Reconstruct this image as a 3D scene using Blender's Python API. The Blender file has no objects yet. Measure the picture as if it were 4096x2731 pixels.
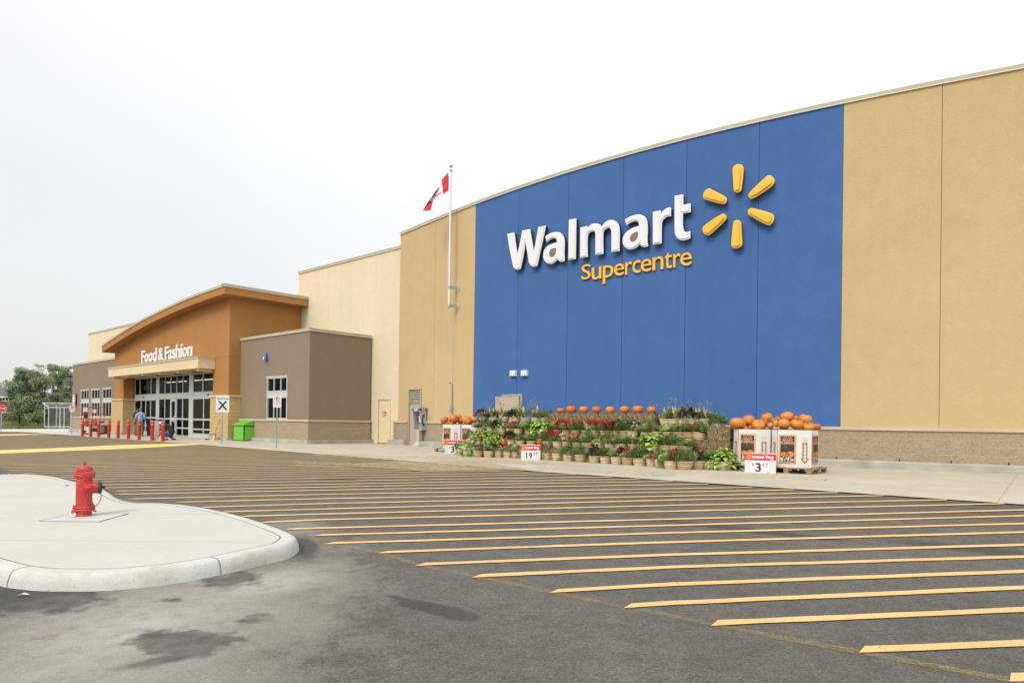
import bpy, bmesh, math, random
from math import sin, cos, pi, radians, sqrt, atan2, floor
from mathutils import Vector, Matrix

# ------------------------------------------------------------ camera, sky, sun
scn = bpy.context.scene
COL = scn.collection
F_PX, CXP, CYP, PITCH, ROLL, HC = 2731.0, 2048.0, 1678.5, .00446, .01357, 1.0816
cam = bpy.data.cameras.new("camera"); camo = bpy.data.objects.new("camera", cam); COL.objects.link(camo)
cam.lens = 24.003; cam.sensor_width = 36; cam.shift_y = (CYP-1365.5)/4096; cam.clip_start = .1; cam.clip_end = 3000
camo.location = (0, 0, HC)
camo.rotation_mode = 'QUATERNION'
camo.rotation_quaternion = (Matrix.Rotation(pi/2+PITCH, 3, 'X') @ Matrix.Rotation(ROLL, 3, 'Z')).to_quaternion()
scn.camera = camo
scn.view_settings.view_transform = 'Standard'; scn.view_settings.look = 'None'
scn.view_settings.exposure = .2; scn.view_settings.gamma = 1
scn.render.engine = 'CYCLES'
scn.cycles.max_bounces = 8; scn.cycles.transparent_max_bounces = 16

SUN_EL, SUN_AZ = radians(44), radians(214)      # azimuth clockwise from +Y
world = bpy.data.worlds.new("World"); scn.world = world; world.use_nodes = True
wt = world.node_tree; wt.nodes.clear()
def wn(t, **k):
    n = wt.nodes.new(t)
    for a, b in k.items(): setattr(n, a, b)
    return n
wo = wn('ShaderNodeOutputWorld'); wb = wn('ShaderNodeBackground'); wb2 = wn('ShaderNodeBackground'); wadd = wn('ShaderNodeAddShader')
sky = wn('ShaderNodeTexSky'); sky.sky_type = 'NISHITA'; sky.sun_disc = False
sky.sun_elevation = SUN_EL; sky.sun_rotation = SUN_AZ
sky.dust_density = 5; sky.ozone_density = .4
wb.inputs[1].default_value = .05
tc = wn('ShaderNodeTexCoord'); dp = wn('ShaderNodeVectorMath', operation='DOT_PRODUCT'); dp.inputs[1].default_value = (.38, 0, 1.0)
nz = wn('ShaderNodeTexNoise'); nz.inputs['Scale'].default_value = 1.6; nz.inputs['Detail'].default_value = 4
ad = wn('ShaderNodeMath', operation='MULTIPLY_ADD'); ad.inputs[1].default_value = .38
cr = wn('ShaderNodeValToRGB')
for k_, (p_, c_) in enumerate(((.10, (.635, .635, .622)), (.30, (.655, .65, .632)), (.45, (.76, .75, .73)), (.72, (.99, .985, .965)))):
    el = cr.color_ramp.elements[k_] if k_ < 2 else cr.color_ramp.elements.new(p_)
    el.position = p_; el.color = (*c_, 1)
L = wt.links.new
of = wn('ShaderNodeMath', operation='ADD'); of.inputs[1].default_value = .02
L(tc.outputs['Generated'], dp.inputs[0]); L(tc.outputs['Generated'], nz.inputs['Vector'])
L(nz.outputs[0], ad.inputs[0]); L(dp.outputs['Value'], of.inputs[0]); L(of.outputs[0], ad.inputs[2])
L(ad.outputs[0], cr.inputs[0]); L(cr.outputs[0], wb2.inputs[0]); wb2.inputs[1].default_value = 1.0
L(sky.outputs[0], wb.inputs[0]); L(wb.outputs[0], wadd.inputs[0]); L(wb2.outputs[0], wadd.inputs[1]); L(wadd.outputs[0], wo.inputs[0])
sl = bpy.data.lights.new("sun", 'SUN'); sl.energy = 1.3; sl.angle = radians(22); sl.color = (1, .96, .9)
so = bpy.data.objects.new("sun", sl); COL.objects.link(so)
sd = Vector((sin(SUN_AZ)*cos(SUN_EL), cos(SUN_AZ)*cos(SUN_EL), sin(SUN_EL)))
so.rotation_euler = sd.to_track_quat('Z', 'Y').to_euler()

# ------------------------------------------------------------ geometry helpers
def ray(x, y):
    a, b = x-CXP, y-CYP
    cr_, sr_ = cos(ROLL), sin(ROLL)
    xx, yy = a*cr_+b*sr_, -a*sr_+b*cr_
    d = (xx/F_PX, 1, -yy/F_PX); c, s = cos(PITCH), sin(PITCH)
    return Vector((d[0], d[1]*c-d[2]*s, d[1]*s+d[2]*c))
EA = Vector((.87, 15.25)); NR = Vector((-.62, -.785)).normalized(); EL = Vector((-.704, .711)).normalized(); NL = Vector((-EL.y, EL.x))
if NL.y > 0: NL = -NL
def lerp(a, b, t): return a+(b-a)*t
def pw(tab, s):
    if s <= tab[0][0]: return tab[0][1]
    for (a, va), (b, vb) in zip(tab, tab[1:]):
        if s <= b: return lerp(va, vb, (s-a)/(b-a))
    return tab[-1][1]
def gz(x, y):
    p = Vector((x, y))-EA; t = max(p.dot(NR), p.dot(NL)); s = p.dot(EL)
    ze = pw([(0, -.02), (22, -.07), (41, -.17), (62, -.25)], s)
    if t > 0: return ze-.0278*min(t, 26)
    zi = pw([(0, -.015), (10, -.03), (40, -.05), (60, -.25)], s)
    return lerp(ze, zi, min(1, -t/3))
def ong(px, py, dz=0):
    d = ray(px, py); z = -.1
    for _ in range(40):
        t = (z+dz-HC)/d.z
        if t <= 0 or t > 600: t = 600
        x, y = t*d.x, t*d.y; z = lerp(z, gz(x, y), .7)
    return Vector((x, y, gz(x, y)+dz))
def onz(px, py, z):
    d = ray(px, py); return d*((z-HC)/d.z)+Vector((0, 0, HC))
def atD(px, py, D):
    d = ray(px, py); return d*(D/d.y)+Vector((0, 0, HC))
TH = radians(42.0); U = Vector((cos(TH), -sin(TH))); N = Vector((-sin(TH), -cos(TH)))
CB = Vector((-9.036, 30.34))*1.045
def bw(u, w, z): p = CB+U*u+N*w; return Vector((p.x, p.y, z))
def onw(px, py, w):
    d = ray(px, py); t = (w+CB.dot(N))/(d.xy.dot(N)); P = d.xy*t; return ((P-CB).dot(U), HC+t*d.z)
def uvec(px, py, u):
    d = ray(px, py); t = (u+CB.dot(U))/(d.xy.dot(U)); P = d.xy*t; return ((P-CB).dot(N), HC+t*d.z)

class MB:
    def __init__(s): s.v = []; s.f = []; s.m = []; s.uv = []; s.sm = []
    def add(s, vs, fs, m=0, uvs=None, smooth=False):
        o = len(s.v); s.v += [tuple(p) for p in vs]
        for i, f in enumerate(fs):
            s.f.append([o+k for k in f]); s.m.append(m); s.uv.append(uvs[i] if uvs else None); s.sm.append(smooth)
        return s
    def box(s, x0, x1, y0, y1, z0, z1, T=None, m=0):
        vs = [(x, y, z) for z in (z0, z1) for y in (y0, y1) for x in (x0, x1)]
        if T: vs = [T(*p) for p in vs]
        return s.add(vs, [(0, 2, 3, 1), (4, 5, 7, 6), (0, 1, 5, 4), (2, 6, 7, 3), (0, 4, 6, 2), (1, 3, 7, 5)], m)
    def prism(s, pts, d, m=0, ms=None):
        """pts: list of 3D points of a planar outline, d: extrusion vector"""
        n = len(pts); a = [Vector(p) for p in pts]; b = [p+Vector(d) for p in a]
        s.add(a+b, [tuple(range(n))[::-1], tuple(range(n, 2*n))], m)
        s.add(a+b, [(i, (i+1) % n, n+(i+1) % n, n+i) for i in range(n)], m if ms is None else ms)
        return s
    def tube(s, pts, r, n=8, m=0, caps=True, smooth=True):
        pts = [Vector(p) for p in pts]; R = r if isinstance(r, (list, tuple)) else [r]*len(pts)
        vs = []; prev = None
        for i, p in enumerate(pts):
            d = (pts[min(i+1, len(pts)-1)]-pts[max(i-1, 0)]).normalized()
            if prev is None:
                a = d.orthogonal().normalized()
            else:
                a = (prev-d*prev.dot(d)); a = a.normalized() if a.length > 1e-6 else d.orthogonal().normalized()
            prev = a; b = d.cross(a)
            for k in range(n):
                t = 2*pi*k/n; vs.append(p+(a*cos(t)+b*sin(t))*R[i])
        fs = [(i*n+k, i*n+(k+1) % n, (i+1)*n+(k+1) % n, (i+1)*n+k) for i in range(len(pts)-1) for k in range(n)]
        s.add(vs, fs, m, smooth=smooth)
        if caps:
            l = (len(pts)-1)*n
            s.add(vs[:n], [tuple(range(n))[::-1]], m); s.add(vs[l:], [tuple(range(n))], m)
        return s
    def lathe(s, prof, n=20, m=0, T=None, rmod=None, smooth=True, c=(0, 0, 0)):
        vs = []; uvs = []
        for (r, z) in prof:
            for k in range(n):
                t = 2*pi*k/n; q = r*(rmod(t, z) if rmod else 1)
                p = (c[0]+q*cos(t), c[1]+q*sin(t), c[2]+z); vs.append(T(*p) if T else p)
        fs = []
        for i in range(len(prof)-1):
            for k in range(n):
                fs.append((i*n+k, i*n+(k+1) % n, (i+1)*n+(k+1) % n, (i+1)*n+k))
                a, b = k/n, (k+1)/n; uvs.append([(a, prof[i][1]), (b, prof[i][1]), (b, prof[i+1][1]), (a, prof[i+1][1])])
        s.add(vs, fs, m, uvs, smooth)
        if prof[0][0] > 1e-4: s.add(vs[:n], [tuple(range(n))[::-1]], m)
        if prof[-1][0] > 1e-4: s.add(vs[-n:], [tuple(range(n))], m)
        return s
    def sphere(s, c, r, n=10, m=0, sc=(1, 1, 1), T=None):
        prof = [(max(1e-5, r*sin(pi*i/n)), -r*cos(pi*i/n)) for i in range(n+1)]
        f = lambda x, y, z: (T or (lambda *a: a))(c[0]+x*sc[0], c[1]+y*sc[1], c[2]+z*sc[2])
        return s.lathe(prof, n+4, m, T=f)
    def leaf(s, b, d, up, Ln, W, fold=.25, m=0, droop=0.):
        b = Vector(b); d = Vector(d).normalized(); sd_ = d.cross(Vector(up))
        if sd_.length < 1e-3: sd_ = d.orthogonal()
        sd_.normalize(); nn = sd_.cross(d)
        mid = b+d*Ln*.5; tip = b+d*Ln-Vector((0, 0, droop*Ln))
        s.add([b, mid+sd_*W*.5+nn*W*fold, tip, mid-sd_*W*.5+nn*W*fold], [(0, 1, 2), (0, 2, 3)], m)
        return s

OFF = {}
def mk(name, mb, mats, parent=None, local=False, fix=False):
    off = Vector((0, 0, 0))
    if parent is not None and not local: off = OFF.get(parent.name, Vector((0, 0, 0)))
    me = bpy.data.meshes.new(name)
    vs = mb.v if off.length == 0 else [(v[0]-off.x, v[1]-off.y, v[2]-off.z) for v in mb.v]
    me.from_pydata(vs, [], mb.f)
    for m in (mats if isinstance(mats, (list, tuple)) else [mats]): me.materials.append(m)
    me.polygons.foreach_set('material_index', mb.m); me.polygons.foreach_set('use_smooth', mb.sm)
    if any(u is not None for u in mb.uv):
        ul = me.uv_layers.new(name='uv'); k = 0
        for f, u in zip(mb.f, mb.uv):
            for j in range(len(f)):
                if u is not None: ul.data[k].uv = u[j]
                k += 1
    if fix:
        bm = bmesh.new(); bm.from_mesh(me); bmesh.ops.recalc_face_normals(bm, faces=bm.faces); bm.to_mesh(me); bm.free()
    me.update()
    o = bpy.data.objects.new(name, me); COL.objects.link(o)
    if parent is not None: o.parent = parent; OFF[o.name] = off
    return o
def tag(o, label=None, cat=None, group=None, kind=None):
    if label: o['label'] = label
    if cat: o['category'] = cat
    if group: o['group'] = group
    if kind: o['kind'] = kind
    return o
def thing(name, label, cat, loc=(0, 0, 0), rz=0, group=None):
    o = bpy.data.objects.new(name, None); COL.objects.link(o); o.location = loc; o.rotation_euler = (0, 0, rz)
    o.empty_display_size = .2; OFF[o.name] = Vector(loc)
    return tag(o, label, cat, group)
def copy_tree(o, parent=None):
    c = o.copy(); COL.objects.link(c); c.parent = parent
    for ch in list(o.children): copy_tree(ch, c)
    return c

# ------------------------------------------------------------ materials
MT = {}
def mat(name, col, rough=.8, bump=None, var=None, metal=0, spec=.5, coord='Object', bdist=.01, coat=0):
    """bump=(scale, strength); var=(scale, amount)"""
    if name in MT: return MT[name]
    m = bpy.data.materials.new(name); m.use_nodes = True; nt = m.node_tree; p = nt.nodes['Principled BSDF']
    p.inputs['Base Color'].default_value = (*col, 1); p.inputs['Roughness'].default_value = rough; p.inputs['Metallic'].default_value = metal
    p.inputs['Specular IOR Level'].default_value = spec
    if coat: p.inputs['Coat Weight'].default_value = coat
    if bump or var:
        t = nt.nodes.new('ShaderNodeTexCoord')
    if var:
        n = nt.nodes.new('ShaderNodeTexNoise'); n.inputs['Scale'].default_value = var[0]; n.inputs['Detail'].default_value = 6
        r = nt.nodes.new('ShaderNodeMapRange'); r.inputs[1].default_value = .3; r.inputs[2].default_value = .7
        r.inputs[3].default_value = 1-var[1]; r.inputs[4].default_value = 1+var[1]
        x = nt.nodes.new('ShaderNodeVectorMath'); x.operation = 'SCALE'; x.inputs[0].default_value = col
        nt.links.new(t.outputs[coord], n.inputs['Vector']); nt.links.new(n.outputs[0], r.inputs[0])
        nt.links.new(r.outputs[0], x.inputs['Scale']); nt.links.new(x.outputs[0], p.inputs['Base Color'])
    if bump:
        n = nt.nodes.new('ShaderNodeTexNoise'); n.inputs['Scale'].default_value = bump[0]; n.inputs['Detail'].default_value = 5
        b = nt.nodes.new('ShaderNodeBump'); b.inputs['Strength'].default_value = bump[1]; b.inputs['Distance'].default_value = bdist
        nt.links.new(t.outputs[coord], n.inputs['Vector']); nt.links.new(n.outputs[0], b.inputs['Height']); nt.links.new(b.outputs[0], p.inputs['Normal'])
    MT[name] = m; return m
def emis(name, col, s):
    m = bpy.data.materials.new(name); m.use_nodes = True; p = m.node_tree.nodes['Principled BSDF']
    p.inputs['Base Color'].default_value = (*col, 1); p.inputs['Emission Color'].default_value = (*col, 1); p.inputs['Emission Strength'].default_value = s
    return m
class NT:
    def __init__(s, m): s.t = m.node_tree
    def n(s, ty, ins=None, **k):
        x = s.t.nodes.new(ty)
        for a, b in k.items(): setattr(x, a, b)
        for a, b in (ins or {}).items():
            if hasattr(b, 'is_output') : s.t.links.new(b, x.inputs[a])
            else: x.inputs[a].default_value = b
        return x
    def math(s, op, a, b=0., c=0.): return s.n('ShaderNodeMath', {0: a, 1: b, 2: c}, operation=op).outputs[0]
    def noise(s, v, sc, det=5, rough=.5): return s.n('ShaderNodeTexNoise', {'Vector': v, 'Scale': sc, 'Detail': float(det), 'Roughness': rough}).outputs[0]
    def rng(s, v, a, b, c, d): return s.n('ShaderNodeMapRange', {0: v, 1: a, 2: b, 3: c, 4: d}).outputs[0]
    def mix(s, f, a, b): return s.n('ShaderNodeMix', {0: f, 6: a, 7: b}, data_type='RGBA').outputs[2]
    def link(s, a, b): s.t.links.new(a, b)
def newmat(name, rough=.85):
    m = bpy.data.materials.new(name); m.use_nodes = True; MT[name] = m
    p = m.node_tree.nodes['Principled BSDF']; p.inputs['Roughness'].default_value = rough
    return m, NT(m), p
def c4(*c): return (*c, 1.)

def stucco(name, col, streak=.035):
    m, t, p = newmat(name, .95); p.inputs['Specular IOR Level'].default_value = .2
    g = t.n('ShaderNodeNewGeometry').outputs['Position']
    big = t.noise(g, .55, 5, .6); st = t.noise(t.n('ShaderNodeVectorMath', {0: g, 1: (3., 3., .16)}, operation='MULTIPLY').outputs[0], 1.2, 5)
    fine = t.noise(g, 38., 5, .7)
    a = t.math('ADD', t.rng(big, .3, .7, 1-streak, 1+streak), t.rng(st, .3, .7, -streak*.3, streak*.3))
    a = t.math('ADD', a, t.rng(fine, .3, .7, -.05, .05)); a = t.math('ADD', a, t.rng(t.n('ShaderNodeNewGeometry').outputs['Random Per Island'], 0., 1., -.018, .018)); a = t.math('ADD', a, t.rng(t.noise(g, 2.6, 6, .65), .35, .65, -.025, .025))
    c = t.n('ShaderNodeVectorMath', {0: col, 'Scale': a}, operation='SCALE').outputs[0]
    t.link(c, p.inputs['Base Color'])
    b = t.n('ShaderNodeBump', {'Strength': 1., 'Distance': .012, 'Height': fine}); t.link(b.outputs[0], p.inputs['Normal'])
    return m
def lerp_(a, b, t): return a+(b-a)*t
def blockmat(name, col, mortar, joint=.010):
    m, t, p = newmat(name, .97); p.inputs['Specular IOR Level'].default_value = .15
    uv = t.n('ShaderNodeTexCoord').outputs['UV']; g = t.n('ShaderNodeNewGeometry').outputs['Position']
    br = t.n('ShaderNodeTexBrick', {'Vector': uv, 'Color1': c4(*col), 'Color2': c4(*[x*.93 for x in col]), 'Mortar': c4(*[lerp_(a, b, .35) for a, b in zip(col, mortar)]), 'Scale': 1., 'Mortar Size': joint, 'Mortar Smooth': .1, 'Brick Width': .4, 'Row Height': .2})
    rk = t.noise(g, 13., 6, .62); r2 = t.noise(g, 40., 3, .6)
    v = t.rng(rk, .3, .7, .86, 1.12)
    sx_ = t.n('ShaderNodeSeparateXYZ', {0: uv}).outputs[1]; bed = t.rng(t.math('ABSOLUTE', t.math('SUBTRACT', t.math('FRACT', t.math('ADD', t.math('MULTIPLY', sx_, 5.), .5)), .5)), .0, .035, 1., 0.)
    cc = t.n('ShaderNodeVectorMath', {0: t.mix(t.math('MULTIPLY', bed, .8), br.outputs[0], c4(*mortar)), 'Scale': v}, operation='SCALE').outputs[0]; t.link(cc, p.inputs['Base Color'])
    h = t.math('MULTIPLY', t.math('ADD', rk, t.math('MULTIPLY', r2, .3)), t.math('SUBTRACT', 1., br.outputs[1]))
    b = t.n('ShaderNodeBump', {'Strength': 1., 'Distance': .05, 'Height': h}); t.link(b.outputs[0], p.inputs['Normal'])
    return m
M_tan = stucco('tan_stucco', (.505, .388, .208)); M_blue = stucco('blue_stucco', (.060, .140, .345), .04)
M_cream = stucco('cream_panel', (.66, .59, .425), .02); M_brown = stucco('brown_stucco', (.235, .187, .140))
M_orange = stucco('orange_stucco', (.385, .190, .068)); M_canopy = stucco('canopy_cream', (.66, .56, .36), .03)
M_groove = {}
def groove(c): return mat('groove_%d' % int(1000*sum(c)), c, .95)
M_block = blockmat('split_block', (.385, .315, .225), (.50, .42, .32)); M_yblock = blockmat('yellow_split_block', (.58, .43, .20), (.61, .47, .24))
M_ledge = mat('ledge_stone', (.52, .43, .33), .9, (30, .2), (2, .06)); M_yledge = mat('yellow_ledge', (.62, .47, .25), .9, (30, .2), (2, .06))
M_coping = mat('coping_metal', (.40, .37, .26), .5, None, (1.2, .08), .0)
M_drip = mat('drip_edge', (.72, .70, .60), .5)
M_conc = mat('footing_concrete', (.36, .355, .31), .95, (25, .35), (1.6, .22))
M_white = mat('white_paint', (.74, .75, .76), .45); M_alu = mat('aluminium', (.56, .60, .60), .42, None, (3, .04), .35)
M_black = mat('black', (.012, .012, .012), .5); M_steel = mat('galvanised', (.42, .44, .45), .5, None, (9, .1), .6)
M_red = mat('red_paint', (.52, .022, .02), .42, (60, .1), (4, .08)); M_redsign = mat('sign_red', (.55, .02, .03), .4)
M_door = mat('door_beige', (.42, .355, .275), .6, None, (2, .03)); M_cdoor = mat('door_cream', (.66, .57, .37), .6, None, (2, .03))
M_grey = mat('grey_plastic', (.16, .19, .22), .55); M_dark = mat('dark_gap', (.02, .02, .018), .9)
M_hydr = None

# asphalt with its stains
def pxell(cx, cy, ax, ay, bx, by):
    """centre and two half-axis end points in photo pixels -> ground ellipse"""
    c = ong(cx, cy); a = ong(ax, ay)-c; b = ong(bx, by)-c
    a.z = b.z = 0
    d = a.x*b.y-a.y*b.x
    # rows of the inverse of [a b]
    return c, Vector((b.y/d, -b.x/d, 0)), Vector((-a.y/d, a.x/d, 0))
def asphalt():
    m, t, p = newmat('asphalt', .9); p.inputs['Specular IOR Level'].default_value = .25
    g = t.n('ShaderNodeNewGeometry').outputs['Position']
    agg = t.noise(g, 150., 3, .8); ag2 = t.n('ShaderNodeTexVoronoi', {'Vector': g, 'Scale': 85.}).outputs['Color']
    ag2 = t.n('ShaderNodeSeparateColor', {0: ag2}).outputs[0]
    med = t.noise(g, 6., 5, .6); big = t.noise(g, .35, 5, .55)
    v = t.math('MULTIPLY', t.rng(agg, .3, .7, .45, 1.55), t.rng(med, .3, .7, .84, 1.16))
    v = t.math('MULTIPLY', v, t.rng(big, .3, .7, .86, 1.14)); v = t.math('MULTIPLY', v, t.rng(ag2, 0., 1., .72, 1.3))
    base = t.n('ShaderNodeVectorMath', {0: (.128, .121, .106), 'Scale': v}, operation='SCALE').outputs[0]
    wob = t.noise(g, 1.7, 6, .62); wob2 = t.noise(g, 7., 5, .6)
    def blob(e, soft, amp):
        c, r1, r2 = e
        q = t.n('ShaderNodeVectorMath', {0: g, 1: tuple(c)}, operation='SUBTRACT').outputs[0]
        d1 = t.n('ShaderNodeVectorMath', {0: q, 1: tuple(r1)}, operation='DOT_PRODUCT').outputs['Value']
        d2 = t.n('ShaderNodeVectorMath', {0: q, 1: tuple(r2)}, operation='DOT_PRODUCT').outputs['Value']
        r = t.math('SQRT', t.math('ADD', t.math('MULTIPLY', d1, d1), t.math('MULTIPLY', d2, d2)))
        r = t.math('ADD', r, t.rng(wob, .3, .7, -amp*1.5, amp*1.5)); r = t.math('ADD', r, t.rng(wob2, .3, .7, -amp*.9, amp*.9))
        return t.rng(r, 1-soft*.95, 1+soft*.55, 1., 0.)
    dust = t.math('MAXIMUM', blob(pxell(560, 2520, 1290, 2300, 560, 2900), 1.0, .30), blob(pxell(1080, 2330, 1420, 2270, 1050, 2420), .9, .35))
    du2 = blob(pxell(1180, 2110, 1330, 2120, 1180, 2160), .7, .3); du3 = blob(pxell(520, 2015, 700, 2035, 520, 2030), .7, .3)
    du = t.math('MAXIMUM', dust, t.math('MULTIPLY', t.math('MAXIMUM', du2, du3), .45))
    du = t.math('MULTIPLY', du, t.math('MULTIPLY', t.rng(wob2, .3, .65, .45, 1.), t.rng(wob, .3, .7, .55, 1.)))
    dcol = t.n('ShaderNodeVectorMath', {0: (.62, .59, .525), 'Scale': t.rng(agg, .3, .7, .75, 1.25)}, operation='SCALE').outputs[0]
    col = t.mix(t.math('MULTIPLY', du, .9), base, dcol)
    dk = None
    for e, s_, a_ in ((pxell(90, 2395, 420, 2380, 90, 2450), .25, .25), (pxell(740, 2565, 960, 2555, 740, 2625), .18, .28), (pxell(640, 2640, 860, 2600, 640, 2660), .5, .3),
                      (pxell(930, 2315, 1040, 2300, 930, 2350), .35, .4), (pxell(1215, 2185, 1268, 2190, 1215, 2250), .3, .25), (pxell(1740, 2435, 1930, 2473, 1735, 2460), .12, .16),
                      (pxell(1600, 2392, 1660, 2405, 1600, 2400), .3, .2), (pxell(700, 2400, 760, 2395, 700, 2420), .6, .5), (pxell(1000, 2480, 1060, 2470, 1000, 2500), .6, .5),
                      (pxell(3000, 2120, 3440, 2168, 3000, 2129), .25, .12), (pxell(3900, 2195, 4300, 2235, 3900, 2210), .4, .12), (pxell(1350, 1917, 1420, 1919, 1350, 1924), .4, .3)):
        x = blob(e, s_, a_); dk = x if dk is None else t.math('MAXIMUM', dk, x)
    col = t.mix(t.math('MULTIPLY', dk, t.rng(med, .3, .7, .50, .9)), col, c4(.056, .054, .053))
    t.link(col, p.inputs['Base Color'])
    b = t.n('ShaderNodeBump', {'Strength': .8, 'Distance': .008, 'Height': t.math('ADD', agg, ag2)}); t.link(b.outputs[0], p.inputs['Normal'])
    return m
M_asph = asphalt()
def concrete(name, col, joints=None, dirt=.10, straw=0):
    m, t, p = newmat(name, .93); p.inputs['Specular IOR Level'].default_value = .25
    g = t.n('ShaderNodeNewGeometry').outputs['Position']
    a = t.rng(t.noise(g, .9, 6, .6), .3, .7, 1-dirt, 1+dirt*.6); b = t.rng(t.noise(g, 60., 3, .6), .3, .7, .95, 1.05)
    br = t.rng(t.noise(t.n('ShaderNodeVectorMath', {0: g, 1: (4., 24., 4.)}, operation='MULTIPLY').outputs[0], 2., 4), .3, .7, .97, 1.03)
    v = t.math('MULTIPLY', t.math('MULTIPLY', a, b), br)
    c = t.n('ShaderNodeVectorMath', {0: col, 'Scale': v}, operation='SCALE').outputs[0]
    sp = t.rng(t.noise(g, 23., 2, .4), .74, .77, 0., .5)
    c = t.mix(sp, c, c4(.12, .09, .06))
    if joints:
        for (ax, org, per) in joints:
            d = t.n('ShaderNodeVectorMath', {0: g, 1: (*ax, 0)}, operation='DOT_PRODUCT').outputs['Value']
            fr = t.math('FRACT', t.math('MULTIPLY', t.math('SUBTRACT', d, org), 1/per))
            ln = t.rng(t.math('ABSOLUTE', t.math('SUBTRACT', fr, .5)), 0., .012/per, .55, 0.)
            c = t.mix(ln, c, c4(.13, .12, .10))
    t.link(c, p.inputs['Base Color'])
    bb = t.n('ShaderNodeBump', {'Strength': .3, 'Distance': .004, 'Height': t.noise(g, 90., 4, .6)}); t.link(bb.outputs[0], p.inputs['Normal'])
    return m
M_walk = concrete('pavement_concrete', (.47, .43, .345), [((-NR.y, NR.x), .9, 3.05), ((NR.x, NR.y), -11.95, 3.0)], .12)
M_isl = concrete('island_concrete', (.495, .48, .435), [((.06, .998), .55, 1.72)], .04)
M_kerb = concrete('kerb_concrete', (.53, .54, .515), None, .09)
def kerb_stains():
    m = M_kerb; t = NT(m); p = m.node_tree.nodes['Principled BSDF']; old = p.inputs['Base Color'].links[0].from_socket; g = t.n('ShaderNodeNewGeometry').outputs['Position']; wob = t.noise(g, 9., 5, .65); col = old
    for e, cc, k in ((pxell(985, 2290, 1110, 2245, 985, 2318), (.42, .385, .30), .85), (pxell(640, 2335, 720, 2322, 640, 2350), (.42, .38, .29), .7), (pxell(240, 2350, 300, 2350, 240, 2368), (.44, .43, .37), .6), (pxell(1185, 2200, 1200, 2180, 1170, 2225), (.42, .40, .34), .7), (pxell(1015, 2215, 1026, 2213, 1018, 2235), (.30, .31, .30), .5)):
        c, r1, r2 = e; q = t.n('ShaderNodeVectorMath', {0: g, 1: tuple(c)}, operation='SUBTRACT').outputs[0]
        d1 = t.n('ShaderNodeVectorMath', {0: q, 1: tuple(r1)}, operation='DOT_PRODUCT').outputs['Value']; d2 = t.n('ShaderNodeVectorMath', {0: q, 1: tuple(r2)}, operation='DOT_PRODUCT').outputs['Value']
        r = t.math('ADD', t.math('SQRT', t.math('ADD', t.math('MULTIPLY', d1, d1), t.math('MULTIPLY', d2, d2))), t.rng(wob, .3, .7, -.5, .5)); col = t.mix(t.math('MULTIPLY', t.rng(r, .6, 1.1, 1., 0.), t.math('MULTIPLY', t.rng(wob, .35, .65, .5, 1.1), k)), col, c4(*cc))
    dn = t.noise(g, 3.2, 6, .68); col = t.mix(t.rng(dn, .52, .68, 0., .55), col, c4(.40, .375, .31)); d2 = t.noise(g, 34., 4, .6); col = t.mix(t.rng(d2, .64, .70, 0., .6), col, c4(.26, .24, .19))
    t.link(col, p.inputs['Base Color'])
    t.link(t.n('ShaderNodeBump', {'Strength': .9, 'Distance': .012, 'Height': t.math('ADD', dn, t.math('MULTIPLY', t.noise(g, 45., 4, .65), .6))}).outputs[0], p.inputs['Normal'])
kerb_stains()
M_paint = None
def paintmat():
    m, t, p = newmat('yellow_road_paint', .8); g = t.n('ShaderNodeNewGeometry').outputs['Position']
    a = t.noise(g, 4., 5, .6); b = t.noise(g, 110., 3, .7); c = t.noise(g, .8, 4, .6)
    col = t.n('ShaderNodeVectorMath', {0: (.76, .50, .20), 'Scale': t.math('ADD', t.rng(a, .3, .7, .86, 1.08), t.rng(c, .3, .7, -.12, .06))}, operation='SCALE').outputs[0]
    w = t.math('ADD', b, t.math('MULTIPLY', a, .35)); col = t.mix(t.rng(w, .72, .82, 0., .8), col, c4(.16, .14, .10)); col = t.mix(t.rng(c, .55, .75, 0., .18), col, c4(.25, .22, .16))
    t.link(col, p.inputs['Base Color']); return m
M_paint = paintmat(); M_faint = None
def faintmat():
    m, t, p = newmat('faint_yellow_overspray', .9); nt = m.node_tree; g = t.n('ShaderNodeNewGeometry').outputs['Position']; p.inputs['Base Color'].default_value = (.34, .26, .11, 1)
    f = t.math('MULTIPLY', t.rng(t.noise(g, 90., 3, .7), .40, .66, 0., .9), t.rng(t.noise(g, 1.3, 4, .6), .35, .6, .45, 1.)); mx = t.n('ShaderNodeMixShader', {0: f, 1: t.n('ShaderNodeBsdfTransparent').outputs[0], 2: p.outputs[0]}); t.link(mx.outputs[0], nt.nodes['Material Output'].inputs[0])
    return m
M_faint = faintmat()

# ------------------------------------------------------------ ground
def ground():
    def lines(lo, hi, a, b, st):
        r = []; x = a
        while x <= b: r.append(x); x += st
        k = st
        x = b
        while x < hi: k *= 1.5; x += k; r.append(x)
        k = st; x = a
        while x > lo: k *= 1.5; x -= k; r.insert(0, x)
        return r
    xs = lines(-900, 900, -45, 30, 1.5); ys = lines(-200, 1400, -6, 75, 1.5)
    mb = MB(); mb.v = [(x, y, gz(x, y)) for y in ys for x in xs]; n = len(xs)
    for j in range(len(ys)-1):
        for i in range(n-1):
            mb.f.append((j*n+i, j*n+i+1, (j+1)*n+i+1, (j+1)*n+i)); mb.m.append(0); mb.uv.append(None); mb.sm.append(True)
    tag(mk('ground', mb, M_asph), kind='structure')
ground()
IN = Vector((.66, .75)).normalized()
def edge_pt(s):
    if s >= 0: return EA+EL*s
    e = Vector((NR.y, -NR.x)); e = e if e.x < 0 else -e
    return EA+e*s
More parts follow.
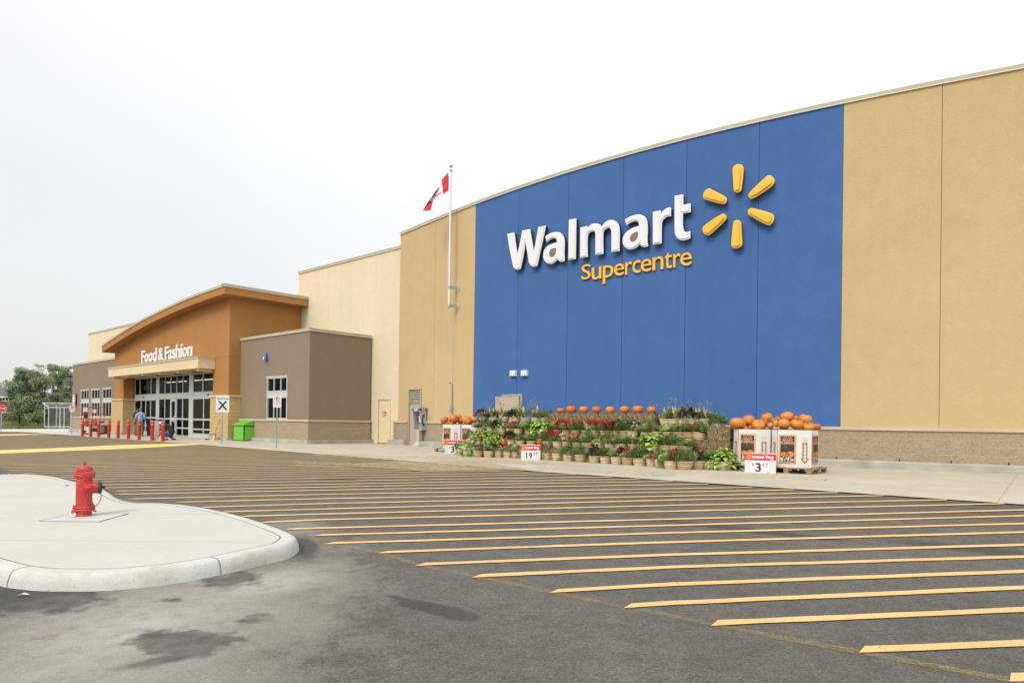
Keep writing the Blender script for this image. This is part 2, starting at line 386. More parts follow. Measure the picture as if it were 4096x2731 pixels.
def strip_surface(name, m, s0, s1, ds, ts, dz):
    mb = MB(); S = []; s = s0
    while s < s1: S.append(s); s += ds
    S.append(s1)
    for s in S:
        e = edge_pt(s)
        for t in ts:
            p = e+IN*t; mb.v.append((p.x, p.y, gz(p.x, p.y)+dz))
    n = len(ts)
    for i in range(len(S)-1):
        for j in range(n-1):
            mb.f.append((i*n+j, i*n+j+1, (i+1)*n+j+1, (i+1)*n+j)); mb.m.append(0); mb.uv.append(None); mb.sm.append(True)
    return mk(name, mb, m)
tag(strip_surface('pavement', M_walk, -40, 62, 1.0, [0, .5, 1, 1.5, 2, 2.5, 3, 3.5, 4.5, 6, 8, 11], .010), kind='structure')
# pavement running on past the far corner of the store
mb = MB(); P = [ong(x, y) for x, y in ((-260, 1731), (-40, 1728), (60, 1728), (130, 1731), (213, 1738), (330, 1745))]; Q = [ong(x, y) for x, y in ((-260, 1716.5), (-40, 1716.5), (60, 1716.3), (130, 1716), (213, 1715), (330, 1715))]
P = [Vector((p.x, p.y, gz(p.x, p.y)+.03)) for p in P]; Q = [Vector((p.x, p.y, gz(p.x, p.y)+.03)) for p in Q]
mb.add(P+Q, [(i, i+1, 7+i, 6+i) for i in range(5)]); tag(mk('far_pavement', mb, M_kerb), kind='structure')

# painted crossing
def ribbon(mb, pts, w, dz, rag=0, seed=0, sub=1.2, slant=0):
    rd = random.Random(seed); P = []
    for a, b in zip(pts, pts[1:]):
        n = max(1, int((b-a).length/sub))
        P += [a.lerp(b, i/n) for i in range(n)]
    P.append(pts[-1]); vs = []
    for i, p in enumerate(P):
        d = (P[min(i+1, len(P)-1)]-P[max(0, i-1)]).to_2d().normalized(); q = Vector((-d.y, d.x))
        for sg in (-1, 1):
            o = p.to_2d()+q*sg*(w/2+rd.uniform(-rag, rag))
            if i == 0: o += d*slant*sg
            if i == len(P)-1: o += d*slant*sg
            vs.append((o.x, o.y, gz(o.x, o.y)+dz))
    mb.add(vs, [(2*i, 2*i+1, 2*i+3, 2*i+2) for i in range(len(P)-1)])
STR = [[(4041, 2712), (4400, 2700)], [(3449.5, 2600.7), (4096, 2574), (4500, 2556)], [(2857.8, 2493.6), (4096, 2439.6), (4500, 2420)],
 [(2511, 2425), (2700, 2413), (4096, 2351), (4500, 2332)], [(2215, 2365.5), (2700, 2337.7), (4096, 2286.5), (4500, 2270)], [(1907, 2304.8), (2700, 2268.7), (4096, 2228), (4500, 2214)],
 [(1682.7, 2258.3), (2700, 2219.4), (4096, 2180), (4400, 2170)], [(1531, 2209.5), (2700, 2168.8), (4096, 2129.3), (4400, 2120)], [(1314, 2174), (2700, 2132), (4096, 2095), (4400, 2086)],
 [(1267.8, 2141.5), (2700, 2101.7), (4096, 2063.6), (4350, 2056)], [(1158, 2116.5), (1300, 2112.5), (2700, 2076.7), (4096, 2040), (4200, 2037)], [(1051, 2089.8), (1300, 2079.2), (2700, 2045.2), (4016.9, 2014.9)],
 [(968, 2066), (1300, 2056.5), (2700, 2021.5), (3788, 1999.8)], [(884.8, 2048.2), (1300, 2036.3), (2700, 2000.5), (3535, 1982.7)], [(807.6, 2029.8), (1300, 2014.9), (3350.9, 1970.2)],
 [(712.6, 2009), (1300, 1995.2), (3174.7, 1959.7)], [(525.5, 1996), (1300, 1978), (3007.7, 1949.8)], [(467, 1977.5), (1300, 1961.3), (2831.5, 1936.7)], [(460, 1964.5), (1300, 1948.8), (2689.9, 1925.6)],
 [(413, 1951.8), (1300, 1937.5), (2560, 1917.3)], [(403, 1939.8), (1300, 1925), (2447, 1908.3)], [(330, 1928), (1300, 1913), (2306, 1897.6)], [(280.6, 1918), (1300, 1903), (2201.8, 1890.5)],
 [(237, 1909), (1300, 1894)], [(196, 1901.6), (1300, 1886)], [(89, 1894), (1300, 1878.5)], [(46, 1887.6), (1300, 1871)], [(23, 1881), (1300, 1864.5)], [(0, 1874.5), (1300, 1858.5)]]
marks = MB()
def to_edge(p, q):
    """extend the line p-q beyond q until it meets the pavement edge"""
    d = (q-p).to_2d().normalized(); x = q.to_2d()
    for _ in range(400):
        v = x-EA
        if max(v.dot(NR), v.dot(NL)) < .12: break
        x = x+d*.1
    return Vector((x.x, x.y, 0))
dirv = None
for i, st in enumerate(STR):
    pts = [ong(*p) for p in st]
    if i >= 23:
        pts[-1] = to_edge(pts[0], pts[-1])
        if i == 23: pass
    ribbon(marks, pts, .102, .008, .0065, i, slant=.05, sub=.3)
    last = pts
# the finely hatched far part continues at the same spacing up to and between two broad bars
d0 = (last[-1]-last[0]).to_2d().normalized(); nrm = Vector((-d0.y, d0.x)); nrm = nrm if nrm.y > 0 else -nrm
p0 = last[0].to_2d()
for k in range(1, 62):
    o = p0+nrm*.50*k; a = o-d0*26; b = o
    b3 = to_edge(Vector((a.x, a.y, 0)), Vector((b.x, b.y, 0)))
    ribbon(marks, [Vector((a.x, a.y, 0)), b3], .10, .008, 0, k, sub=3)
    if b3.y > 62: break
tag(mk('road_markings', marks, M_paint), kind='structure')
bars = MB()
def quadpx(mb, pts, dz):
    P = [ong(*p) for p in pts]; n = len(P)//2
    mb.add([(p.x, p.y, gz(p.x, p.y)+dz) for p in P], [(i, i+1, n+i+1, n+i) for i in range(n-1)])
quadpx(bars, [(-200, 1820), (0, 1815), (250, 1805), (500, 1796), (700, 1785), (800, 1778.5), (-200, 1806), (0, 1801.5), (250, 1791.5), (500, 1779.5), (700, 1775), (799, 1776.5)], .014)
quadpx(bars, [(-200, 1743), (0, 1742.6), (100, 1740), (213, 1738.3), (-200, 1738), (0, 1737.4), (100, 1735.3), (208, 1737.4)], .014)
tag(mk('broad_yellow_bars', bars, mat('fresh_yellow_paint', (.74, .53, .17), .7, (30, .2), (3, .08))), kind='structure')
ov = MB(); ribbon(ov, [ong(*p) for p in ((1155, 2135), (1314, 2176), (1531, 2213), (1682.7, 2262), (1907, 2309), (2215, 2370), (2511, 2431), (2857.8, 2501), (3449.5, 2612), (4041, 2722), (4500, 2810))], .075, .005, .012, 5, sub=.3)
ribbon(ov, [ong(*p) for p in ((128, 2553), (242, 2534))], .07, .006, .006, 6, sub=.2)
tag(mk('overspray_line', ov, M_faint), kind='structure')

# kerbed island of pale concrete
def island():
    px = [(0, 2343, 0), (39, 2351.5, 0), (149, 2362.6, 0), (287, 2365, 0), (414.6, 2362.6, 0), (553, 2351.5, 0), (707.6, 2332, 0), (884.5, 2299, 0), (1050, 2260, 0), (1150, 2235.4, 0), (1188.5, 2213, 0), (1197, 2192, 0),
          (1161, 2122, 1), (1110, 2103, 1), (1009.5, 2070, 1), (891, 2040.5, 1), (772, 2019.7, 1), (671, 2010, 1), (594, 2009, 1), (558, 2008, 1), (516.6, 1999, 1), (475, 1981, 1), (439.4, 1963, 1), (409.7, 1948.5, 1), (308.8, 1924.7, 1), (237.5, 1907, 1), (172, 1898, 1), (118.8, 1895, 1), (0, 1896, 1), (-200, 1897, 1)]
    P = [ong(x, y, .13*k).to_2d() for x, y, k in px]
    P = P+[Vector((-24, 17)), Vector((-22, 12)), Vector((-14, 9.5))]+[ong(x, y).to_2d() for x, y in ((-700, 2150), (-350, 2225), (-170, 2285), (-70, 2322))]
    # smooth closed outline
    Q = []
    n = len(P)
    for i in range(n):
        p0_, p1, p2, p3 = P[i-1], P[i], P[(i+1) % n], P[(i+2) % n]
        for j in range(4):
            t = j/4
            Q.append(.5*((2*p1)+(p2-p0_)*t+(2*p0_-5*p1+4*p2-p3)*t*t+(3*p1-p0_-3*p2+p3)*t**3))
    n = len(Q); NN = []
    for i in range(n):
        d = (Q[(i+1) % n]-Q[i-1]).normalized(); NN.append(Vector((-d.y, d.x)))
    area = sum(Q[i].x*Q[(i+1) % n].y-Q[(i+1) % n].x*Q[i].y for i in range(n))
    if area < 0: NN = [-a for a in NN]
    def hgt(p):   # lowered to the road at the inner corner (ramp)
        d = (p-rc).length; return .13*min(1, max(.12, (d-.25)/.9))
    rc = P[20]
    rings = [(0, -.03, 0), (.012, 0, .35), (.035, 0, .80), (.06, 0, .95), (.10, .0, 1.), (.185, 0, 1.), (.187, 0, .9), (.197, 0, .9), (.199, 0, 1.)]
    mb = MB(); vs = []
    for (ins, z0, k) in rings:
        for i in range(n):
            p = Q[i]+NN[i]*ins; vs.append((p.x, p.y, gz(p.x, p.y)+z0+(hgt(p) if ins < .07 else .13)*k+.006))
    R = len(rings)
    mb.add(vs[:6*n], [(r*n+i, r*n+(i+1) % n, (r+1)*n+(i+1) % n, (r+1)*n+i) for r in range(5) for i in range(n)], 0, smooth=True)
    mb.add(vs[5*n:9*n], [(r*n+i, r*n+(i+1) % n, (r+1)*n+(i+1) % n, (r+1)*n+i) for r in range(3) for i in range(n)], 2)
    from mathutils.geometry import delaunay_2d_cdt
    rim = [Vector(v[:2]) for v in vs[8*n:]]; pts = list(rim)
    xs = [p.x for p in rim]; ys = [p.y for p in rim]; x = min(xs)
    while x < max(xs):
        y = min(ys)
        while y < max(ys): pts.append(Vector((x, y))); y += .9
        x += .9
    V2, E2, F2, *_ = delaunay_2d_cdt(pts, [], [list(range(n))], 1, 1e-5)
    mb.add([(p.x, p.y, gz(p.x, p.y)+.136) for p in V2], [tuple(f) for f in F2], 1, smooth=True)
    o = mk('kerbed_island', mb, [M_kerb, M_isl, mat('joint_brown', (.24, .22, .18), .95)], fix=True); tag(o, kind='structure')
    # square pad round the hydrant, kerb joints
    kj = MB()
    for px_, py_ in ((36, 2349), (879, 2299), (1100, 2250)) [:2]:
        c_ = ong(px_, py_).to_2d(); i = min(range(n), key=lambda k: (Q[k]-c_).length); dd = (Q[(i+1) % n]-Q[i-1]).normalized(); vv = []
        for r in range(6):
            v = Vector(vs[r*n+i]); o_ = Vector((-NN[i].x*.003, -NN[i].y*.003, .003))
            for s_ in (-1, 1): vv.append(tuple(v+o_+Vector((dd.x, dd.y, 0))*s_*.0045))
        kj.add(vv, [(2*r, 2*r+1, 2*r+3, 2*r+2) for r in range(5)])
    tag(mk('kerb_joints', kj, mat('joint_brown', (.24, .22, .18), .95)), kind='structure')
    pad = MB(); c = [ong(x, y, .13) for x, y in ((155, 2086), (395, 2089), (513, 2056), (290, 2057))]
    g = [c[0], c[1], c[1].lerp(c[2], .5), c[2], c[3]]
    pad.add([(q.x, q.y, gz(q.x, q.y)+.13+.0075) for q in c], [(0, 1, 2, 3)], 0)
    for a, b, w in ((0, 1, .008), (1, 2, .014), (2, 3, .006), (3, 0, .008)):
        ribbon_pts = [c[a], c[b]]
        dd = (c[b]-c[a]).to_2d().normalized(); qq = Vector((-dd.y, dd.x))*w
        pad.add([(x.x, x.y, gz(x.x, x.y)+.13+.011) for x in (c[a].to_2d()-qq*.5, c[b].to_2d()-qq*.5, c[b].to_2d()+qq*.5, c[a].to_2d()+qq*.5)], [(0, 1, 2, 3)], 1)
    tag(mk('island_pad', pad, [mat('pad_concrete', (.50, .505, .48), .95, (40, .2), (2, .05)), M_dark]), kind='structure')
island()

# ------------------------------------------------------------ the store
FW = [(-5.461, 32.715), (-3.492, 30.265), (-1.603, 27.97), (.156, 26.034), (1.913, 24.274), (3.615, 22.742), (5.362, 21.328), (7.161, 20.033), (9.048, 18.823), (11.053, 17.673)]
HW, LW = 10.008, 1.098
a = atan2(FW[-1][1]-FW[-2][1], FW[-1][0]-FW[-2][0])
for k in range(5):
    a += radians(1.6); FW.append((FW[-1][0]+2.35*cos(a), FW[-1][1]+2.35*sin(a)))
FW = [Vector(p) for p in FW]
def subdiv(P, k):
    Q = []; K = []
    for i in range(len(P)-1):
        a, b, c, d = P[max(0, i-1)], P[i], P[i+1], P[min(len(P)-1, i+2)]
        K.append(len(Q))
        for j in range(k):
            t = j/k; Q.append(.5*((2*b)+(c-a)*t+(2*a-5*b+4*c-d)*t*t+(3*b-a-3*c+d)*t**3))
    K.append(len(Q)); Q.append(P[-1]); return Q, K
PATH, KEY = subdiv(FW, 4)
class Path:
    def __init__(s, P):
        s.P = P; s.L = [0]
        for a, b in zip(P, P[1:]): s.L.append(s.L[-1]+(b-a).length)
        s.n = []
        for i in range(len(P)):
            d = (P[min(i+1, len(P)-1)]-P[max(0, i-1)]).normalized(); q = Vector((d.y, -d.x)); s.n.append(q)
    def at(s, l, off=0):
        l = min(max(l, 0), s.L[-1]-1e-6)
        for i in range(len(s.P)-1):
            if l <= s.L[i+1]:
                t = (l-s.L[i])/(s.L[i+1]-s.L[i]); break
        q = (s.n[i]*(1-t)+s.n[i+1]*t); return s.P[i].lerp(s.P[i+1], t)+q*off, q.normalized()
    def hit(s, px, py, off=0):
        d = ray(px, py); best = None
        for i in range(len(s.P)-1):
            a = s.P[i]+s.n[i]*off; b = s.P[i+1]+s.n[i+1]*off
            e = b-a; den = d.x*e.y-d.y*e.x
            if abs(den) < 1e-9: continue
            t = (a.x*e.y-a.y*e.x)/den; u = (d.y*a.x-d.x*a.y)/(-den) if 0 else ((a.x*d.y-a.y*d.x)/den)
            if -1e-6 <= u <= 1+1e-6 and t > 0 and (best is None or t < best[0]):
                best = (t, s.L[i]+u*(s.L[i+1]-s.L[i]))
        if best is None: return None
        return best[1], Vector((d.x*best[0], d.y*best[0], HC+d.z*best[0]))
    def sweep(s, mb, l0, l1, prof, m=0, step=.6, uvz=True, closed=True):
        """prof: closed list of (offset outward, z); ends capped"""
        S = [l0]+[x for x in s.L if l0+.02 < x < l1-.02]+[l1]
        S2 = []
        for a, b in zip(S, S[1:]):
            k = max(1, int((b-a)/step)); S2 += [a+(b-a)*j/k for j in range(k)]
        S2.append(S[-1]); vs = []
        for l in S2:
            for (o, z) in prof:
                p, q = s.at(l, o); vs.append((p.x, p.y, z))
        n = len(prof); fs = []; uv = []
        for i in range(len(S2)-1):
            for k in range(n):
                k2 = (k+1) % n; fs.append((i*n+k, i*n+k2, (i+1)*n+k2, (i+1)*n+k))
                za, zb = prof[k][1], prof[k2][1]
                if abs(za-zb) < 1e-4: zb = za+abs(prof[k][0]-prof[k2][0])
                uv.append([(S2[i], za), (S2[i], zb), (S2[i+1], zb), (S2[i+1], za)])
        mb.add(vs, fs, m, uv); mb.add(vs[:n], [tuple(range(n))], m); mb.add(vs[-n:], [tuple(range(n))[::-1]], m)
FP = Path(PATH); LK = [FP.L[k] for k in KEY]
store = thing('store_building', 'long store building with a curved blue and tan front wall and an orange gabled entrance', 'building', (CB.x, CB.y, 0))
def rect(o0, o1, z0, z1): return [(o0, z0), (o1, z0), (o1, z1), (o0, z1)]
W1 = FP
# door openings in the tan/blue front
dL0, dL1 = FP.hit(1634.5, 1700)[0], FP.hit(1686, 1700)[0]
sd0, sd1 = FP.hit(2010, 1640)[0], FP.hit(2089.5, 1640)[0]
print('louver door', dL0, dL1, 'service door', sd0, sd1, 'panels', LK)
zl = FP.hit(1660, 1552)[1].z; zs = FP.hit(2050, 1577)[1].z
tan = MB(); tanR = MB(); blue = MB(); back = MB()
for i in range(len(LK)-1):
    mb = blue if 2 <= i < 8 else (tan if i < 2 else tanR)
    a, b = LK[i]+(.007 if i else 0), LK[i+1]-.007
    segs = [(a, b, LW-.05)]
    for (d0, d1, zt) in ((dL0, dL1, zl), (sd0, sd1, zs)):
        new = []
        for (x, y, z) in segs:
            if d0 < y and d1 > x and z < zt:
                if x < d0: new.append((x, d0, z))
                new.append((max(x, d0), min(y, d1), zt))
                if y > d1: new.append((d1, y, z))
            else: new.append((x, y, z))
        segs = new
    for (x, y, z) in segs: FP.sweep(mb, x, y, rect(-.10, 0, z, HW))
mk('tan_wall', tan, M_tan, store); mk('tan_wall', tanR, M_tan, store); mk('blue_wall', blue, M_blue, store)
for i in range(1, len(LK)-1): FP.sweep(back, LK[i]-.02, LK[i]+.02, rect(-.08, -.022, LW, HW-.02), 0 if 2 < i < 8 else 1)
mk('panel_joint', back, [groove((.015, .05, .16)), groove((.24, .15, .05))], store)
cop = MB()
s = 0.
while s < FP.L[-1]:
    e = min(s+3.05, FP.L[-1]); FP.sweep(cop, s+.003, e-.003, rect(-.4, .045, HW+.012, HW+.118)); s = e
FP.sweep(cop, 0, FP.L[-1], rect(-.3, .055, HW-.004, HW+.012), 1)
mk('coping', cop, [M_coping, M_drip], store)
blk = MB(); led = MB(); foot = MB()
l_start = FP.hit(1590.5, 1700)[0] if FP.hit(1590.5, 1700) else 0
for (a, b) in ((-.35, dL0-.05), (dL1+.05, sd0-.05), (sd1+.05, FP.L[-1])):
    if a < 0: a = 0
    FP.sweep(blk, a, b, rect(-.1, .05, -.2, LW-.085)); FP.sweep(led, a-.0, b, [(-.1, LW-.085), (.095, LW-.085), (.10, LW-.03), (.10, LW-.002), (-.1, LW)])
    FP.sweep(foot, a, b, [(-.1, -.25), (.22, -.25), (.22, .165), (.20, .195), (-.1, .2)])
# stub of block wall running left past the corner of the tan wall
q, nn = FP.at(0); d = (FP.P[0]-FP.P[1]).normalized()
def T_end(x, y, z): p = q+d*x+nn*y; return (p.x, p.y, z)
for mb_, x1, y1, z0, z1 in ((blk, .34, .05, -.2, LW-.085), (led, .42, .10, LW-.085, LW), (foot, .62, .22, -.25, .2)):
    mb_.box(0, x1, -.12, y1, z0, z1, T_end)
mk('block_base', blk, M_block, store); mk('base_ledge', led, M_ledge, store); mk('footing', foot, M_conc, store)
for px in (3345.9, 3597.2, 3804.3, 4033.7):
    vent = MB(); l = FP.hit(px, 1820)[0]; FP.sweep(vent, l-.012, l+.012, rect(.04, .056, .2, .27)); mk('weep_slot', vent, M_dark, store)

# door with louvre (tan wall) and open service door (blue wall)
def place_T(l, off=0):
    p, n_ = FP.at(l, off); t_ = Vector((-n_.y, n_.x)); return lambda x, y, z: (p.x+t_.x*x+n_.x*y, p.y+t_.y*x+n_.y*y, z)
T = place_T((dL0+dL1)/2); w = (dL1-dL0)/2
f = MB(); f.box(-w, -w+.06, -.12, .05, -.03, zl, T).box(w-.06, w, -.12, .05, -.03, zl, T).box(-w+.06, w-.06, -.12, .05, zl-.07, zl, T).box(-w+.06, w-.06, -.12, .03, zl-.66, zl-.60, T)
fr = mk('door_frame', f, M_door, store)
f = MB(); f.box(-w+.07, w-.07, -.08, -.03, -.02, zl-.67, T); dr = mk('service_door', f, M_door, store)
for z in (.3, 1.0, zl-1.0): f = MB(); f.box(-w+.05, -w+.08, -.035, -.012, z, z+.11, T); mk('hinge', f, M_steel, dr)
f = MB(); f.box(-w+.07, w-.07, -.10, -.07, zl-.59, zl-.08, T, 1)
for k in range(6):
    z = zl-.57+k*.08; f.add([T(-w+.07, -.06, z+.075), T(w-.07, -.06, z+.075), T(w-.07, .01, z+.01), T(-w+.07, .01, z+.01), T(-w+.07, -.075, z+.07), T(w-.07, -.075, z+.07), T(w-.07, 0, z), T(-w+.07, 0, z)], [(0, 1, 2, 3), (4, 5, 6, 7), (2, 3, 7, 6), (0, 1, 5, 4)])
mk('louvre', f, [mat('louvre_metal', (.46, .42, .35), .5), M_dark], store)
T = place_T((sd0+sd1)/2); w = (sd1-sd0)/2
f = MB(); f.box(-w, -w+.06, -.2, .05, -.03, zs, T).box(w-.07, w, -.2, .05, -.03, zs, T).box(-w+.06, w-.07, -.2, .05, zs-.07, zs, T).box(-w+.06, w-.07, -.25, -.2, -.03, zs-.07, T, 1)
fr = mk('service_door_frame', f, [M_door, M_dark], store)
p, n_ = FP.at(sd1-.09, .06); hd = onz(2001.5, 1700, 1.1); t_ = Vector((-n_.y, n_.x))
ang = radians(13)
dd = (-t_*cos(ang)+n_*sin(ang)); qq = Vector((dd.y, -dd.x))
def TD(x, y, z): r = p+dd*x+qq*y; return (r.x, r.y, z)
ww = 2*w-.02
f = MB(); f.box(.02, ww+.02, -.02, .025, -.01, zs-.09, TD); dl = mk('open_service_door', f, M_door, store)
f = MB(); f.box(0, .05, -.03, .035, zs-.5, zs-.32, TD); mk('hinge', f, M_steel, dl)

# cream rear blocks of ribbed panels
def TB(u, w, z): return tuple(bw(u, w, z))
BP = lambda pts: Path([CB+U*u+N*w for u, w in pts])
WC = -3.55
crm = MB(); cc = MB()
def flat_panels(mb, u0, u1, w, z0, z1, step, th=.1, gap=.0025, holes=()):
    u = u0
    while u < u1-.01:
        e = min(u+step, u1); zz = z0
        for (h0, h1, hz) in holes:
            if h0 < e and h1 > u:
                if u < h0: mb.box(u+gap, h0, w-th, w, z0, z1, TB)
                if e > h1: mb.box(h1, e-gap, w-th, w, z0, z1, TB)
                mb.box(max(u, h0), min(e, h1), w-th, w, hz, z1, TB); break
        else: mb.box(u+gap, e-gap, w-th, w, z0, z1, TB)
        u = e
ZR = 9.44; ZLc = 8.75
dz0 = 2.2
flat_panels(crm, -7.06, 2.6, WC, -.1, ZR, 1.04, holes=[(.5, 1.55, dz0)])
flat_panels(crm, -43.75, -15.0, WC-.002, -.1, ZLc, 1.04); flat_panels(crm, -15.0, -7.06, WC-.002, -.1, 8.13, 1.04)
for (a0, a1, z) in ((-7.04, 2.6, ZR), (-43.73, -15.0, ZLc), (-15.0, -7.06, 8.13)): crm.box(a0, a1, WC-.5, WC-.11, 0, z-.01, TB, 1)
crm.box(-7.06, -6.96, WC-9, WC-.11, ZLc-2, ZR, TB); crm.box(-43.75, -43.65, WC-12, WC-.11, 0, ZLc, TB)
mk('rear_wall', crm, [M_cream, groove((.60, .52, .36))], store)
u = -7.09
while u < 2.7: e = min(u+3.05, 2.75); cc.box(u+.003, e-.003, WC-.4, WC+.05, ZR, ZR+.115, TB); u = e
cc.box(-7.09, 2.7, WC-.3, WC+.058, ZR-.016, ZR, TB, 1); cc.box(-7.11, -7.0, WC-9, WC-.4, ZR, ZR+.115, TB)
u = -43.8
while u < -15.01: e = min(u+3.05, -15.0); cc.box(u+.003, e-.003, WC-.4, WC+.05, ZLc, ZLc+.115, TB); u = e
cc.box(-15.0, -7.1, WC-.4, WC+.05, 8.13, 8.245, TB)
cc.box(-43.8, -15.0, WC-.3, WC+.058, ZLc-.016, ZLc, TB, 1)
mk('rear_coping', cc, [M_coping, M_drip], store)
# fire exit door
f = MB(); f.box(.5, .58, WC-.09, WC+.03, 0, 2.21, TB).box(1.47, 1.55, WC-.09, WC+.03, 0, 2.21, TB).box(.58, 1.47, WC-.09, WC+.03, 2.14, 2.21, TB); mk('exit_frame', f, M_cdoor, store)
f = MB(); f.box(.6, 1.455, WC-.06, WC-.012, .01, 2.13, TB); ed = mk('exit_door', f, M_cdoor, store)
for z in (.25, 1.0, 1.85): f = MB(); f.box(.565, .60, WC-.012, WC+.01, z, z+.12, TB); mk('hinge', f, M_steel, ed)

# lower brown wings with block base
def wing(pts, htop, joints=()):
    P = BP(pts); L_ = P.L[-1]
    return P
def corner_band(mb, pts, o0, o1, z0, z1, m=0, ends=(0, 0)):
    """mitred band round a right-angled plan polyline given in (u, w); offset measured outward"""
    n = len(pts); V = [Vector(p) for p in pts]; offs = []
    for i in range(n):
        ds = []
        if i > 0: ds.append((V[i]-V[i-1]).normalized())
        if i < n-1: ds.append((V[i+1]-V[i]).normalized())
        nn_ = [Vector((-d.y, d.x)) for d in ds]
        offs.append(nn_[0] if len(nn_) == 1 else nn_[0]+nn_[1])
    s = 0; vs = []; S = []
    for i in range(n):
        if i: s += (V[i]-V[i-1]).length
        S.append(s)
        e = Vector((0, 0))
        if i == 0 and ends[0]: e = (V[0]-V[1]).normalized()*ends[0]
        if i == n-1 and ends[1]: e = (V[-1]-V[-2]).normalized()*ends[1]
        for (o, z) in rect(o0, o1, z0, z1): q = V[i]+offs[i]*o+e; vs.append(TB(q.x, q.y, z))
    fs = []; uv = []
    for i in range(n-1):
        for k in range(4):
            k2 = (k+1) % 4; fs.append((i*4+k, i*4+k2, i*4+4+k2, i*4+4+k)); pr = rect(o0, o1, z0, z1)
            za, zb = pr[k][1], pr[k2][1]
            if za == zb: zb = za+abs(o1-o0)
            uv.append([(S[i], za), (S[i], zb), (S[i+1], zb), (S[i+1], za)])
    mb.add(vs, fs, m, uv); mb.add(vs[:4], [(0, 1, 2, 3)], m); mb.add(vs[-4:], [(3, 2, 1, 0)], m)
RW = [(-6.73, 0), (0, 0), (0, -3.45)]; LWp = [(-35.17, -10), (-35.17, 0), (-23.9, 0)]
HB = 5.24
for nm, P_, wins in (('right', RW, [(-3.86, -1.9)]), ('left', LWp, [(-33.0, -31.02), (-30.5, -28.55), (-28.03, -26.05)])):
    b_ = MB(); zw = 3.18
    if nm == 'right':
        for (u0, u1, z0) in ((-6.73, -3.86, LW-.04), (-3.86, -1.9, zw), (-1.9, 0, LW-.04)): b_.box(u0, u1, -.25, 0, z0, HB, TB)
        b_.box(-.25, 0, -3.45, -.25, LW-.04, HB, TB)
    else:
        us = [-35.17, -33.0, -31.02, -30.5, -28.55, -28.03, -26.05, -23.7]
        for k in range(7): b_.box(us[k], us[k+1], -.25, 0, zw if k % 2 else LW-.04, HB, TB)
        b_.box(-35.17, -34.92, -10, -.25, LW-.04, HB, TB)
    mk('brown_wall', b_, M_brown, store)
    k_ = MB(); corner_band(k_, P_, -.1, .05, -.3, LW-.085); mk('block_base', k_, M_block, store)
    k_ = MB(); corner_band(k_, P_, -.2, .10, LW-.085, LW, 0, (0, .0)); mk('base_ledge', k_, M_ledge, store)
    k_ = MB(); corner_band(k_, P_, -.1, .20, -.4, .2-.04, 0, (0, .35 if nm == 'right' else 0)); mk('footing', k_, M_conc, store)
    k_ = MB(); corner_band(k_, P_, -.3, .05, HB+.012, HB+.125); corner_band(k_, P_, -.3, .06, HB-.006, HB+.012, 1); mk('wing_coping', k_, [M_coping, M_drip], store)
    k_ = MB(); k_.box(min(p[0] for p in P_)+.2, max(p[0] for p in P_)-.2, -3.4, -.24, HB-.4, HB-.3, TB); mk('wing_roof', k_, M_conc, store)
# glass and interior
def glassmat():
    m, t, p = newmat('window_glass', .02)
    nt = m.node_tree; nt.nodes.remove(p); out = nt.nodes['Material Output']
    gl = t.n('ShaderNodeBsdfGlossy', {0: c4(.85, .9, .9), 'Roughness': .015}); tr = t.n('ShaderNodeBsdfTransparent', {0: c4(.34, .37, .33)})
    fr = t.n('ShaderNodeFresnel', {0: 1.55}); mx = t.n('ShaderNodeMixShader', {0: t.math('MULTIPLY', fr.outputs[0], .22), 1: tr.outputs[0], 2: gl.outputs[0]})
    t.link(mx.outputs[0], out.inputs[0]); return m
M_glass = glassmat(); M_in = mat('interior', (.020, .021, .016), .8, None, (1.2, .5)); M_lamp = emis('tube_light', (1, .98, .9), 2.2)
def window(u0, u1, z0, z1, wq, cols, parent=None):
    fw = .07; W_ = mk('window', (lambda m: (m.box(u0, u0+fw, wq-.1, wq+.03, z0, z1, TB), m.box(u1-fw, u1, wq-.1, wq+.03, z0, z1, TB), m.box(u0+fw, u1-fw, wq-.1, wq+.03, z1-fw, z1, TB),
        m.box(u0+fw, u1-fw, wq-.1, wq+.03, z0, z0+fw, TB), m)[-1])(MB()), M_alu, store)
    b_ = MB(); zc0, zc1 = z0+1.10, z0+1.36
    for k in range(1, cols):
        u = u0+(u1-u0)*k/cols; b_.box(u-.028, u+.028, wq-.05, wq+.01, z0+fw, zc0, TB).box(u-.028, u+.028, wq-.05, wq+.01, zc1, z1-fw, TB)
    b_.box(u0+fw, u1-fw, wq-.09, wq+.02, zc0-.05, zc0, TB).box(u0+fw, u1-fw, wq-.09, wq+.02, zc1, zc1+.05, TB).box(u0+fw, u1-fw, wq-.08, wq+.005, zc0, zc1, TB)
    mk('mullion', b_, M_alu, W_)
    g_ = MB()
    for k in range(cols):
        a, b = u0+(u1-u0)*k/cols, u0+(u1-u0)*(k+1)/cols
        for (x, y) in ((z0+.03, zc0-.04), (zc1+.04, z1-.03)): g_.add([TB(a+.03, wq-.05, x), TB(b-.03, wq-.05, x), TB(b-.03, wq-.05, y), TB(a+.03, wq-.05, y)], [(0, 1, 2, 3)])
    mk('pane', g_, M_glass, W_)
    h = MB(); h.box(u0-.03, u1+.03, wq-.02, wq+.07, z1, z1+.035, TB); mk('head_flashing', h, M_white, W_)
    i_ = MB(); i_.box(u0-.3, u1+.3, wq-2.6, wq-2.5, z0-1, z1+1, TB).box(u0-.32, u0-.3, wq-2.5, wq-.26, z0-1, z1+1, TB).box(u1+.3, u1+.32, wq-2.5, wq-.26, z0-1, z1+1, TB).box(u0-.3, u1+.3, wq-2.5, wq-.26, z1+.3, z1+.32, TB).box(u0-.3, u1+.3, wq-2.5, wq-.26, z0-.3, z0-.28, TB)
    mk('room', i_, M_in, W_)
window(-3.86, -1.9, LW, 3.18, 0, 3)
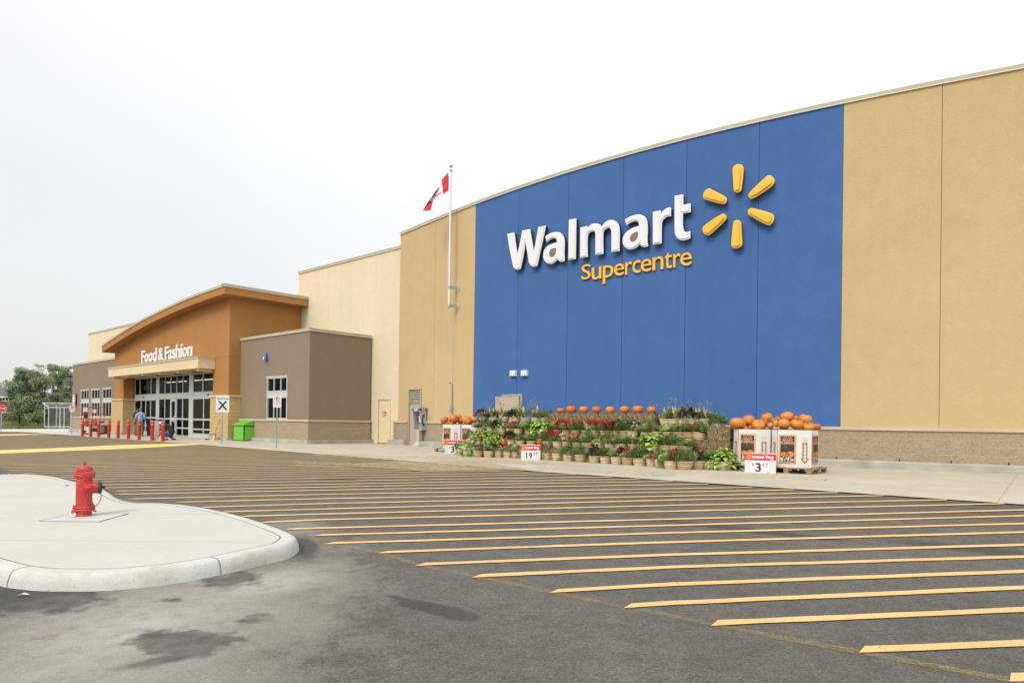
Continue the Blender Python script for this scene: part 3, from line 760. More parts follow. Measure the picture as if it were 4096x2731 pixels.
for a, b in ((-33.0, -31.02), (-30.5, -28.55), (-28.03, -26.05)): window(a, b, LW, 3.18, 0, 3)

# orange gabled entrance
WO, WF, WG, WK = .62, 1.26, -.06, 1.52
top = [(-24.26, 5.92), (-22.8, 6.19), (-21.27, 6.44), (-19.7, 6.69), (-18.14, 6.92), (-16.7, 7.09), (-15.19, 7.245), (-13.5, 7.41), (-11.88, 7.55), (-10.5, 7.655), (-9.06, 7.74), (-7.5, 7.80), (-6.0, 7.85)]
bot = [(-24.25, 5.55), (-22.0, 5.93), (-20.3, 6.20), (-18.66, 6.45), (-16.7, 6.69), (-14.78, 6.90), (-13.1, 7.06), (-11.34, 7.20), (-9.5, 7.32), (-7.7, 7.41), (-5.99, 7.47)]
def bz(u): return pw(bot, u)
def tz(u): return pw(top, u)
g = MB(); us = [-23.7+i*(23.7-6.73)/16 for i in range(17)]
out = [TB(-23.7, WO, 2.34)]+[TB(u, WO, bz(u)+.02) for u in us]+[TB(-6.73, WO, 2.34), TB(-8.56, WO, 2.34), TB(-8.56, WO, 3.76), TB(-21.9, WO, 3.76), TB(-21.9, WO, 2.34)]
g.prism(out, N*-.60 if 0 else Vector((-N.x*.62, -N.y*.62, 0)))
g.box(-6.98, -6.732, WC, WO-.62, HB-.5, 7.46, TB); g.box(-6.98, -6.735, -.1, WO-.62, 2.34, HB-.4, TB)
mk('gable_wall', g, M_orange, store)
j = MB(); j.box(-8.4, -6.73, WO-.001, WO+.003, 4.36, 4.375, TB).box(-6.73, -6.727, -.0, WO, 4.36, 4.375, TB).box(-15.2, -15.19, WO, WO+.003, 4.4, 6.83, TB); mk('stucco_joint', j, groove((.24, .10, .03)), store)
r = MB(); r.prism([TB(u, WF, z) for u, z in bot]+[TB(u, WF, z) for u, z in top[::-1]], (-N.x*(WF-WC), -N.y*(WF-WC), 0)); mk('gable_roof', r, M_orange, store)
r = MB()
ctop = [(u, z+.105) for u, z in top]
r.prism([TB(u, WF+.04, z+.013) for u, z in top]+[TB(u, WF+.04, z) for u, z in ctop[::-1]], (-N.x*.25, -N.y*.25, 0)); r.prism([TB(u, WF+.05, z-.006) for u, z in top]+[TB(u, WF+.05, z+.013) for u, z in top[::-1]], (-N.x*.2, -N.y*.2, 0), 1)
r.box(-6.3, -5.96, WC+.06, WF+.04, 7.865, 7.99, TB).box(-6.2, -5.95, WC+.06, WF+.05, 7.845, 7.864, TB, 1).box(-24.33, -24.2, WC+.06, WF, 5.93, 6.03, TB)
mk('gable_coping', r, [M_coping, M_drip], store)
# canopy with its beams
k_ = MB(); k_.box(-22.03, -8.36, WO+.003, WK, 3.76, 4.29, TB); ca = mk('canopy', k_, M_canopy, store)
k_ = MB(); k_.box(-22.07, -8.33, WO+.004, WK+.04, 4.30, 4.385, TB).box(-22.08, -8.32, WO+.004, WK+.05, 4.285, 4.30, TB, 1); mk('canopy_coping', k_, [M_coping, M_drip], ca)
for px, py in ((451, 1519), (507, 1514), (568, 1508), (635.5, 1501.5), (708, 1494.5), (788.5, 1486.5)):
    u_ = onw(px, py, WK-.12)[0]; k_ = MB(); k_.box(u_-.06, u_+.12, WO-.0, WK-.12, 3.62, 3.76, TB); mk('canopy_beam', k_, M_canopy, ca)
# block pillars
for (u0, u1) in ((-24.02, -21.87), (-8.76, -6.65)):
    k_ = MB(); k_.box(u0, u1, WG+.005, WO+.05, -.3, 2.25, TB)
    vs = k_.v[:]; k_ = MB(); corner_band(k_, [(u0, WG), (u0, WO+.05), (u1, WO+.05), (u1, WG)], -.2, 0, -.3, 2.25); mk('block_pillar', k_, M_yblock, store)
    k_ = MB(); corner_band(k_, [(u0, WG), (u0, WO+.05), (u1, WO+.05), (u1, WG)], -.25, .05, 2.25, 2.345); mk('pillar_ledge', k_, M_yledge, store)
    k_ = MB(); corner_band(k_, [(u0, WG), (u0, WO+.05), (u1, WO+.05), (u1, WG)], -.2, .13, -.3, .10); mk('footing', k_, M_conc, store)
# glazed entrance front
f = MB(); z0, z1 = -.06, 3.76
def fb(u0, u1, za, zb, d0=-.045, d1=.012): f.box(u0, u1, WG+d0, WG+d1, za, zb, TB)
fb(-21.9, -21.78, z0, z1); fb(-18.17, -17.66, z0, z1); fb(-13.2, -12.62, z0, z1); fb(-8.68, -8.56, z0, z1)
for a, b in ((-21.78, -18.17), (-17.66, -13.2), (-12.62, -8.68)): fb(a, b, 3.66, z1); fb(a, b, 2.36, 2.58, -.05, .0)
for a, b in ((-21.78, -18.17), (-12.62, -8.68)): fb(a, b, 2.22, 2.36, -.05, .03); fb(a, b, 2.58, 2.64)
for u in (-20.95, -19.02): fb(u-.045, u+.045, 2.6, 3.68)
for u in (-11.35,): fb(u-.05, u+.05, 2.6, 3.68)
for k in range(1, 5): u = -17.66+4.46*k/5; fb(u-.035, u+.035, 2.3, 3.68)
fb(-17.66, -13.2, 2.58, 2.63); fb(-17.66, -13.2, 2.27, 2.36)
for u in (-20.72, -19.95, -19.1): fb(u-.05, u+.05, z0, 2.24, -.05, -.006)
for a, b in ((-21.78, -18.17),): fb(a, b, 1.05, 1.15, -.05, -.006); fb(a, b, z0, .22, -.05, -.003); fb(a, b, .55, .63, -.05, -.006)
for u in (-11.25, -10.2, -9.4): fb(u-.05, u+.05, z0, 2.24, -.05, -.006)
fb(-12.62, -8.68, .98, 1.08, -.05, -.006); fb(-12.62, -8.68, z0, .22, -.05, -.003); fb(-12.62, -8.68, .42, .5, -.05, -.006)
us = [-17.66+4.46*k/5 for k in range(6)]
for k in (1, 2, 3, 4): fb(us[k]-.04, us[k]+.04, z0, 2.3)
for k in (0, 1, 3, 4): fb(us[k], us[k+1], 1.0, 1.09); fb(us[k], us[k+1], .46, .54); fb(us[k], us[k+1], z0, .06)
fb(-17.66, -13.2, z0, .02)
sf = mk('entrance_frame', f, M_alu, store)
f = MB(); a, b = us[2]+.05, us[3]-.05
f.box(a, a+.11, WG-.052, WG+.02, 0, 2.26, TB).box(b-.11, b, WG-.03, WG+.03, 0, 2.26, TB).box(a+.11, b-.11, WG-.03, WG+.03, 2.12, 2.26, TB).box(a+.11, b-.11, WG-.03, WG+.03, .9, 1.12, TB).box(a+.11, b-.11, WG-.03, WG+.03, 0, .24, TB)
sdoor = mk('swing_door', f, M_alu, store)
f = MB(); f.tube([TB(b-.06, WG+.03, 1.24), TB(b-.06, WG+.09, 1.24), TB(b-.06, WG+.09, .8), TB(b-.06, WG+.03, .8)], .014, 6, smooth=False); mk('handle', f, M_white, sdoor)
f = MB()
for a, b, x, y in ((-21.85, -18.1, .05, 3.7), (-17.7, -13.15, .03, 3.7), (-12.65, -8.6, .05, 3.7)): f.add([TB(a, WG-.03, x), TB(b, WG-.03, x), TB(b, WG-.03, y), TB(a, WG-.03, y)], [(0, 1, 2, 3)])
mk('entrance_pane', f, M_glass, store)
for a in (-20.45, -10.75): f = MB(); f.box(a, a+.25, WG+.012, WG+.06, 2.42, 2.48, TB); mk('door_sensor', f, M_black, store)
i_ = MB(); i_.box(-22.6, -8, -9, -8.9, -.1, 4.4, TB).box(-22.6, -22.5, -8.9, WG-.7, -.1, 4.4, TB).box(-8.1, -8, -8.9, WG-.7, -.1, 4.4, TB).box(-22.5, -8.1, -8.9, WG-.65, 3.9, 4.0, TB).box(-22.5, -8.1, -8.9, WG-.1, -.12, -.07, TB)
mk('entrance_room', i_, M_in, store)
i_ = MB()
for u in (-20.4, -18.6, -16.6, -15.0, -13.6, -12.0, -10.2): i_.box(u-.6, u+.6, -1.9, -1.75, 3.52, 3.56, TB)
mk('ceiling_tube', i_, M_lamp, store)
i_ = MB(); i_.box(-15.6, -14.8, -2.5, -2.4, .9, 1.95, TB).box(-13.6+.4, -12.7+.3, -3, -2.9, 1.0, 1.9, TB); mk('indoor_poster', i_, mat('poster_blue', (.04, .14, .36), .5), store)

# wall lights, electrical boxes
f = MB(); s_ = onw(1061, 1425, .1)
f.add([TB(s_[0]-.13, .001, s_[1]-.19), TB(s_[0]+.13, .001, s_[1]-.19), TB(s_[0]+.16, .17, s_[1]-.19), TB(s_[0]-.16, .17, s_[1]-.19), TB(s_[0]-.04, .001, s_[1]+.2), TB(s_[0]+.04, .001, s_[1]+.2), TB(s_[0]+.04, .06, s_[1]+.2), TB(s_[0]-.04, .06, s_[1]+.2)],
      [(0, 1, 2, 3), (4, 5, 6, 7), (3, 2, 6, 7), (1, 2, 6, 5), (0, 3, 7, 4), (0, 1, 5, 4)])
wl = thing('wall_lamp', 'small blue tapered lamp high on the brown wall right of the entrance', 'wall light', bw(s_[0], 0, s_[1]))
mk('housing', f, mat('lamp_blue', (.05, .10, .50), .35), wl, fix=True)
f = MB(); f.box(s_[0]-.10, s_[0]+.02, .165, .172, s_[1]-.16, s_[1]-.04, TB); mk('decal', f, M_white, wl)
u_ = onw(306, 1605, 0)[0]
wl = thing('wall_lamp', 'tall white cylinder lamp at the far end of the brown wall', 'wall light', bw(u_, 0, 2))
f = MB(); f.box(u_-.12, u_+.14, .002, .07, 1.98, 2.92, TB); mk('back_plate', f, M_black, wl)
f = MB(); f.tube([TB(u_, .16, 2.04), TB(u_, .16, 2.86)], .11, 12); mk('shade', f, mat('opal', (.80, .82, .92), .3), wl)
f = MB(); f.tube([TB(u_, .16, 2.16), TB(u_, .16, 2.19)], .118, 12).tube([TB(u_, .16, 2.72), TB(u_, .16, 2.75)], .118, 12); mk('band', f, M_black, wl)
for (px, py, tx) in ((2049.3, 1493, 'left'), (2094.5, 1492, 'right')):
    l, p = FP.hit(px, py, .1); T = place_T(l)
    o = thing('outlet_box', 'white weatherproof twin outlet box, the %s one of the pair on the blue wall' % tx, 'outlet box', p, 0, 'white outlet boxes on the blue wall')
    f = MB(); f.box(-.15, .15, 0, .10, p.z-.11, p.z+.11, T); mk('box', f, M_white, o)
    for sx in (-.075, .075):
        f = MB(); f.box(sx-.05, sx+.05, .10, .125, p.z-.085, p.z+.09, T); c_ = mk('cover', f, M_white, o)
        f = MB(); f.box(sx-.015, sx+.015, .105, .13, p.z-.125, p.z-.088, T); mk('plug', f, M_black, o)

# ------------------------------------------------------------ lettering
def textmesh(txt, size=1, offset=0, sx=1, extrude=0, align='LEFT', spacing=1.0, res=3):
    cu = bpy.data.curves.new('t', 'FONT'); cu.body = txt; cu.size = size; cu.offset = offset; cu.extrude = extrude; cu.align_x = align; cu.space_character = spacing; cu.resolution_u = res
    o = bpy.data.objects.new('t', cu); me = bpy.data.meshes.new_from_object(o)
    V = [(v.co.x*sx, v.co.y, v.co.z) for v in me.vertices]; Fc = [tuple(p.vertices) for p in me.polygons]
    bpy.data.meshes.remove(me); bpy.data.objects.remove(o); bpy.data.curves.remove(cu); return V, Fc
def put_text(mb, txt, T, x0, x1, z0, z1, m=0, offset=.02, y=0, th=0, spacing=1.0):
    """fit text to the box x0..x1, z0..z1 of a frame T(x, y, z); y is the distance in front"""
    V, Fc = textmesh(txt, 1, offset, spacing=spacing, extrude=.5 if th else 0)
    a, b = min(v[0] for v in V), max(v[0] for v in V); c, d = min(v[1] for v in V), max(v[1] for v in V)
    mb.add([T(x0+(v[0]-a)/(b-a)*(x1-x0), y+(v[2]+.5)*th if th else y, z0+(v[1]-c)/(d-c)*(z1-z0)) for v in V], Fc, m)
def inset(poly, d):
    n = len(poly); area = sum(poly[i][0]*poly[(i+1) % n][1]-poly[(i+1) % n][0]*poly[i][1] for i in range(n)); sg = 1 if area > 0 else -1; out = []
    for i in range(n):
        a, b, c = Vector(poly[i-1]), Vector(poly[i]), Vector(poly[(i+1) % n])
        e1 = (b-a); e2 = (c-b)
        if e1.length < 1e-6 or e2.length < 1e-6: out.append(tuple(b)); continue
        e1.normalize(); e2.normalize()
        n1, n2 = Vector((-e1.y, e1.x))*sg, Vector((-e2.y, e2.x))*sg; h = (n1+n2)
        if h.length < .3: h = n1
        h.normalize(); k = min(2.0, 1/max(.3, h.dot(n1))); out.append(tuple(b+h*d*k))
    return out
def smooth_poly(P, sharp=.8):
    """round the gentle corners of a traced outline, keep the hard ones"""
    n = len(P); out = []
    for i in range(n):
        a, b, c = Vector(P[i-1]), Vector(P[i]), Vector(P[(i+1) % n])
        e1, e2 = (b-a), (c-b); ang = e1.angle(e2) if e1.length and e2.length else 0
        if ang > sharp or ang < .06: out.append(tuple(b))
        else: out.append(tuple(b-e1*.25)); out.append(tuple(b)) if 0 else None; out.append(tuple(b+e2*.25))
    return out
def wall_letter(name, parent, org, sc, pts, mats, off=.20, flange=.035, depth=.13, raise_=.03, ins=.035, hole=None, smooth=True):
    """outline traced on the photograph, laid on the plane tangent to the wall behind the letter"""
    P = [(org[0]+x/sc, org[1]+y/sc) for x, y in pts]
    cx_, cy_ = sum(p[0] for p in P)/len(P), sum(p[1] for p in P)/len(P)
    l, c = FP.hit(cx_, cy_, off); q, nn_ = FP.at(l, off); t_ = Vector((-nn_.y, nn_.x))
    def pl(x, y):
        d = ray(x, y); t = q.dot(nn_)/(d.x*nn_.x+d.y*nn_.y); w = d.xy*t-q; return (w.dot(t_), HC+d.z*t)
    L2 = [pl(*p) for p in P]
    if smooth: L2 = smooth_poly(L2)
    def T3(x, y, z): return (q.x+t_.x*x+nn_.x*y, q.y+t_.y*x+nn_.y*y, z)
    f = MB(); n = len(L2)
    rings = [(L2, -flange), (L2, -.008), (inset(L2, .008), 0), (inset(L2, ins), .004), (inset(L2, ins+.012), raise_)]
    vs = [T3(x, y, z) for R, y in rings for x, z in R]
    from mathutils.geometry import tessellate_polygon
    f.add(vs, [(r*n+i, r*n+(i+1) % n, (r+1)*n+(i+1) % n, (r+1)*n+i) for r in range(4) for i in range(n)]+[tuple(4*n+k for k in t) for t in tessellate_polygon([[Vector((x, z, 0)) for x, z in rings[4][0]]])])
    o = mk(name, f, mats[0], parent)
    b = MB(); I2 = inset(L2, .022); b.prism([T3(x, -flange, z) for x, z in I2], (-nn_.x*depth, -nn_.y*depth, 0)); mk('letter_return', b, mats[1], o)
    if hole:
        h = MB(); H2 = smooth_poly([pl(org[0]+x/sc, org[1]+y/sc) for x, y in hole]); m_ = len(H2); H3 = inset(H2, -.03)
        h.add([T3(x, raise_+.0015, z) for x, z in H2], [tuple(range(m_))]); mk('counter_plate', h, mats[2], o)
    return o
G1 = ((2010, 860), 6.533); G2 = ((2300, 820), 6.533); G3 = ((2560, 760), 6.533)
LET = [(G1, [(118, 495), (305, 458), (313, 545), (335, 700), (362, 880), (390, 1050), (515, 405), (715, 368), (726, 440), (760, 640), (790, 820), (815, 985), (930, 320), (1125, 275), (1118, 340), (1030, 750), (970, 1020), (905, 1320), (860, 1350), (800, 1358), (740, 1335), (700, 1280), (680, 1220), (640, 970), (608, 780), (593, 700), (575, 900), (530, 1130), (470, 1400), (430, 1425), (370, 1432), (310, 1405), (270, 1340), (250, 1250), (180, 900)], None),
 (G1, [(1112, 560), (1150, 530), (1240, 480), (1330, 450), (1420, 442), (1500, 460), (1560, 510), (1600, 580), (1620, 680), (1622, 800), (1612, 950), (1612, 1060), (1618, 1200), (1570, 1225), (1520, 1225), (1475, 1210), (1435, 1160), (1400, 1200), (1350, 1250), (1290, 1280), (1220, 1283), (1150, 1255), (1090, 1200), (1058, 1120), (1055, 1030), (1075, 930), (1130, 850), (1210, 785), (1310, 740), (1415, 718), (1418, 680), (1408, 635), (1375, 610), (1330, 605), (1270, 625), (1200, 670), (1150, 705), (1130, 640)],
  [(1412, 860), (1412, 960), (1405, 1010), (1380, 1060), (1330, 1100), (1280, 1108), (1240, 1075), (1228, 1020), (1235, 960), (1275, 900), (1340, 872)]),
 (G1, [(1728, 130), (1922, 88), (1918, 650), (1908, 1150), (1720, 1178), (1716, 1150), (1720, 600)], None),
 (G2, [(133, 590), (320, 548), (328, 602), (370, 545), (430, 500), (500, 480), (570, 480), (630, 500), (670, 535), (692, 570), (740, 500), (810, 430), (890, 393), (970, 388), (1040, 410), (1100, 465), (1140, 530), (1160, 620), (1165, 750), (1160, 1000), (1158, 1205), (955, 1232), (945, 1200), (948, 700), (935, 650), (910, 610), (870, 600), (820, 615), (770, 650), (740, 700), (730, 780), (735, 1280), (540, 1308), (528, 1275), (528, 740), (515, 705), (480, 685), (440, 690), (390, 715), (345, 755), (325, 820), (322, 1000), (325, 1358), (138, 1385), (127, 1350), (130, 1000)], None),
 (G2, [(1302, 385), (1350, 350), (1440, 300), (1540, 262), (1640, 245), (1720, 250), (1790, 280), (1840, 330), (1880, 410), (1897, 520), (1900, 650), (1888, 850), (1890, 980), (1905, 1070), (1860, 1095), (1800, 1105), (1750, 1090), (1710, 1055), (1690, 1020), (1640, 1080), (1570, 1130), (1490, 1160), (1420, 1168), (1340, 1140), (1280, 1080), (1245, 1010), (1237, 930), (1250, 840), (1290, 760), (1360, 690), (1440, 630), (1540, 580), (1665, 548), (1668, 500), (1655, 455), (1620, 428), (1570, 422), (1510, 432), (1430, 470), (1350, 533), (1330, 500)],
  [(1660, 700), (1660, 800), (1645, 870), (1600, 930), (1550, 965), (1500, 975), (1460, 950), (1443, 900), (1450, 830), (1500, 760), (1580, 715)]),
 (G3, [(330, 570), (540, 530), (541, 620), (600, 540), (660, 490), (730, 460), (808, 456), (805, 690), (740, 690), (690, 705), (620, 760), (580, 820), (565, 900), (562, 1000), (560, 1400), (335, 1432), (328, 1400)], None),
 (G3, [(900, 155), (1128, 112), (1130, 385), (1320, 350), (1322, 580), (1118, 615), (1115, 900), (1125, 1000), (1150, 1070), (1180, 1098), (1230, 1095), (1312, 1075), (1310, 1265), (1240, 1295), (1140, 1318), (1060, 1315), (1000, 1290), (950, 1240), (915, 1170), (897, 1080), (897, 600)], None)]
M_lw = mat('letter_white', (.70, .71, .74), .35); M_lr = mat('letter_return_dark', (.035, .035, .03), .5); M_lb = mat('counter_brown', (.17, .15, .12), .6)
M_ly = mat('letter_yellow', (.80, .44, .03), .4, (30, .05)); M_lyr = mat('yellow_return', (.04, .035, .02), .5)
l, p = FP.hit(2400, 930, .2)
sg = thing('wall_sign', 'large white raised letters spelling the store name across the blue wall', 'sign', p)
for (G, pts, hole) in LET: wall_letter('letter', sg, G[0], G[1], pts, (M_lw, M_lr, M_lb), hole=hole)
SPK = [[(590, 140), (620, 100), (660, 75), (710, 70), (755, 85), (780, 120), (778, 200), (765, 330), (748, 480), (730, 530), (700, 550), (660, 552), (625, 540), (608, 510), (600, 350)],
 [(1180, 265), (1215, 257), (1260, 270), (1295, 310), (1305, 360), (1290, 410), (1240, 460), (1050, 590), (940, 655), (905, 658), (870, 635), (857, 590), (880, 550), (1000, 430)],
 [(185, 480), (220, 487), (350, 555), (470, 620), (495, 650), (495, 700), (475, 735), (430, 752), (330, 730), (190, 690), (110, 665), (90, 630), (95, 570), (130, 510)],
 [(425, 905), (465, 920), (490, 955), (490, 1000), (440, 1060), (320, 1170), (220, 1260), (170, 1282), (120, 1260), (85, 1210), (80, 1160), (110, 1110), (250, 1010)],
 [(660, 1013), (700, 1018), (735, 1045), (742, 1120), (750, 1300), (760, 1420), (740, 1465), (690, 1495), (640, 1500), (590, 1485), (567, 1440), (575, 1320), (600, 1060), (625, 1025)],
 [(920, 815), (1000, 830), (1150, 870), (1260, 905), (1295, 940), (1297, 1000), (1270, 1070), (1220, 1108), (1170, 1100), (1050, 1040), (880, 940), (850, 900), (855, 850), (885, 822)]]
l, p = FP.hit(2950, 830, .2)
sp = thing('wall_emblem', 'starburst of six raised yellow rays on the blue wall right of the white letters', 'emblem', p)
for pts in SPK: wall_letter('ray', sp, (2790, 640), 4.2375, pts, (M_ly, M_lyr), ins=.05, raise_=.05, flange=.05)
# smaller yellow word below, one letter at a time along the curve
l, p = FP.hit(2550, 1060, .06)
sg2 = thing('wall_sign', 'yellow word in smaller raised letters under the white store name', 'sign', p)
SUP = [('S', 162, 495, 1265, 715, 4), ('u', 540, 888, 1270, 815, 4), ('p', 950, 1335, 1410, 750, 4), ('e', 1365, 1728, 1130, 690, 4), ('r', 1775, 2018, 1085, 620, 4), ('c', -82, 215, 1035, 570, 5), ('e', 228, 615, 985, 520, 5), ('n', 660, 1055, 915, 430, 5), ('t', 1100, 1380, 865, 285, 5), ('r', 1425, 1688, 815, 318, 5), ('e', 1680, 2100, 765, 280, 5)]
for ch, xa, xb, yb, yt, w_ in SUP:
    ox = 2310 if w_ == 4 else 2540
    xa, xb = ox+xa/9.225, ox+xb/9.225; yb, yt = 980+yb/9.225, 980+yt/9.225
    xm = (xa+xb)/2
    l, c = FP.hit(xm, (yb+yt)/2, .05); q, nn_ = FP.at(l, .05); t_ = Vector((-nn_.y, nn_.x))
    def pl(x, y): d = ray(x, y); t = q.dot(nn_)/(d.x*nn_.x+d.y*nn_.y); w = d.xy*t-q; return (w.dot(t_), HC+d.z*t)
    X0, X1 = pl(xa, (yb+yt)/2)[0], pl(xb, (yb+yt)/2)[0]; Z0, Z1 = pl(xm, yb)[1], pl(xm, yt)[1]
    f = MB(); put_text(f, ch, lambda x, y, z: (q.x+t_.x*x+nn_.x*y, q.y+t_.y*x+nn_.y*y, z), X0, X1, Z0, Z1, 0, .0, -.035, .06); mk('letter', f, M_ly, sg2)
# white word sign over the entrance
u0, z0 = onw(564.5, 1451, WO+.09); u1, z1 = onw(767, 1424, WO+.09)
fs = thing('entrance_sign', 'condensed white letters on the orange gable above the canopy', 'sign', bw((u0+u1)/2, WO, 4.9))
FF = [('F', 235, 362, 860, 400), ('o', 355, 492, 848, 500), ('o', 503, 642, 825, 475), ('d', 655, 808, 795, 292), ('&', 868, 1052, 770, 280), ('F', 1115, 1257, 738, 240), ('a', 1240, 1382, 720, 352), ('s', 1395, 1518, 700, 330), ('h', 1532, 1685, 675, 155), ('i', 1702, 1775, 655, 140), ('o', 1782, 1950, 645, 262), ('n', 1965, 2138, 612, 232)]
for ch, xa, xb, yb, yt in FF:
    k = 9.408; xa, xb, yb, yt = 540+xa/k, 540+xb/k, 1360+yb/k, 1360+yt/k; xm = (xa+xb)/2
    f = MB(); put_text(f, ch, lambda x, y, z: TB(x, WO+y, z), onw(xa, (yb+yt)/2, WO+.09)[0], onw(xb, (yb+yt)/2, WO+.09)[0], onw(xm, yb, WO+.09)[1], onw(xm, yt, WO+.09)[1], 0, .02, .01, .08); mk('letter', f, M_white, fs)
gt = MB()
def GT(x, y, z): return TB(x, WG+.022, z)
M_decal = mat('glass_decal', (.075, .08, .07), .6)
f = MB(); put_text(f, 'Enter', lambda x, y, z: TB(x, WG-.026, z), -20.3, -19.2, 2.95, 3.2, 0, .01); put_text(f, 'Exit', lambda x, y, z: TB(x, WG-.026, z), -10.6, -9.7, 2.95, 3.2, 0, .01); mk('glass_lettering', f, M_decal, store)

# sign on the fire exit door
d_ = thing('exit_notice', 'red and white fire exit notice on the cream door', 'notice', bw(1.03, WC, 1.45))
T = lambda x, y, z: TB(x, WC-.011+y, z)
f = MB(); f.box(.86, 1.20, 0, .004, 1.24, 1.66, T); mk('plate', f, M_white, d_)
f = MB(); f.box(.87, 1.19, .004, .006, 1.34, 1.56, T); put_text(f, 'FIRE EXIT', T, .89, 1.17, 1.265, 1.32, 0, .03, .007); put_text(f, 'DO NOT BLOCK', T, .89, 1.17, 1.59, 1.64, 0, .03, .007); mk('panel', f, M_redsign, d_)
f = MB(); f.box(.91, .97, .006, .009, 1.37, 1.53, T).box(.97, 1.0, .006, .009, 1.37, 1.39, T)
f.tube([T(1.07, .01, 1.52), T(1.07, .01, 1.521)], .014); f.box(1.05, 1.08, .006, .009, 1.44, 1.50, T).box(1.02, 1.06, .006, .009, 1.41, 1.44, T).box(1.07, 1.12, .006, .009, 1.38, 1.43, T).box(1.08, 1.13, .006, .009, 1.46, 1.48, T); mk('pictogram', f, M_white, d_)

# ------------------------------------------------------------ flagpole, flag, conduit
l1, c1 = FP.hit(1815.5, 1149, 0); l0, c0 = FP.hit(1813.5, 1222, 0)
q, nn_ = FP.at(l0); t_ = Vector((-nn_.y, nn_.x))
def hitplane(px, py, off):
    d = ray(px, py); qq = q+nn_*off; t = qq.dot(nn_)/(d.x*nn_.x+d.y*nn_.y); return Vector((d.x*t, d.y*t, HC+d.z*t))
PO = .42
pb = hitplane(1796.5, 1221, PO); pt = hitplane(1805, 682, PO); pc = (pb+pt)/2
px_, py_ = pb.x, pb.y; zt = pt.z; zb = pb.z-.05
pole = thing('flagpole', 'white flagpole bracketed to the tan wall beside the blue panel', 'flagpole', (px_, py_, zb))
f = MB(); f.lathe([(.052, zb), (.052, zb+2.4), (.048, zb+4), (.036, zt)], 16, c=(px_, py_, 0)); mk('shaft', f, mat('pole_white', (.68, .69, .68), .35), pole)
f = MB(); f.lathe([(.05, zt-.10), (.03, zt-.02), (.09, zt), (.02, zt+.03), (.02, zt+.12)], 14, c=(px_, py_, 0)); f.sphere((px_, py_, zt+.20), .085, 10); mk('finial', f, M_alu, pole, fix=True)
for z in (hitplane(1797, 1147, PO).z, pb.z):
    f = MB(); f.lathe([(.078, z-.06), (.078, z+.04)], 16, c=(px_, py_, 0))
    w0 = q+nn_*0; base = Vector((px_, py_))-nn_*PO
    f.add([(px_+t_.x*a_+nn_.x*-.03*1, py_+t_.y*a_+nn_.y*-.03, z+b_) for a_ in (-.05, .07) for b_ in (-.06, .04)]+[(base.x+t_.x*(a_+.02), base.y+t_.y*(a_+.02), z+b_) for a_ in (-.03, .03) for b_ in (-.06, .06)], [(0, 1, 3, 2), (4, 5, 7, 6), (0, 1, 5, 4), (2, 3, 7, 6), (0, 2, 6, 4), (1, 3, 7, 5)])
    f.tube([(base.x+nn_.x*.0, base.y+nn_.y*.0, z-.02), (base.x+nn_.x*.025, base.y+nn_.y*.025, z-.02)], .165, 20); mk('bracket', f, mat('bracket_grey', (.42, .42, .38), .5), pole, fix=True)
rope = [hitplane(1796, 1224, PO-.03), hitplane(1798, 1330, .34), hitplane(1801.5, 1430, .2), hitplane(1806, 1538, .06)]
f = MB(); f.tube(rope, .011, 5); rp = [Vector((px_-.085, py_-.02, zt-.05)), Vector((px_-.10, py_-.02, zt-3)), Vector((px_-.075, py_-.02, zb+.1))]; f.tube(rp, .006, 5); mk('halyard', f, mat('rope', (.62, .60, .52), .8), pole)
cd0 = hitplane(1808.5, 1536, .06); cd1 = hitplane(1806, 1622, .06); cb = hitplane(1805.8, 1634, .06)
con = thing('wall_conduit', 'grey vertical conduit ending in a small grey box on the tan wall', 'conduit', (cd1.x, cd1.y, cb.z))
f = MB(); f.tube([(cd1.x, cd1.y, cb.z), (cd1.x, cd1.y, cd0.z)], .03, 8, smooth=False); mk('pipe', f, M_steel, con)
T = lambda x, y, z: (cd1.x+t_.x*x+nn_.x*y, cd1.y+t_.y*x+nn_.y*y, cb.z+z)
f = MB(); f.box(-.075, .075, -.055, .06, -.15, .13, T); mk('box', f, M_steel, con)
f = MB(); f.tube([T(-.03, .03, 1.08), T(-.10, .05, 1.08)], .02, 6); mk('cleat', f, M_black, con)
# flag: sheet hanging from its hoist, blown to the left and folded
UE = [(0, 735, 325), (.25, 560, 530), (.38, 470, 690), (.5, 385, 830), (.62, 290, 975), (.75, 215, 1085), (1, 70, 1335)]
LE = [(0, 738, 810), (.25, 605, 900), (.38, 500, 955), (.5, 405, 1000), (.62, 380, 1030), (.75, 352, 1060), (1, 268, 1325)]
def ed_(tab, t):
    for a, b in zip(tab, tab[1:]):
        if t <= b[0]+1e-9: k = (t-a[0])/(b[0]-a[0]); return lerp(a[1], b[1], k), lerp(a[2], b[2], k)
    return tab[-1][1:]
def flagpt(t, v, d=0):
    a, b = ed_(UE, t), ed_(LE, t); x, y = lerp(a[0], b[0], v), lerp(a[1], b[1], v)
    x += 16*sin(pi*v)*(1-t)*(1 if t < .1 else .3)
    D = Vector((px_, py_)).y+.12*sin(9*t+3*v)*t+.05*sin(14*v+6*t)*t-.05; return atD(1680+x/6.533, 640+y/6.533, D+d)
fl = thing('flag', 'red and white flag with a red maple leaf flying to the left of the flagpole', 'flag', flagpt(0, 0))
f = MB(); nt_, nv = 32, 14
for j in range(nv+1):
    for i in range(nt_+1): f.v.append(tuple(flagpt(i/nt_, j/nv)))
for j in range(nv):
    for i in range(nt_):
        f.f.append((j*(nt_+1)+i, j*(nt_+1)+i+1, (j+1)*(nt_+1)+i+1, (j+1)*(nt_+1)+i)); t = (i+.5)/nt_; f.m.append(0 if t < .25 or t > .75 else 1); f.uv.append(None); f.sm.append(True)
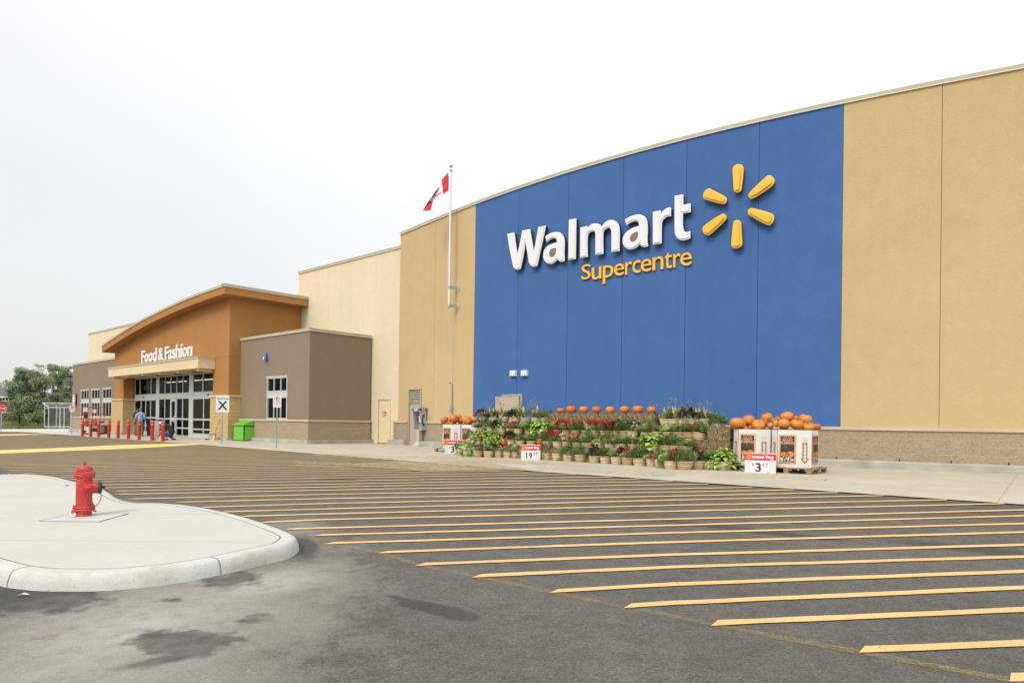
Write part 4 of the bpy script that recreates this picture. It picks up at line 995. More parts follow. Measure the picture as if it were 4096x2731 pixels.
M_flr = mat('flag_red', (.55, .035, .05), .8); mk('cloth', f, [M_flr, mat('flag_white', (.80, .78, .80), .8)], fl)
ML = [(0, 1), (.14, .72), (.3, .8), (.24, .38), (.5, .62), (.56, .46), (.86, .5), (.76, .3), (.86, .18), (.46, -.14), (.52, -.3), (.06, -.24), (.06, -.62)]
ML = ML+[(-x, y) for x, y in ML[::-1][:-1]]
f = MB()
def sub(P, k): return [(lerp(P[i][0], P[(i+1) % len(P)][0], j/k), lerp(P[i][1], P[(i+1) % len(P)][1], j/k)) for i in range(len(P)) for j in range(k)]
MLs = sub(ML, 3); rings = []
for k in (1, .66, .33): rings.append([flagpt(.5-.0+x*.19*k, .36-y*.40*k, -.006) for x, y in MLs])
n = len(MLs); f.add([p for r in rings for p in r]+[flagpt(.5, .36, -.006)], [(r*n+i, r*n+(i+1) % n, (r+1)*n+(i+1) % n, (r+1)*n+i) for r in range(2) for i in range(n)]+[(2*n+i, 2*n+(i+1) % n, 3*n) for i in range(n)]); mk('maple_leaf', f, M_flr, fl)

# ------------------------------------------------------------ fire hydrant
hb = ong(335, 2062, .137); hb.z = gz(hb.x, hb.y)+.14
def hydrant():
    K = 209*hb.y/F_PX/.735   # scale so the height matches
    o = thing('fire_hydrant', 'red fire hydrant with a black side cap and chains on the concrete island', 'fire hydrant', hb)
    m, t, p = newmat('hydrant_red', .5); g = t.n('ShaderNodeTexCoord').outputs['Object']
    n1 = t.noise(g, 70., 4, .65); n2 = t.noise(g, 5., 3, .5)
    chip = t.math('MULTIPLY', t.rng(n1, .56, .64, 0., 1.), t.rng(n2, .40, .55, 0., .85))
    t.link(t.mix(chip, t.mix(t.rng(n2, .3, .7, 0., 1.), c4(.42, .018, .018), c4(.52, .03, .028)), c4(.68, .38, .34)), p.inputs['Base Color'])
    b = t.n('ShaderNodeBump', {'Strength': .7, 'Distance': .006, 'Height': t.noise(g, 55., 4, .6)}); t.link(b.outputs[0], p.inputs['Normal']); p.inputs['Specular IOR Level'].default_value = .6
    R = m; iron = mat('cap_black', (.035, .033, .033), .4, (40, .3)); ch = mat('chain', (.22, .13, .09), .6, None, None, .5)
    fw = (camo.location.xy-hb.xy).normalized(); rt = Vector((-fw.y, fw.x))     # fw towards the road, rt to the right seen from the road
    if rt.x < 0: rt = -rt
    def T(x, y, z): return (hb.x+(rt.x*x+fw.x*y)*K, hb.y+(rt.y*x+fw.y*y)*K, hb.z+z*K)
    def lat(prof, n=28): f = MB(); f.lathe(prof, n, T=T); return f
    mk('barrel', lat([(.098, -.02), (.098, .055), (.098, .09), (.106, .11), (.101, .15), (.101, .53), (.104, .56)]), R, o)
    f = lat([(.135, .075), (.137, .08), (.137, .098), (.11, .101), (.11, .104), (.137, .107), (.137, .125), (.132, .130), (.105, .135)])
    for k in range(8):
        a = 2*pi*k/8+.2; f.tube([T(.122*cos(a), .122*sin(a), .055), T(.122*cos(a), .122*sin(a), .148)], .011*K, 6, smooth=False)
    mk('base_flange', f, R, o)
    f = lat([(.128, .548), (.131, .553), (.131, .575), (.127, .58), (.127, .583), (.131, .586), (.131, .605), (.126, .61), (.10, .613)])
    for k in range(8):
        a = 2*pi*k/8+.1; f.tube([T(.118*cos(a), .118*sin(a), .535), T(.118*cos(a), .118*sin(a), .620)], .010*K, 6, smooth=False)
    mk('top_flange', f, R, o)
    bn = mk('bonnet', lat([(.098, .61), (.099, .64), (.096, .665), (.086, .69), (.066, .703), (.03, .708), (.022, .71)]), R, o)
    f = MB(); f.tube([T(0, 0, .70), T(0, 0, .722)], .021*K, 6, smooth=False).tube([T(0, 0, .722), T(0, 0, .752)], [.019*K, .015*K], 5, smooth=False); mk('operating_nut', f, mat('nut_brown', (.17, .09, .06), .6), bn)
    # large side nozzle to the right, black cap
    s_ = MB(); s_.tube([T(.06, .02, .39), T(.165, .02, .39)], [.085*K, .082*K], 24); mk('pumper_nozzle', s_, R, o)
    s_ = MB(); s_.tube([T(.162, .02, .39), T(.17, .02, .39), T(.205, .02, .39), T(.217, .02, .39)], [.083*K, .088*K, .086*K, .06*K], 24).tube([T(.21, .02, .39), T(.255, .02, .39)], .02*K, 6, smooth=False)
    for a in (.4, 2, 3.6, 5.2): s_.tube([T(.17, .02+.085*cos(a), .39+.085*sin(a)), T(.205, .02+.085*cos(a), .39+.085*sin(a))], .008*K, 5)
    mk('pumper_cap', s_, iron, o)
    # hose nozzle towards the road
    s_ = MB(); s_.tube([T(.035, .05, .40), T(.045, .125, .40)], .068*K, 22); s_.tube([T(.045, .12, .40), T(.05, .15, .40)], [.062*K, .054*K], 22); hn = mk('hose_nozzle', s_, R, o)
    s_ = MB(); s_.tube([T(.05, .148, .40), T(.053, .165, .40), T(.057, .19, .40)], [.04*K, .024*K, .022*K], 6, smooth=False); mk('hose_cap_nut', s_, R, hn)
    def chain(P, n, name):
        c = MB(); pts = []
        for i in range(n+1):
            t = i/n; a, b_, d = P; pts.append(Vector(T(*a)).lerp(Vector(T(*b_)), t).lerp(Vector(T(*b_)).lerp(Vector(T(*d)), t), t))
        for i in range(n):
            a, b_ = pts[i], pts[i+1]; dr = (b_-a); sd_ = (dr.cross(Vector((fw.x, fw.y, 0))) if i % 2 else dr.cross(Vector((rt.x, rt.y, 0)))); sd_ = sd_.normalized()*.0075*K
            e = dr*.18; c.tube([a-e, a+sd_, b_+sd_, b_+e, b_-sd_, a-sd_, a-e], .0026*K, 5, caps=False)
        mk(name, c, ch, o)
    chain(((.205, .02, .305), (.215, .03, .17), (.125, .05, .12)), 17, 'chain'); chain(((.055, .165, .375), (.07, .14, .24), (.125, .07, .135)), 18, 'chain')
    s_ = MB(); s_.tube([T(-.135, .05, .03), T(-.135, .055, .085)], .016*K, 7).tube([T(-.150, .05, .06), T(-.118, .05, .06)], .022*K, 10); s_.tube([T(.13, .05, .06), T(.155, .05, .06)], .013*K, 6); mk('drain_bolt', s_, R, o)
    s_ = MB(); s_.tube([T(-.128+.0*cos(a), .062, .04) for a in (0,)]+[T(-.128, .066, .04)], .04*K, 16); mk('tag_ring', s_, M_white, o)
hydrant()

# ------------------------------------------------------------ bollards
bpx = [(330, 1744.5), (363, 1746.7), (395, 1748.5), (435, 1751.3), (472, 1753.7), (513.5, 1756.8), (556.5, 1759.6), (608.5, 1763), (651, 1765.6)]
M_bol = mat('bollard_red', (.48, .022, .022), .4, None, (3, .08)); f = MB(); f.lathe([(.085, -.05), (.085, 1.0), (.083, 1.03), (.07, 1.055), (.03, 1.065), (1e-4, 1.067)], 20)
b0 = thing('bollard', '', 'bollard', group='red bollards along the kerb by the entrance'); mk('sleeve', f, M_bol, b0, local=True, fix=True)
for z in (.985, .845):
    f = MB(); f.lathe([(.0865, z), (.0865, z+.02)], 20); mk('white_band', f, M_white, b0, local=True)
BL = ['red bollard farthest left, in front of the scissor lift', 'second red bollard from the left, in front of the scissor lift', 'third red bollard from the left, beside the grey bin', 'fourth red bollard from the left, between grey bin and dustpan',
      'fifth red bollard from the left, in front of the first yellow block pillar', 'sixth red bollard from the left, right of the yellow pillar corner', 'seventh red bollard, in front of the man in the blue shirt', 'eighth red bollard, with a board leaning behind it', 'ninth red bollard, nearest the crouching man']
for i, (x, y) in enumerate(bpx):
    p = ong(x, y); p = Vector((p.x*(1+.08/p.y), p.y+.08, 0)); p.z = gz(p.x, p.y)
    o = b0 if i == 0 else copy_tree(b0); o.location = p; o['label'] = BL[i]

def face_T(p, dx=0, ry=None):
    """frame at p whose +y faces the camera"""
    n_ = (camo.location.xy-p.xy).normalized() if ry is None else Vector((sin(ry), -cos(ry))); t_ = Vector((-n_.y, n_.x))
    if t_.x < 0: t_ = -t_
    return lambda x, y, z: (p.x+t_.x*x+n_.x*y, p.y+t_.y*x+n_.y*y, p.z+z)
def rrect(w, h, r, k=4):
    P = []
    for cx_, cy_, a0 in ((w-r, h-r, 0), (-w+r, h-r, 90), (-w+r, -h+r, 180), (w-r, -h+r, 270)):
        for i in range(k+1): a = radians(a0+90*i/k); P.append((cx_+r*cos(a), cy_+r*sin(a)))
    return P
def plate(mb, T, w, h, r, zc, y0, y1, m=0):
    P = rrect(w/2, h/2, r); a = [T(x, y0, zc+z) for x, z in P]; d = Vector(T(0, y1, 0))-Vector(T(0, y0, 0)); mb.prism(a, d, m)
def ring(mb, T, r0, r1, xc, zc, y, m=0, n=28):
    vs = [T(xc+r*cos(2*pi*i/n), y, zc+r*sin(2*pi*i/n)) for r in (r0, r1) for i in range(n)]; mb.add(vs, [(i, (i+1) % n, n+(i+1) % n, n+i) for i in range(n)], m)
def post(o, T, h, w=.03):
    f = MB(); f.box(-w, w, -.02, .0, -.3, h, T).box(-w, -w+.008, 0, .02, -.3, h, T).box(w-.008, w, 0, .02, -.3, h, T); mk('post', f, M_steel, o)
def noparking(p, D, label):
    T = face_T(p); o = thing('no_parking_sign', label, 'road sign', p)
    H = (1574 if 0 else 0)
    top = 2.05; post(o, T, top+.02, .026)
    f = MB(); plate(f, T, .30, .46, .03, top-.22, .022, .027); mk('sign_plate', f, M_white, o)
    f = MB(); plate(f, T, .305, .465, .032, top-.22, .018, .022); mk('sign_rim', f, M_steel, o)
    f = MB(); ring(f, T, .082, .100, 0, top-.125, .029); a = .066
    f.add([T(-a-.006, .0295, top-.125+a-.006), T(-a+.006, .0295, top-.125+a+.006), T(a+.006, .0295, top-.125-a+.006), T(a-.006, .0295, top-.125-a-.006)], [(0, 1, 2, 3)]); mk('prohibition_ring', f, M_redsign, o)
    f = MB(); put_text(f, 'P', T, -.034, .038, top-.175, top-.075, 0, .04, .028)
    put_text(f, 'FIRE ACCESS', T, -.11, .11, top-.272, top-.247, 0, .02, .028); put_text(f, 'ROUTE', T, -.055, .055, top-.325, top-.298, 0, .02, .028)
    for s_ in (-1, 1): f.add([T(s_*.12, .028, top-.311), T(s_*.085, .028, top-.292), T(s_*.085, .028, top-.33)], [(0, 1, 2)])
    put_text(f, 'VEHICLES WILL BE', T, -.09, .09, top-.365, top-.352, 0, .0, .028); put_text(f, 'TOWED AWAY AT', T, -.09, .09, top-.390, top-.377, 0, .0, .028); put_text(f, "OWNER'S EXPENSE", T, -.09, .09, top-.415, top-.402, 0, .0, .028)
    mk('lettering', f, M_black, o)
p = ong(1105.8, 1795); noparking(p, p.y, 'no parking fire route sign on a galvanised post before the brown wing window')
p = ong(287, 1739); noparking(p, p.y, 'no parking sign at the far end, in front of the glass shelter')
p = ong(888, 1776.6); T = face_T(p); o = thing('pedestrian_sign', 'white pedestrian crossing sign with a big black X beside the right pillar', 'road sign', p)
k = p.y/F_PX; zb_, zt_ = (1776.6-1648.3)*k, (1776.6-1581)*k; post(o, T, zt_-.05); W_ = 49*k; Hh = zt_-zb_; zc = (zb_+zt_)/2
f = MB(); plate(f, T, W_, Hh, .05, zc, .022, .027); mk('sign_plate', f, M_white, o)
f = MB(); plate(f, T, W_+.015, Hh+.015, .055, zc, .018, .022); mk('sign_rim', f, M_steel, o)
f = MB(); put_text(f, 'PEDESTRIAN', T, -W_*.44, W_*.45, zc+Hh*.245, zc+Hh*.37, 0, .01, .029)
for s_ in (-1, 1): f.add([T(s_*-.19, .029+.001*s_, zc+Hh*.16), T(s_*-.10, .029+.001*s_, zc+Hh*.16), T(s_*.21, .029+.001*s_, zc-Hh*.37), T(s_*.12, .029+.001*s_, zc-Hh*.37)], [(0, 1, 2, 3)])
mk('lettering', f, M_black, o)
for s_ in (-1, 1): f = MB(); f.tube([T(0, .026, zc+s_*Hh*.45), T(0, .036, zc+s_*Hh*.45)], .012, 8); mk('bolt', f, M_steel, o)
p = ong(4, 1725); T = face_T(p); o = thing('stop_sign', 'red octagonal stop sign at the far left edge', 'road sign', p); k = p.y/F_PX; zc = (1725-1633.5)*k; post(o, T, zc+.2, .035)
for nm, r_, y_, m_ in (('sign_rim', .325, .022, M_white), ('sign_plate', .30, .026, M_redsign)):
    f = MB(); f.prism([T(.06+r_*cos(radians(22.5+45*i)), y_, zc+r_*sin(radians(22.5+45*i))) for i in range(8)], Vector(T(0, .004, 0))-Vector(T(0, 0, 0))); mk(nm, f, m_, o)
f = MB(); put_text(f, 'STOP', T, -.17, .29, zc-.10, zc+.10, 0, .02, .032); mk('lettering', f, M_white, o)

# ------------------------------------------------------------ green bin by the pillar, cleaning things, grey bin
c = ong(974.6, 1764.5)
def TG(x, y, z): r = c.xy-U*x+(-N)*y if 0 else Vector((c.x, c.y))-U*x-N*y; return (r.x, r.y, c.z+z)
gb = thing('green_bin', 'bright green box bin with black edges and a sloping lid', 'bin', c)
wx, wy, hh = 1.15, .62, .80; Gm = mat('bin_green', (.13, .47, .045), .4, None, (2, .05))
f = MB(); f.box(.03, wx-.03, .03, wy-.03, .02, hh-.02, TG); mk('body', f, M_black, gb)
f = MB(); f.box(.045, wx-.045, 0, .03, .05, hh-.05, TG); mk('panel', f, Gm, gb); f = MB(); f.box(0, .03, .045, wy-.045, .05, hh-.05, TG); mk('panel', f, Gm, gb)
f = MB(); [f.box(a, b, cc_, d, 0, hh, TG) for a, b, cc_, d in ((-.003, .04, -.003, .04), (wx-.04, wx, -.003, .04), (-.003, .04, wy-.04, wy))]; f.box(.04, wx-.04, -.002, .03, 0, .045, TG).box(-.002, .03, .04, wy-.04, 0, .045, TG).box(.04, wx-.04, -.002, .03, hh-.045, hh, TG).box(-.002, .03, .04, wy-.04, hh-.045, hh, TG); mk('edge_trim', f, M_black, gb)
f = MB(); f.add([TG(*q_) for q_ in ((-.03, -.03, hh), (wx+.02, -.03, hh), (wx+.02, wy+.02, hh), (-.03, wy+.02, hh), (-.03, -.03, hh+.05), (wx+.02, -.03, hh+.05), (wx+.02, wy-.08, hh+.30), (-.03, wy-.08, hh+.30), (wx+.02, wy+.02, hh+.30), (-.03, wy+.02, hh+.30))],
    [(0, 1, 2, 3), (0, 1, 5, 4), (4, 5, 6, 7), (7, 6, 8, 9), (2, 3, 9, 8), (0, 4, 7, 9, 3), (1, 5, 6, 8, 2)]); mk('lid', f, Gm, gb, fix=True)
f = MB(); f.box(-.036, -.03, .1, .22, hh+.03, hh+.05, TG); mk('latch', f, M_steel, gb)
f = MB(); bg = ong(927, 1760); rd = random.Random(3)
for k_ in range(5): f.sphere((bg.x+rd.uniform(-.1, .1), bg.y+rd.uniform(-.05, .1), bg.z+.1+.09*k_), .13, 7, sc=(1, .8, .8+.2*rd.random()))
f.v = [(x+rd.uniform(-.02, .02), y+rd.uniform(-.02, .02), z+rd.uniform(-.02, .02)) for x, y, z in f.v]
o = mk('plastic_bag', f, mat('bag_white', (.62, .64, .68), .4)); tag(o, 'crumpled white plastic bag between pillar and green bin', 'bag')
b_ = ong(851, 1760.5); o = thing('bucket', 'cream plastic bucket with a yellow rag at the foot of the right pillar', 'bucket', b_)
f = MB(); f.lathe([(.14, 0), (.165, .36), (.175, .36), (.175, .39), (.155, .39), (.13, .02)], 20, c=b_); mk('pail', f, mat('pail_cream', (.58, .56, .46), .5), o)
f = MB()
for k_ in range(30): a = rd.uniform(-.5, .9); f.tube([(b_.x+.10*cos(a)+.05, b_.y-.15, b_.z+.3), (b_.x+.08+.1*rd.random(), b_.y-.19, b_.z+.12), (b_.x+.03+.16*rd.random(), b_.y-.2, b_.z+.01)], .012, 4)
mk('rag', f, mat('rag_yellow', (.62, .52, .24), .9), o)
f = MB(); f.tube([(b_.x-.16, b_.y-.05, b_.z+.3), (b_.x-.06, b_.y-.19, b_.z+.17), (b_.x+.1, b_.y-.17, b_.z+.24)], .006, 5); mk('handle', f, M_steel, o)
bt = atD(885.8, 1664.5, b_.y+.55); o = thing('mop', 'mop with a purple handle standing in the cream bucket against the pillar', 'mop', b_)
f = MB(); f.tube([(b_.x+.02, b_.y, b_.z+.15), tuple(bt)], .013, 7); mk('handle', f, mat('purple', (.10, .07, .16), .5), o); f = MB(); f.tube([(b_.x+.02, b_.y, b_.z+.03), Vector((b_.x+.02, b_.y, b_.z+.15)).lerp(bt, .22)], [.07, .03], 8); mk('head', f, mat('mop_head', (.5, .42, .25), .95), o)
br_ = ong(831, 1759.5); bt = atD(864, 1655.5, b_.y+.45); o = thing('broom', 'push broom with pale wooden handle and black bristles leaning on the right pillar', 'broom', br_)
f = MB(); f.tube([(br_.x, br_.y, br_.z+.06), tuple(bt)], .014, 7); mk('handle', f, mat('pale_wood', (.55, .42, .24), .7), o)
f = MB(); T = face_T(br_); f.box(-.13, .13, -.04, .04, .06, .10, T); mk('block', f, MT['pale_wood'], o); f = MB(); f.box(-.14, .14, -.05, .05, 0, .06, T); mk('bristles', f, M_black, o)
p = ong(448.5, 1736.5); st_ = atD(461, 1684.5, p.y+.25); o = thing('dustpan', 'long-handled black lobby dustpan standing between two bollards', 'dustpan', p); T = face_T(p)
f = MB(); f.add([T(-.13, 0, 0), T(.20, 0, 0), T(.16, -.18, .0), T(-.12, -.18, 0), T(-.08, -.15, .16), T(.05, -.15, .14), T(-.10, -.02, .08), T(.10, -.02, .04)], [(0, 1, 2, 3), (3, 2, 5, 4), (0, 3, 4, 6), (1, 2, 5, 7), (4, 5, 7, 6), (0, 1, 7, 6)]); mk('pan', f, M_black, o, fix=True)
f = MB(); f.tube([T(-.09, -.1, .14), tuple(st_)], .013, 6); mk('handle', f, mat('dark_yellow_stick', (.13, .10, .03), .6), o)
p = ong(412, 1736); o = thing('litter_bin', 'round grey plastic rubbish barrel behind the third bollard', 'bin', p)
f = MB(); f.lathe([(.19, 0), (.23, .60), (.245, .60), (.245, .64), (.22, .64), (.18, .03)], 24, c=(p.x, p.y+.2, p.z)); mk('barrel', f, M_grey, o); f = MB(); f.lathe([(.25, .55), (.252, .58), (.25, .60)], 24, c=(p.x, p.y+.2, p.z)); mk('rim', f, M_grey, o)
p = ong(425.5, 1735.5); f = MB(); T = face_T(p, 0, .3); f.box(-.09, .09, -.2, 0, 0, .30, T); f.box(-.10, .10, -.21, .01, .30, .33, T); o = mk('carton', f, mat('carton_tan', (.42, .34, .22), .9)); tag(o, 'small tan carton beside the grey rubbish barrel', 'box')

# scissor lift
def lift():
    p = atD(371, 1700, 47.9); p.z = gz(p.x, p.y); o = thing('scissor_lift', 'small white scissor lift with a red guard-railed platform by the far windows', 'scissor lift', p); k = p.y/F_PX
    T = face_T(p, 0, .15); R_ = mat('lift_red', (.40, .07, .05), .5, None, (5, .15)); Wt = mat('lift_white', (.52, .53, .48), .5, None, (6, .15)); g0 = (1730-1682)*k; gt_ = (1730-1619)*k; w = .60
    f = MB(); plate(f, T, 1.25, .44, .08, .32, -.35, .25); ba = mk('chassis', f, Wt, o)
    f = MB(); f.box(-.1, .45, .25, .29, .22, .48, T).box(-.55, -.3, .25, .28, .2, .3, T); mk('chassis_hatch', f, M_black, ba)
    for sx in (-.5, .5):
        for sy in (-.33, .22):
            f = MB(); f.tube([T(sx, sy-.05, .13), T(sx, sy+.05, .13)], .13, 16); mk('wheel', f, M_black, o)
    f = MB()
    for k_ in range(3):
        z = .54+k_*.12; f.tube([T(-.5, .12, z), T(.5, .12, z+.11)], .028, 6).tube([T(.5, .08, z), T(-.5, .08, z+.11)], .028, 6)
    mk('scissor_arm', f, R_, o)
    f = MB(); f.box(-w, w, -.35, .3, g0-.02, g0+.1, T).box(-w, w, .3, .32, g0+.1, g0+.24, T); pf = mk('platform', f, R_, o)
    f = MB()
    for x in (-w, -.18, w):
        for y in (-.33, .3): f.tube([T(x, y, g0), T(x, y, gt_)], .022, 6)
    for z in (gt_, (g0+gt_)/2+.06):
        for y in (-.33, .3): f.tube([T(-w, y, z), T(w, y, z)], .02, 6)
        for x in (-w, w): f.tube([T(x, -.33, z), T(x, .3, z)], .02, 6)
    mk('guard_rail', f, R_, o)
    f = MB(); f.box(-w+.08, -.22, .3, .31, gt_-.36, gt_-.06, T).box(.05, .3, .1, .2, gt_-.42, gt_-.18, T).box(-.3-.16, -.3-.06, .32, .33, g0+.05, g0+.2, T); mk('sign_board', f, Wt, o)
    f = MB(); f.box(-w+.12, -.24, .15, .28, g0+.30, g0+.70, T); mk('control_box', f, M_black, o)
lift()

# payphone
p = ong(1676, 1785); K = (1785-1629.5)*p.y/F_PX/1.74
ph = thing('payphone', 'grey outdoor payphone on a pedestal with blue header panels', 'payphone', p)
cs = p.xy
def TP(x, y, z): r = cs+U*x*K+N*y*K; return (r.x, r.y, p.z+z*K)      # +y: open front, +x: side with the handset sign
Mp = mat('phone_grey', (.44, .44, .40), .5, None, (3, .05)); Mb_ = mat('phone_blue', (.012, .10, .26), .4)
f = MB(); f.add([TP(*q_) for q_ in ((-.20, -.15, 0), (.20, -.15, 0), (.20, .2, 0), (-.20, .2, 0), (-.20, -.15, .06), (.20, -.15, .06), (.20, .2, .06), (-.20, .2, .06), (-.09, -.08, .2), (.09, -.08, .2), (.09, .1, .2), (-.09, .1, .2))],
    [(0, 1, 2, 3), (0, 1, 5, 4), (1, 2, 6, 5), (2, 3, 7, 6), (3, 0, 4, 7), (4, 5, 9, 8), (5, 6, 10, 9), (6, 7, 11, 10), (7, 4, 8, 11), (8, 9, 10, 11)]); mk('base', f, Mp, ph, fix=True)
f = MB(); f.box(-.085, .085, -.07, .09, .2, .74, TP); mk('post', f, Mp, ph)
f = MB(); x0, x1 = -.25, .25
for s_ in (x0, x1-.02): f.prism([TP(s_, -.2, .72), TP(s_, .10, .72), TP(s_, .20, 1.58), TP(s_, -.2, 1.58)], Vector(TP(.02, 0, 0))-Vector(TP(0, 0, 0)))
f.box(x0, x1, -.2, -.18, .72, 1.58, TP).box(x0, x1, -.18, .10, .72, .75, TP).box(x0, x1, -.18, .2, 1.56, 1.58, TP); mk('enclosure', f, Mp, ph)
f = MB(); f.box(x0-.01, x1+.02, -.22, .22, 1.585, 1.70, TP); hd_ = mk('header', f, Mb_, ph); f = MB(); f.box(x0-.015, x1+.025, -.225, .225, 1.70, 1.74, TP).box(x0-.015, x1+.025, -.225, .225, 1.57, 1.585, TP); mk('header_trim', f, Mp, hd_)
f = MB(); put_text(f, 'Bell', lambda x, y, z: TP(x, .223, z), -.10, .12, 1.605, 1.685, 0, .04); put_text(f, 'Bell', lambda x, y, z: TP(x1+.022, -x, z), -.09, .09, 1.61, 1.68, 0, .04); mk('lettering', f, M_white, hd_)
f = MB(); f.box(-.08, .12, -.18, -.02, .98, 1.36, TP); te = mk('telephone', f, M_steel, ph); f = MB(); f.tube([TP(-.11, -.04, 1.3), TP(-.13, 0, 1.2), TP(-.11, -.03, 1.06)], .022, 8).box(-.05, .10, -.02, -.012, 1.02, 1.07, TP); mk('handset', f, M_black, te)
f = MB(); f.box(-.05, .10, -.018, -.008, 1.27, 1.34, TP).box(-.02, .06, -.018, -.008, 1.10, 1.22, TP); mk('faceplate', f, M_white, te); f = MB(); f.box(-.09, .12, -.02, -.008, .99, 1.02, TP); mk('yellow_band', f, mat('phone_yellow', (.6, .33, .03), .5), te)
def hs(off, y):
    P = [(.06, .66), (.12, .66), (.12, .46), (.09, .44), (.05, .44), (.04, .36), (.04, .16), (.05, .10), (.09, .10), (.12, .08), (.12, -.12), (.06, -.12), (-.02, -.08), (-.07, .06), (-.08, .26), (-.07, .48), (-.02, .60)]
    P = inset(P, -off) if off else P
    return [TP(y, .02-x, .98+z*.72) for x, z in P]
from mathutils.geometry import tessellate_polygon
f = MB(); H_ = hs(.014, x1+.002); f.add(H_, tessellate_polygon([[Vector(v) for v in H_]])); mk('handset_outline', f, M_white, ph); f = MB(); H_ = hs(0, x1+.005); f.add(H_, tessellate_polygon([[Vector(v) for v in H_]])); mk('handset_symbol', f, Mb_, ph)

# glass shelter at the far end
a0 = ong(178, 1715.5); K = a0.y/F_PX
sh = thing('cart_shelter', 'open metal-framed shelter with clear panels beyond the brown wing', 'shelter', a0)
def SX(px, py, z, dy=0): D_ = a0.y+dy; q_ = atD(px, 1700, D_); return Vector((q_.x, q_.y, a0.z+z))
Mf = mat('shelter_frame', (.46, .50, .50), .4, None, None, .3); f = MB(); 
for px, dy in ((177.5, 2.2), (194, 0), (240, 0), (256.5, 0), (284, 0), (300, 0), (225, 2.2), (300, 2.2)): f.tube([SX(px, 0, 0, dy), SX(px, 0, 2.35 if dy == 0 else 2.55, dy)], .055, 4, smooth=False)
mk('post', f, Mf, sh); f = MB()
f.tube([SX(190, 0, 2.32), SX(300, 0, 2.32)], .08, 4, smooth=False).tube([SX(170, 0, 2.78, 1.2), SX(300, 0, 2.78, 1.2)], .09, 4, smooth=False).tube([SX(170, 0, 2.78, 1.2), SX(193, 0, 2.32)], .07, 4, smooth=False).tube([SX(182, 0, 2.55, .6), SX(300, 0, 2.55, .6)], .04, 4, smooth=False).tube([SX(180, 0, .26), SX(300, 0, .26)], .07, 4, smooth=False).tube([SX(178, 0, 2.2, 2.2), SX(192, 0, 2.2)], .05, 4, smooth=False).tube([SX(178, 0, .26, 2.2), SX(192, 0, .26)], .05, 4, smooth=False)
mk('frame', f, Mf, sh)
m_, t, p_ = newmat('clear_panel', .1); t.t.nodes.remove(p_); mx = t.n('ShaderNodeMixShader', {0: .16, 1: t.n('ShaderNodeBsdfTransparent', {0: c4(.85, .87, .86)}).outputs[0], 2: t.n('ShaderNodeBsdfDiffuse', {0: c4(.35, .37, .37)}).outputs[0]}); t.link(mx.outputs[0], t.t.nodes['Material Output'].inputs[0])
f = MB(); f.add([SX(195, 0, .3), SX(298, 0, .3), SX(298, 0, 2.28), SX(195, 0, 2.28)], [(0, 1, 2, 3)]); mk('panel', f, m_, sh)

# ------------------------------------------------------------ people
def skin(name, nodes, edges, m, parent, root=0, sub=2):
    me = bpy.data.meshes.new(name); me.from_pydata([n_[:3] for n_ in nodes], edges, []); me.materials.append(m)
    o = bpy.data.objects.new(name, me); COL.objects.link(o); o.parent = parent
    sk = o.modifiers.new('skin', 'SKIN'); sk.use_smooth_shade = True
    if not me.skin_vertices:
        bm = bmesh.new(); bm.from_mesh(me); bm.verts.layers.skin.verify(); bm.to_mesh(me); bm.free()
    for i, n_ in enumerate(nodes):
        r = n_[3] if isinstance(n_[3], tuple) else (n_[3], n_[3]); me.skin_vertices[0].data[i].radius = r; me.skin_vertices[0].data[i].use_root = (i == root)
    s_ = o.modifiers.new('sub', 'SUBSURF'); s_.levels = sub; s_.render_levels = sub
    return o
M_skin = mat('skin', (.50, .28, .18), .6); M_kh = mat('khaki', (.17, .135, .085), .9, (50, .2), (4, .1)); M_bs = mat('black_shirt', (.018, .018, .022), .85); M_bl = mat('blue_shirt', (.26, .34, .56), .85, (40, .3), (6, .08))
M_jean = mat('denim', (.05, .08, .15), .9); M_shoe = mat('brown_shoe', (.09, .05, .03), .7); M_gh = mat('grey_hair', (.20, .18, .15), .9); M_bh = mat('black_hair', (.015, .012, .01), .8)
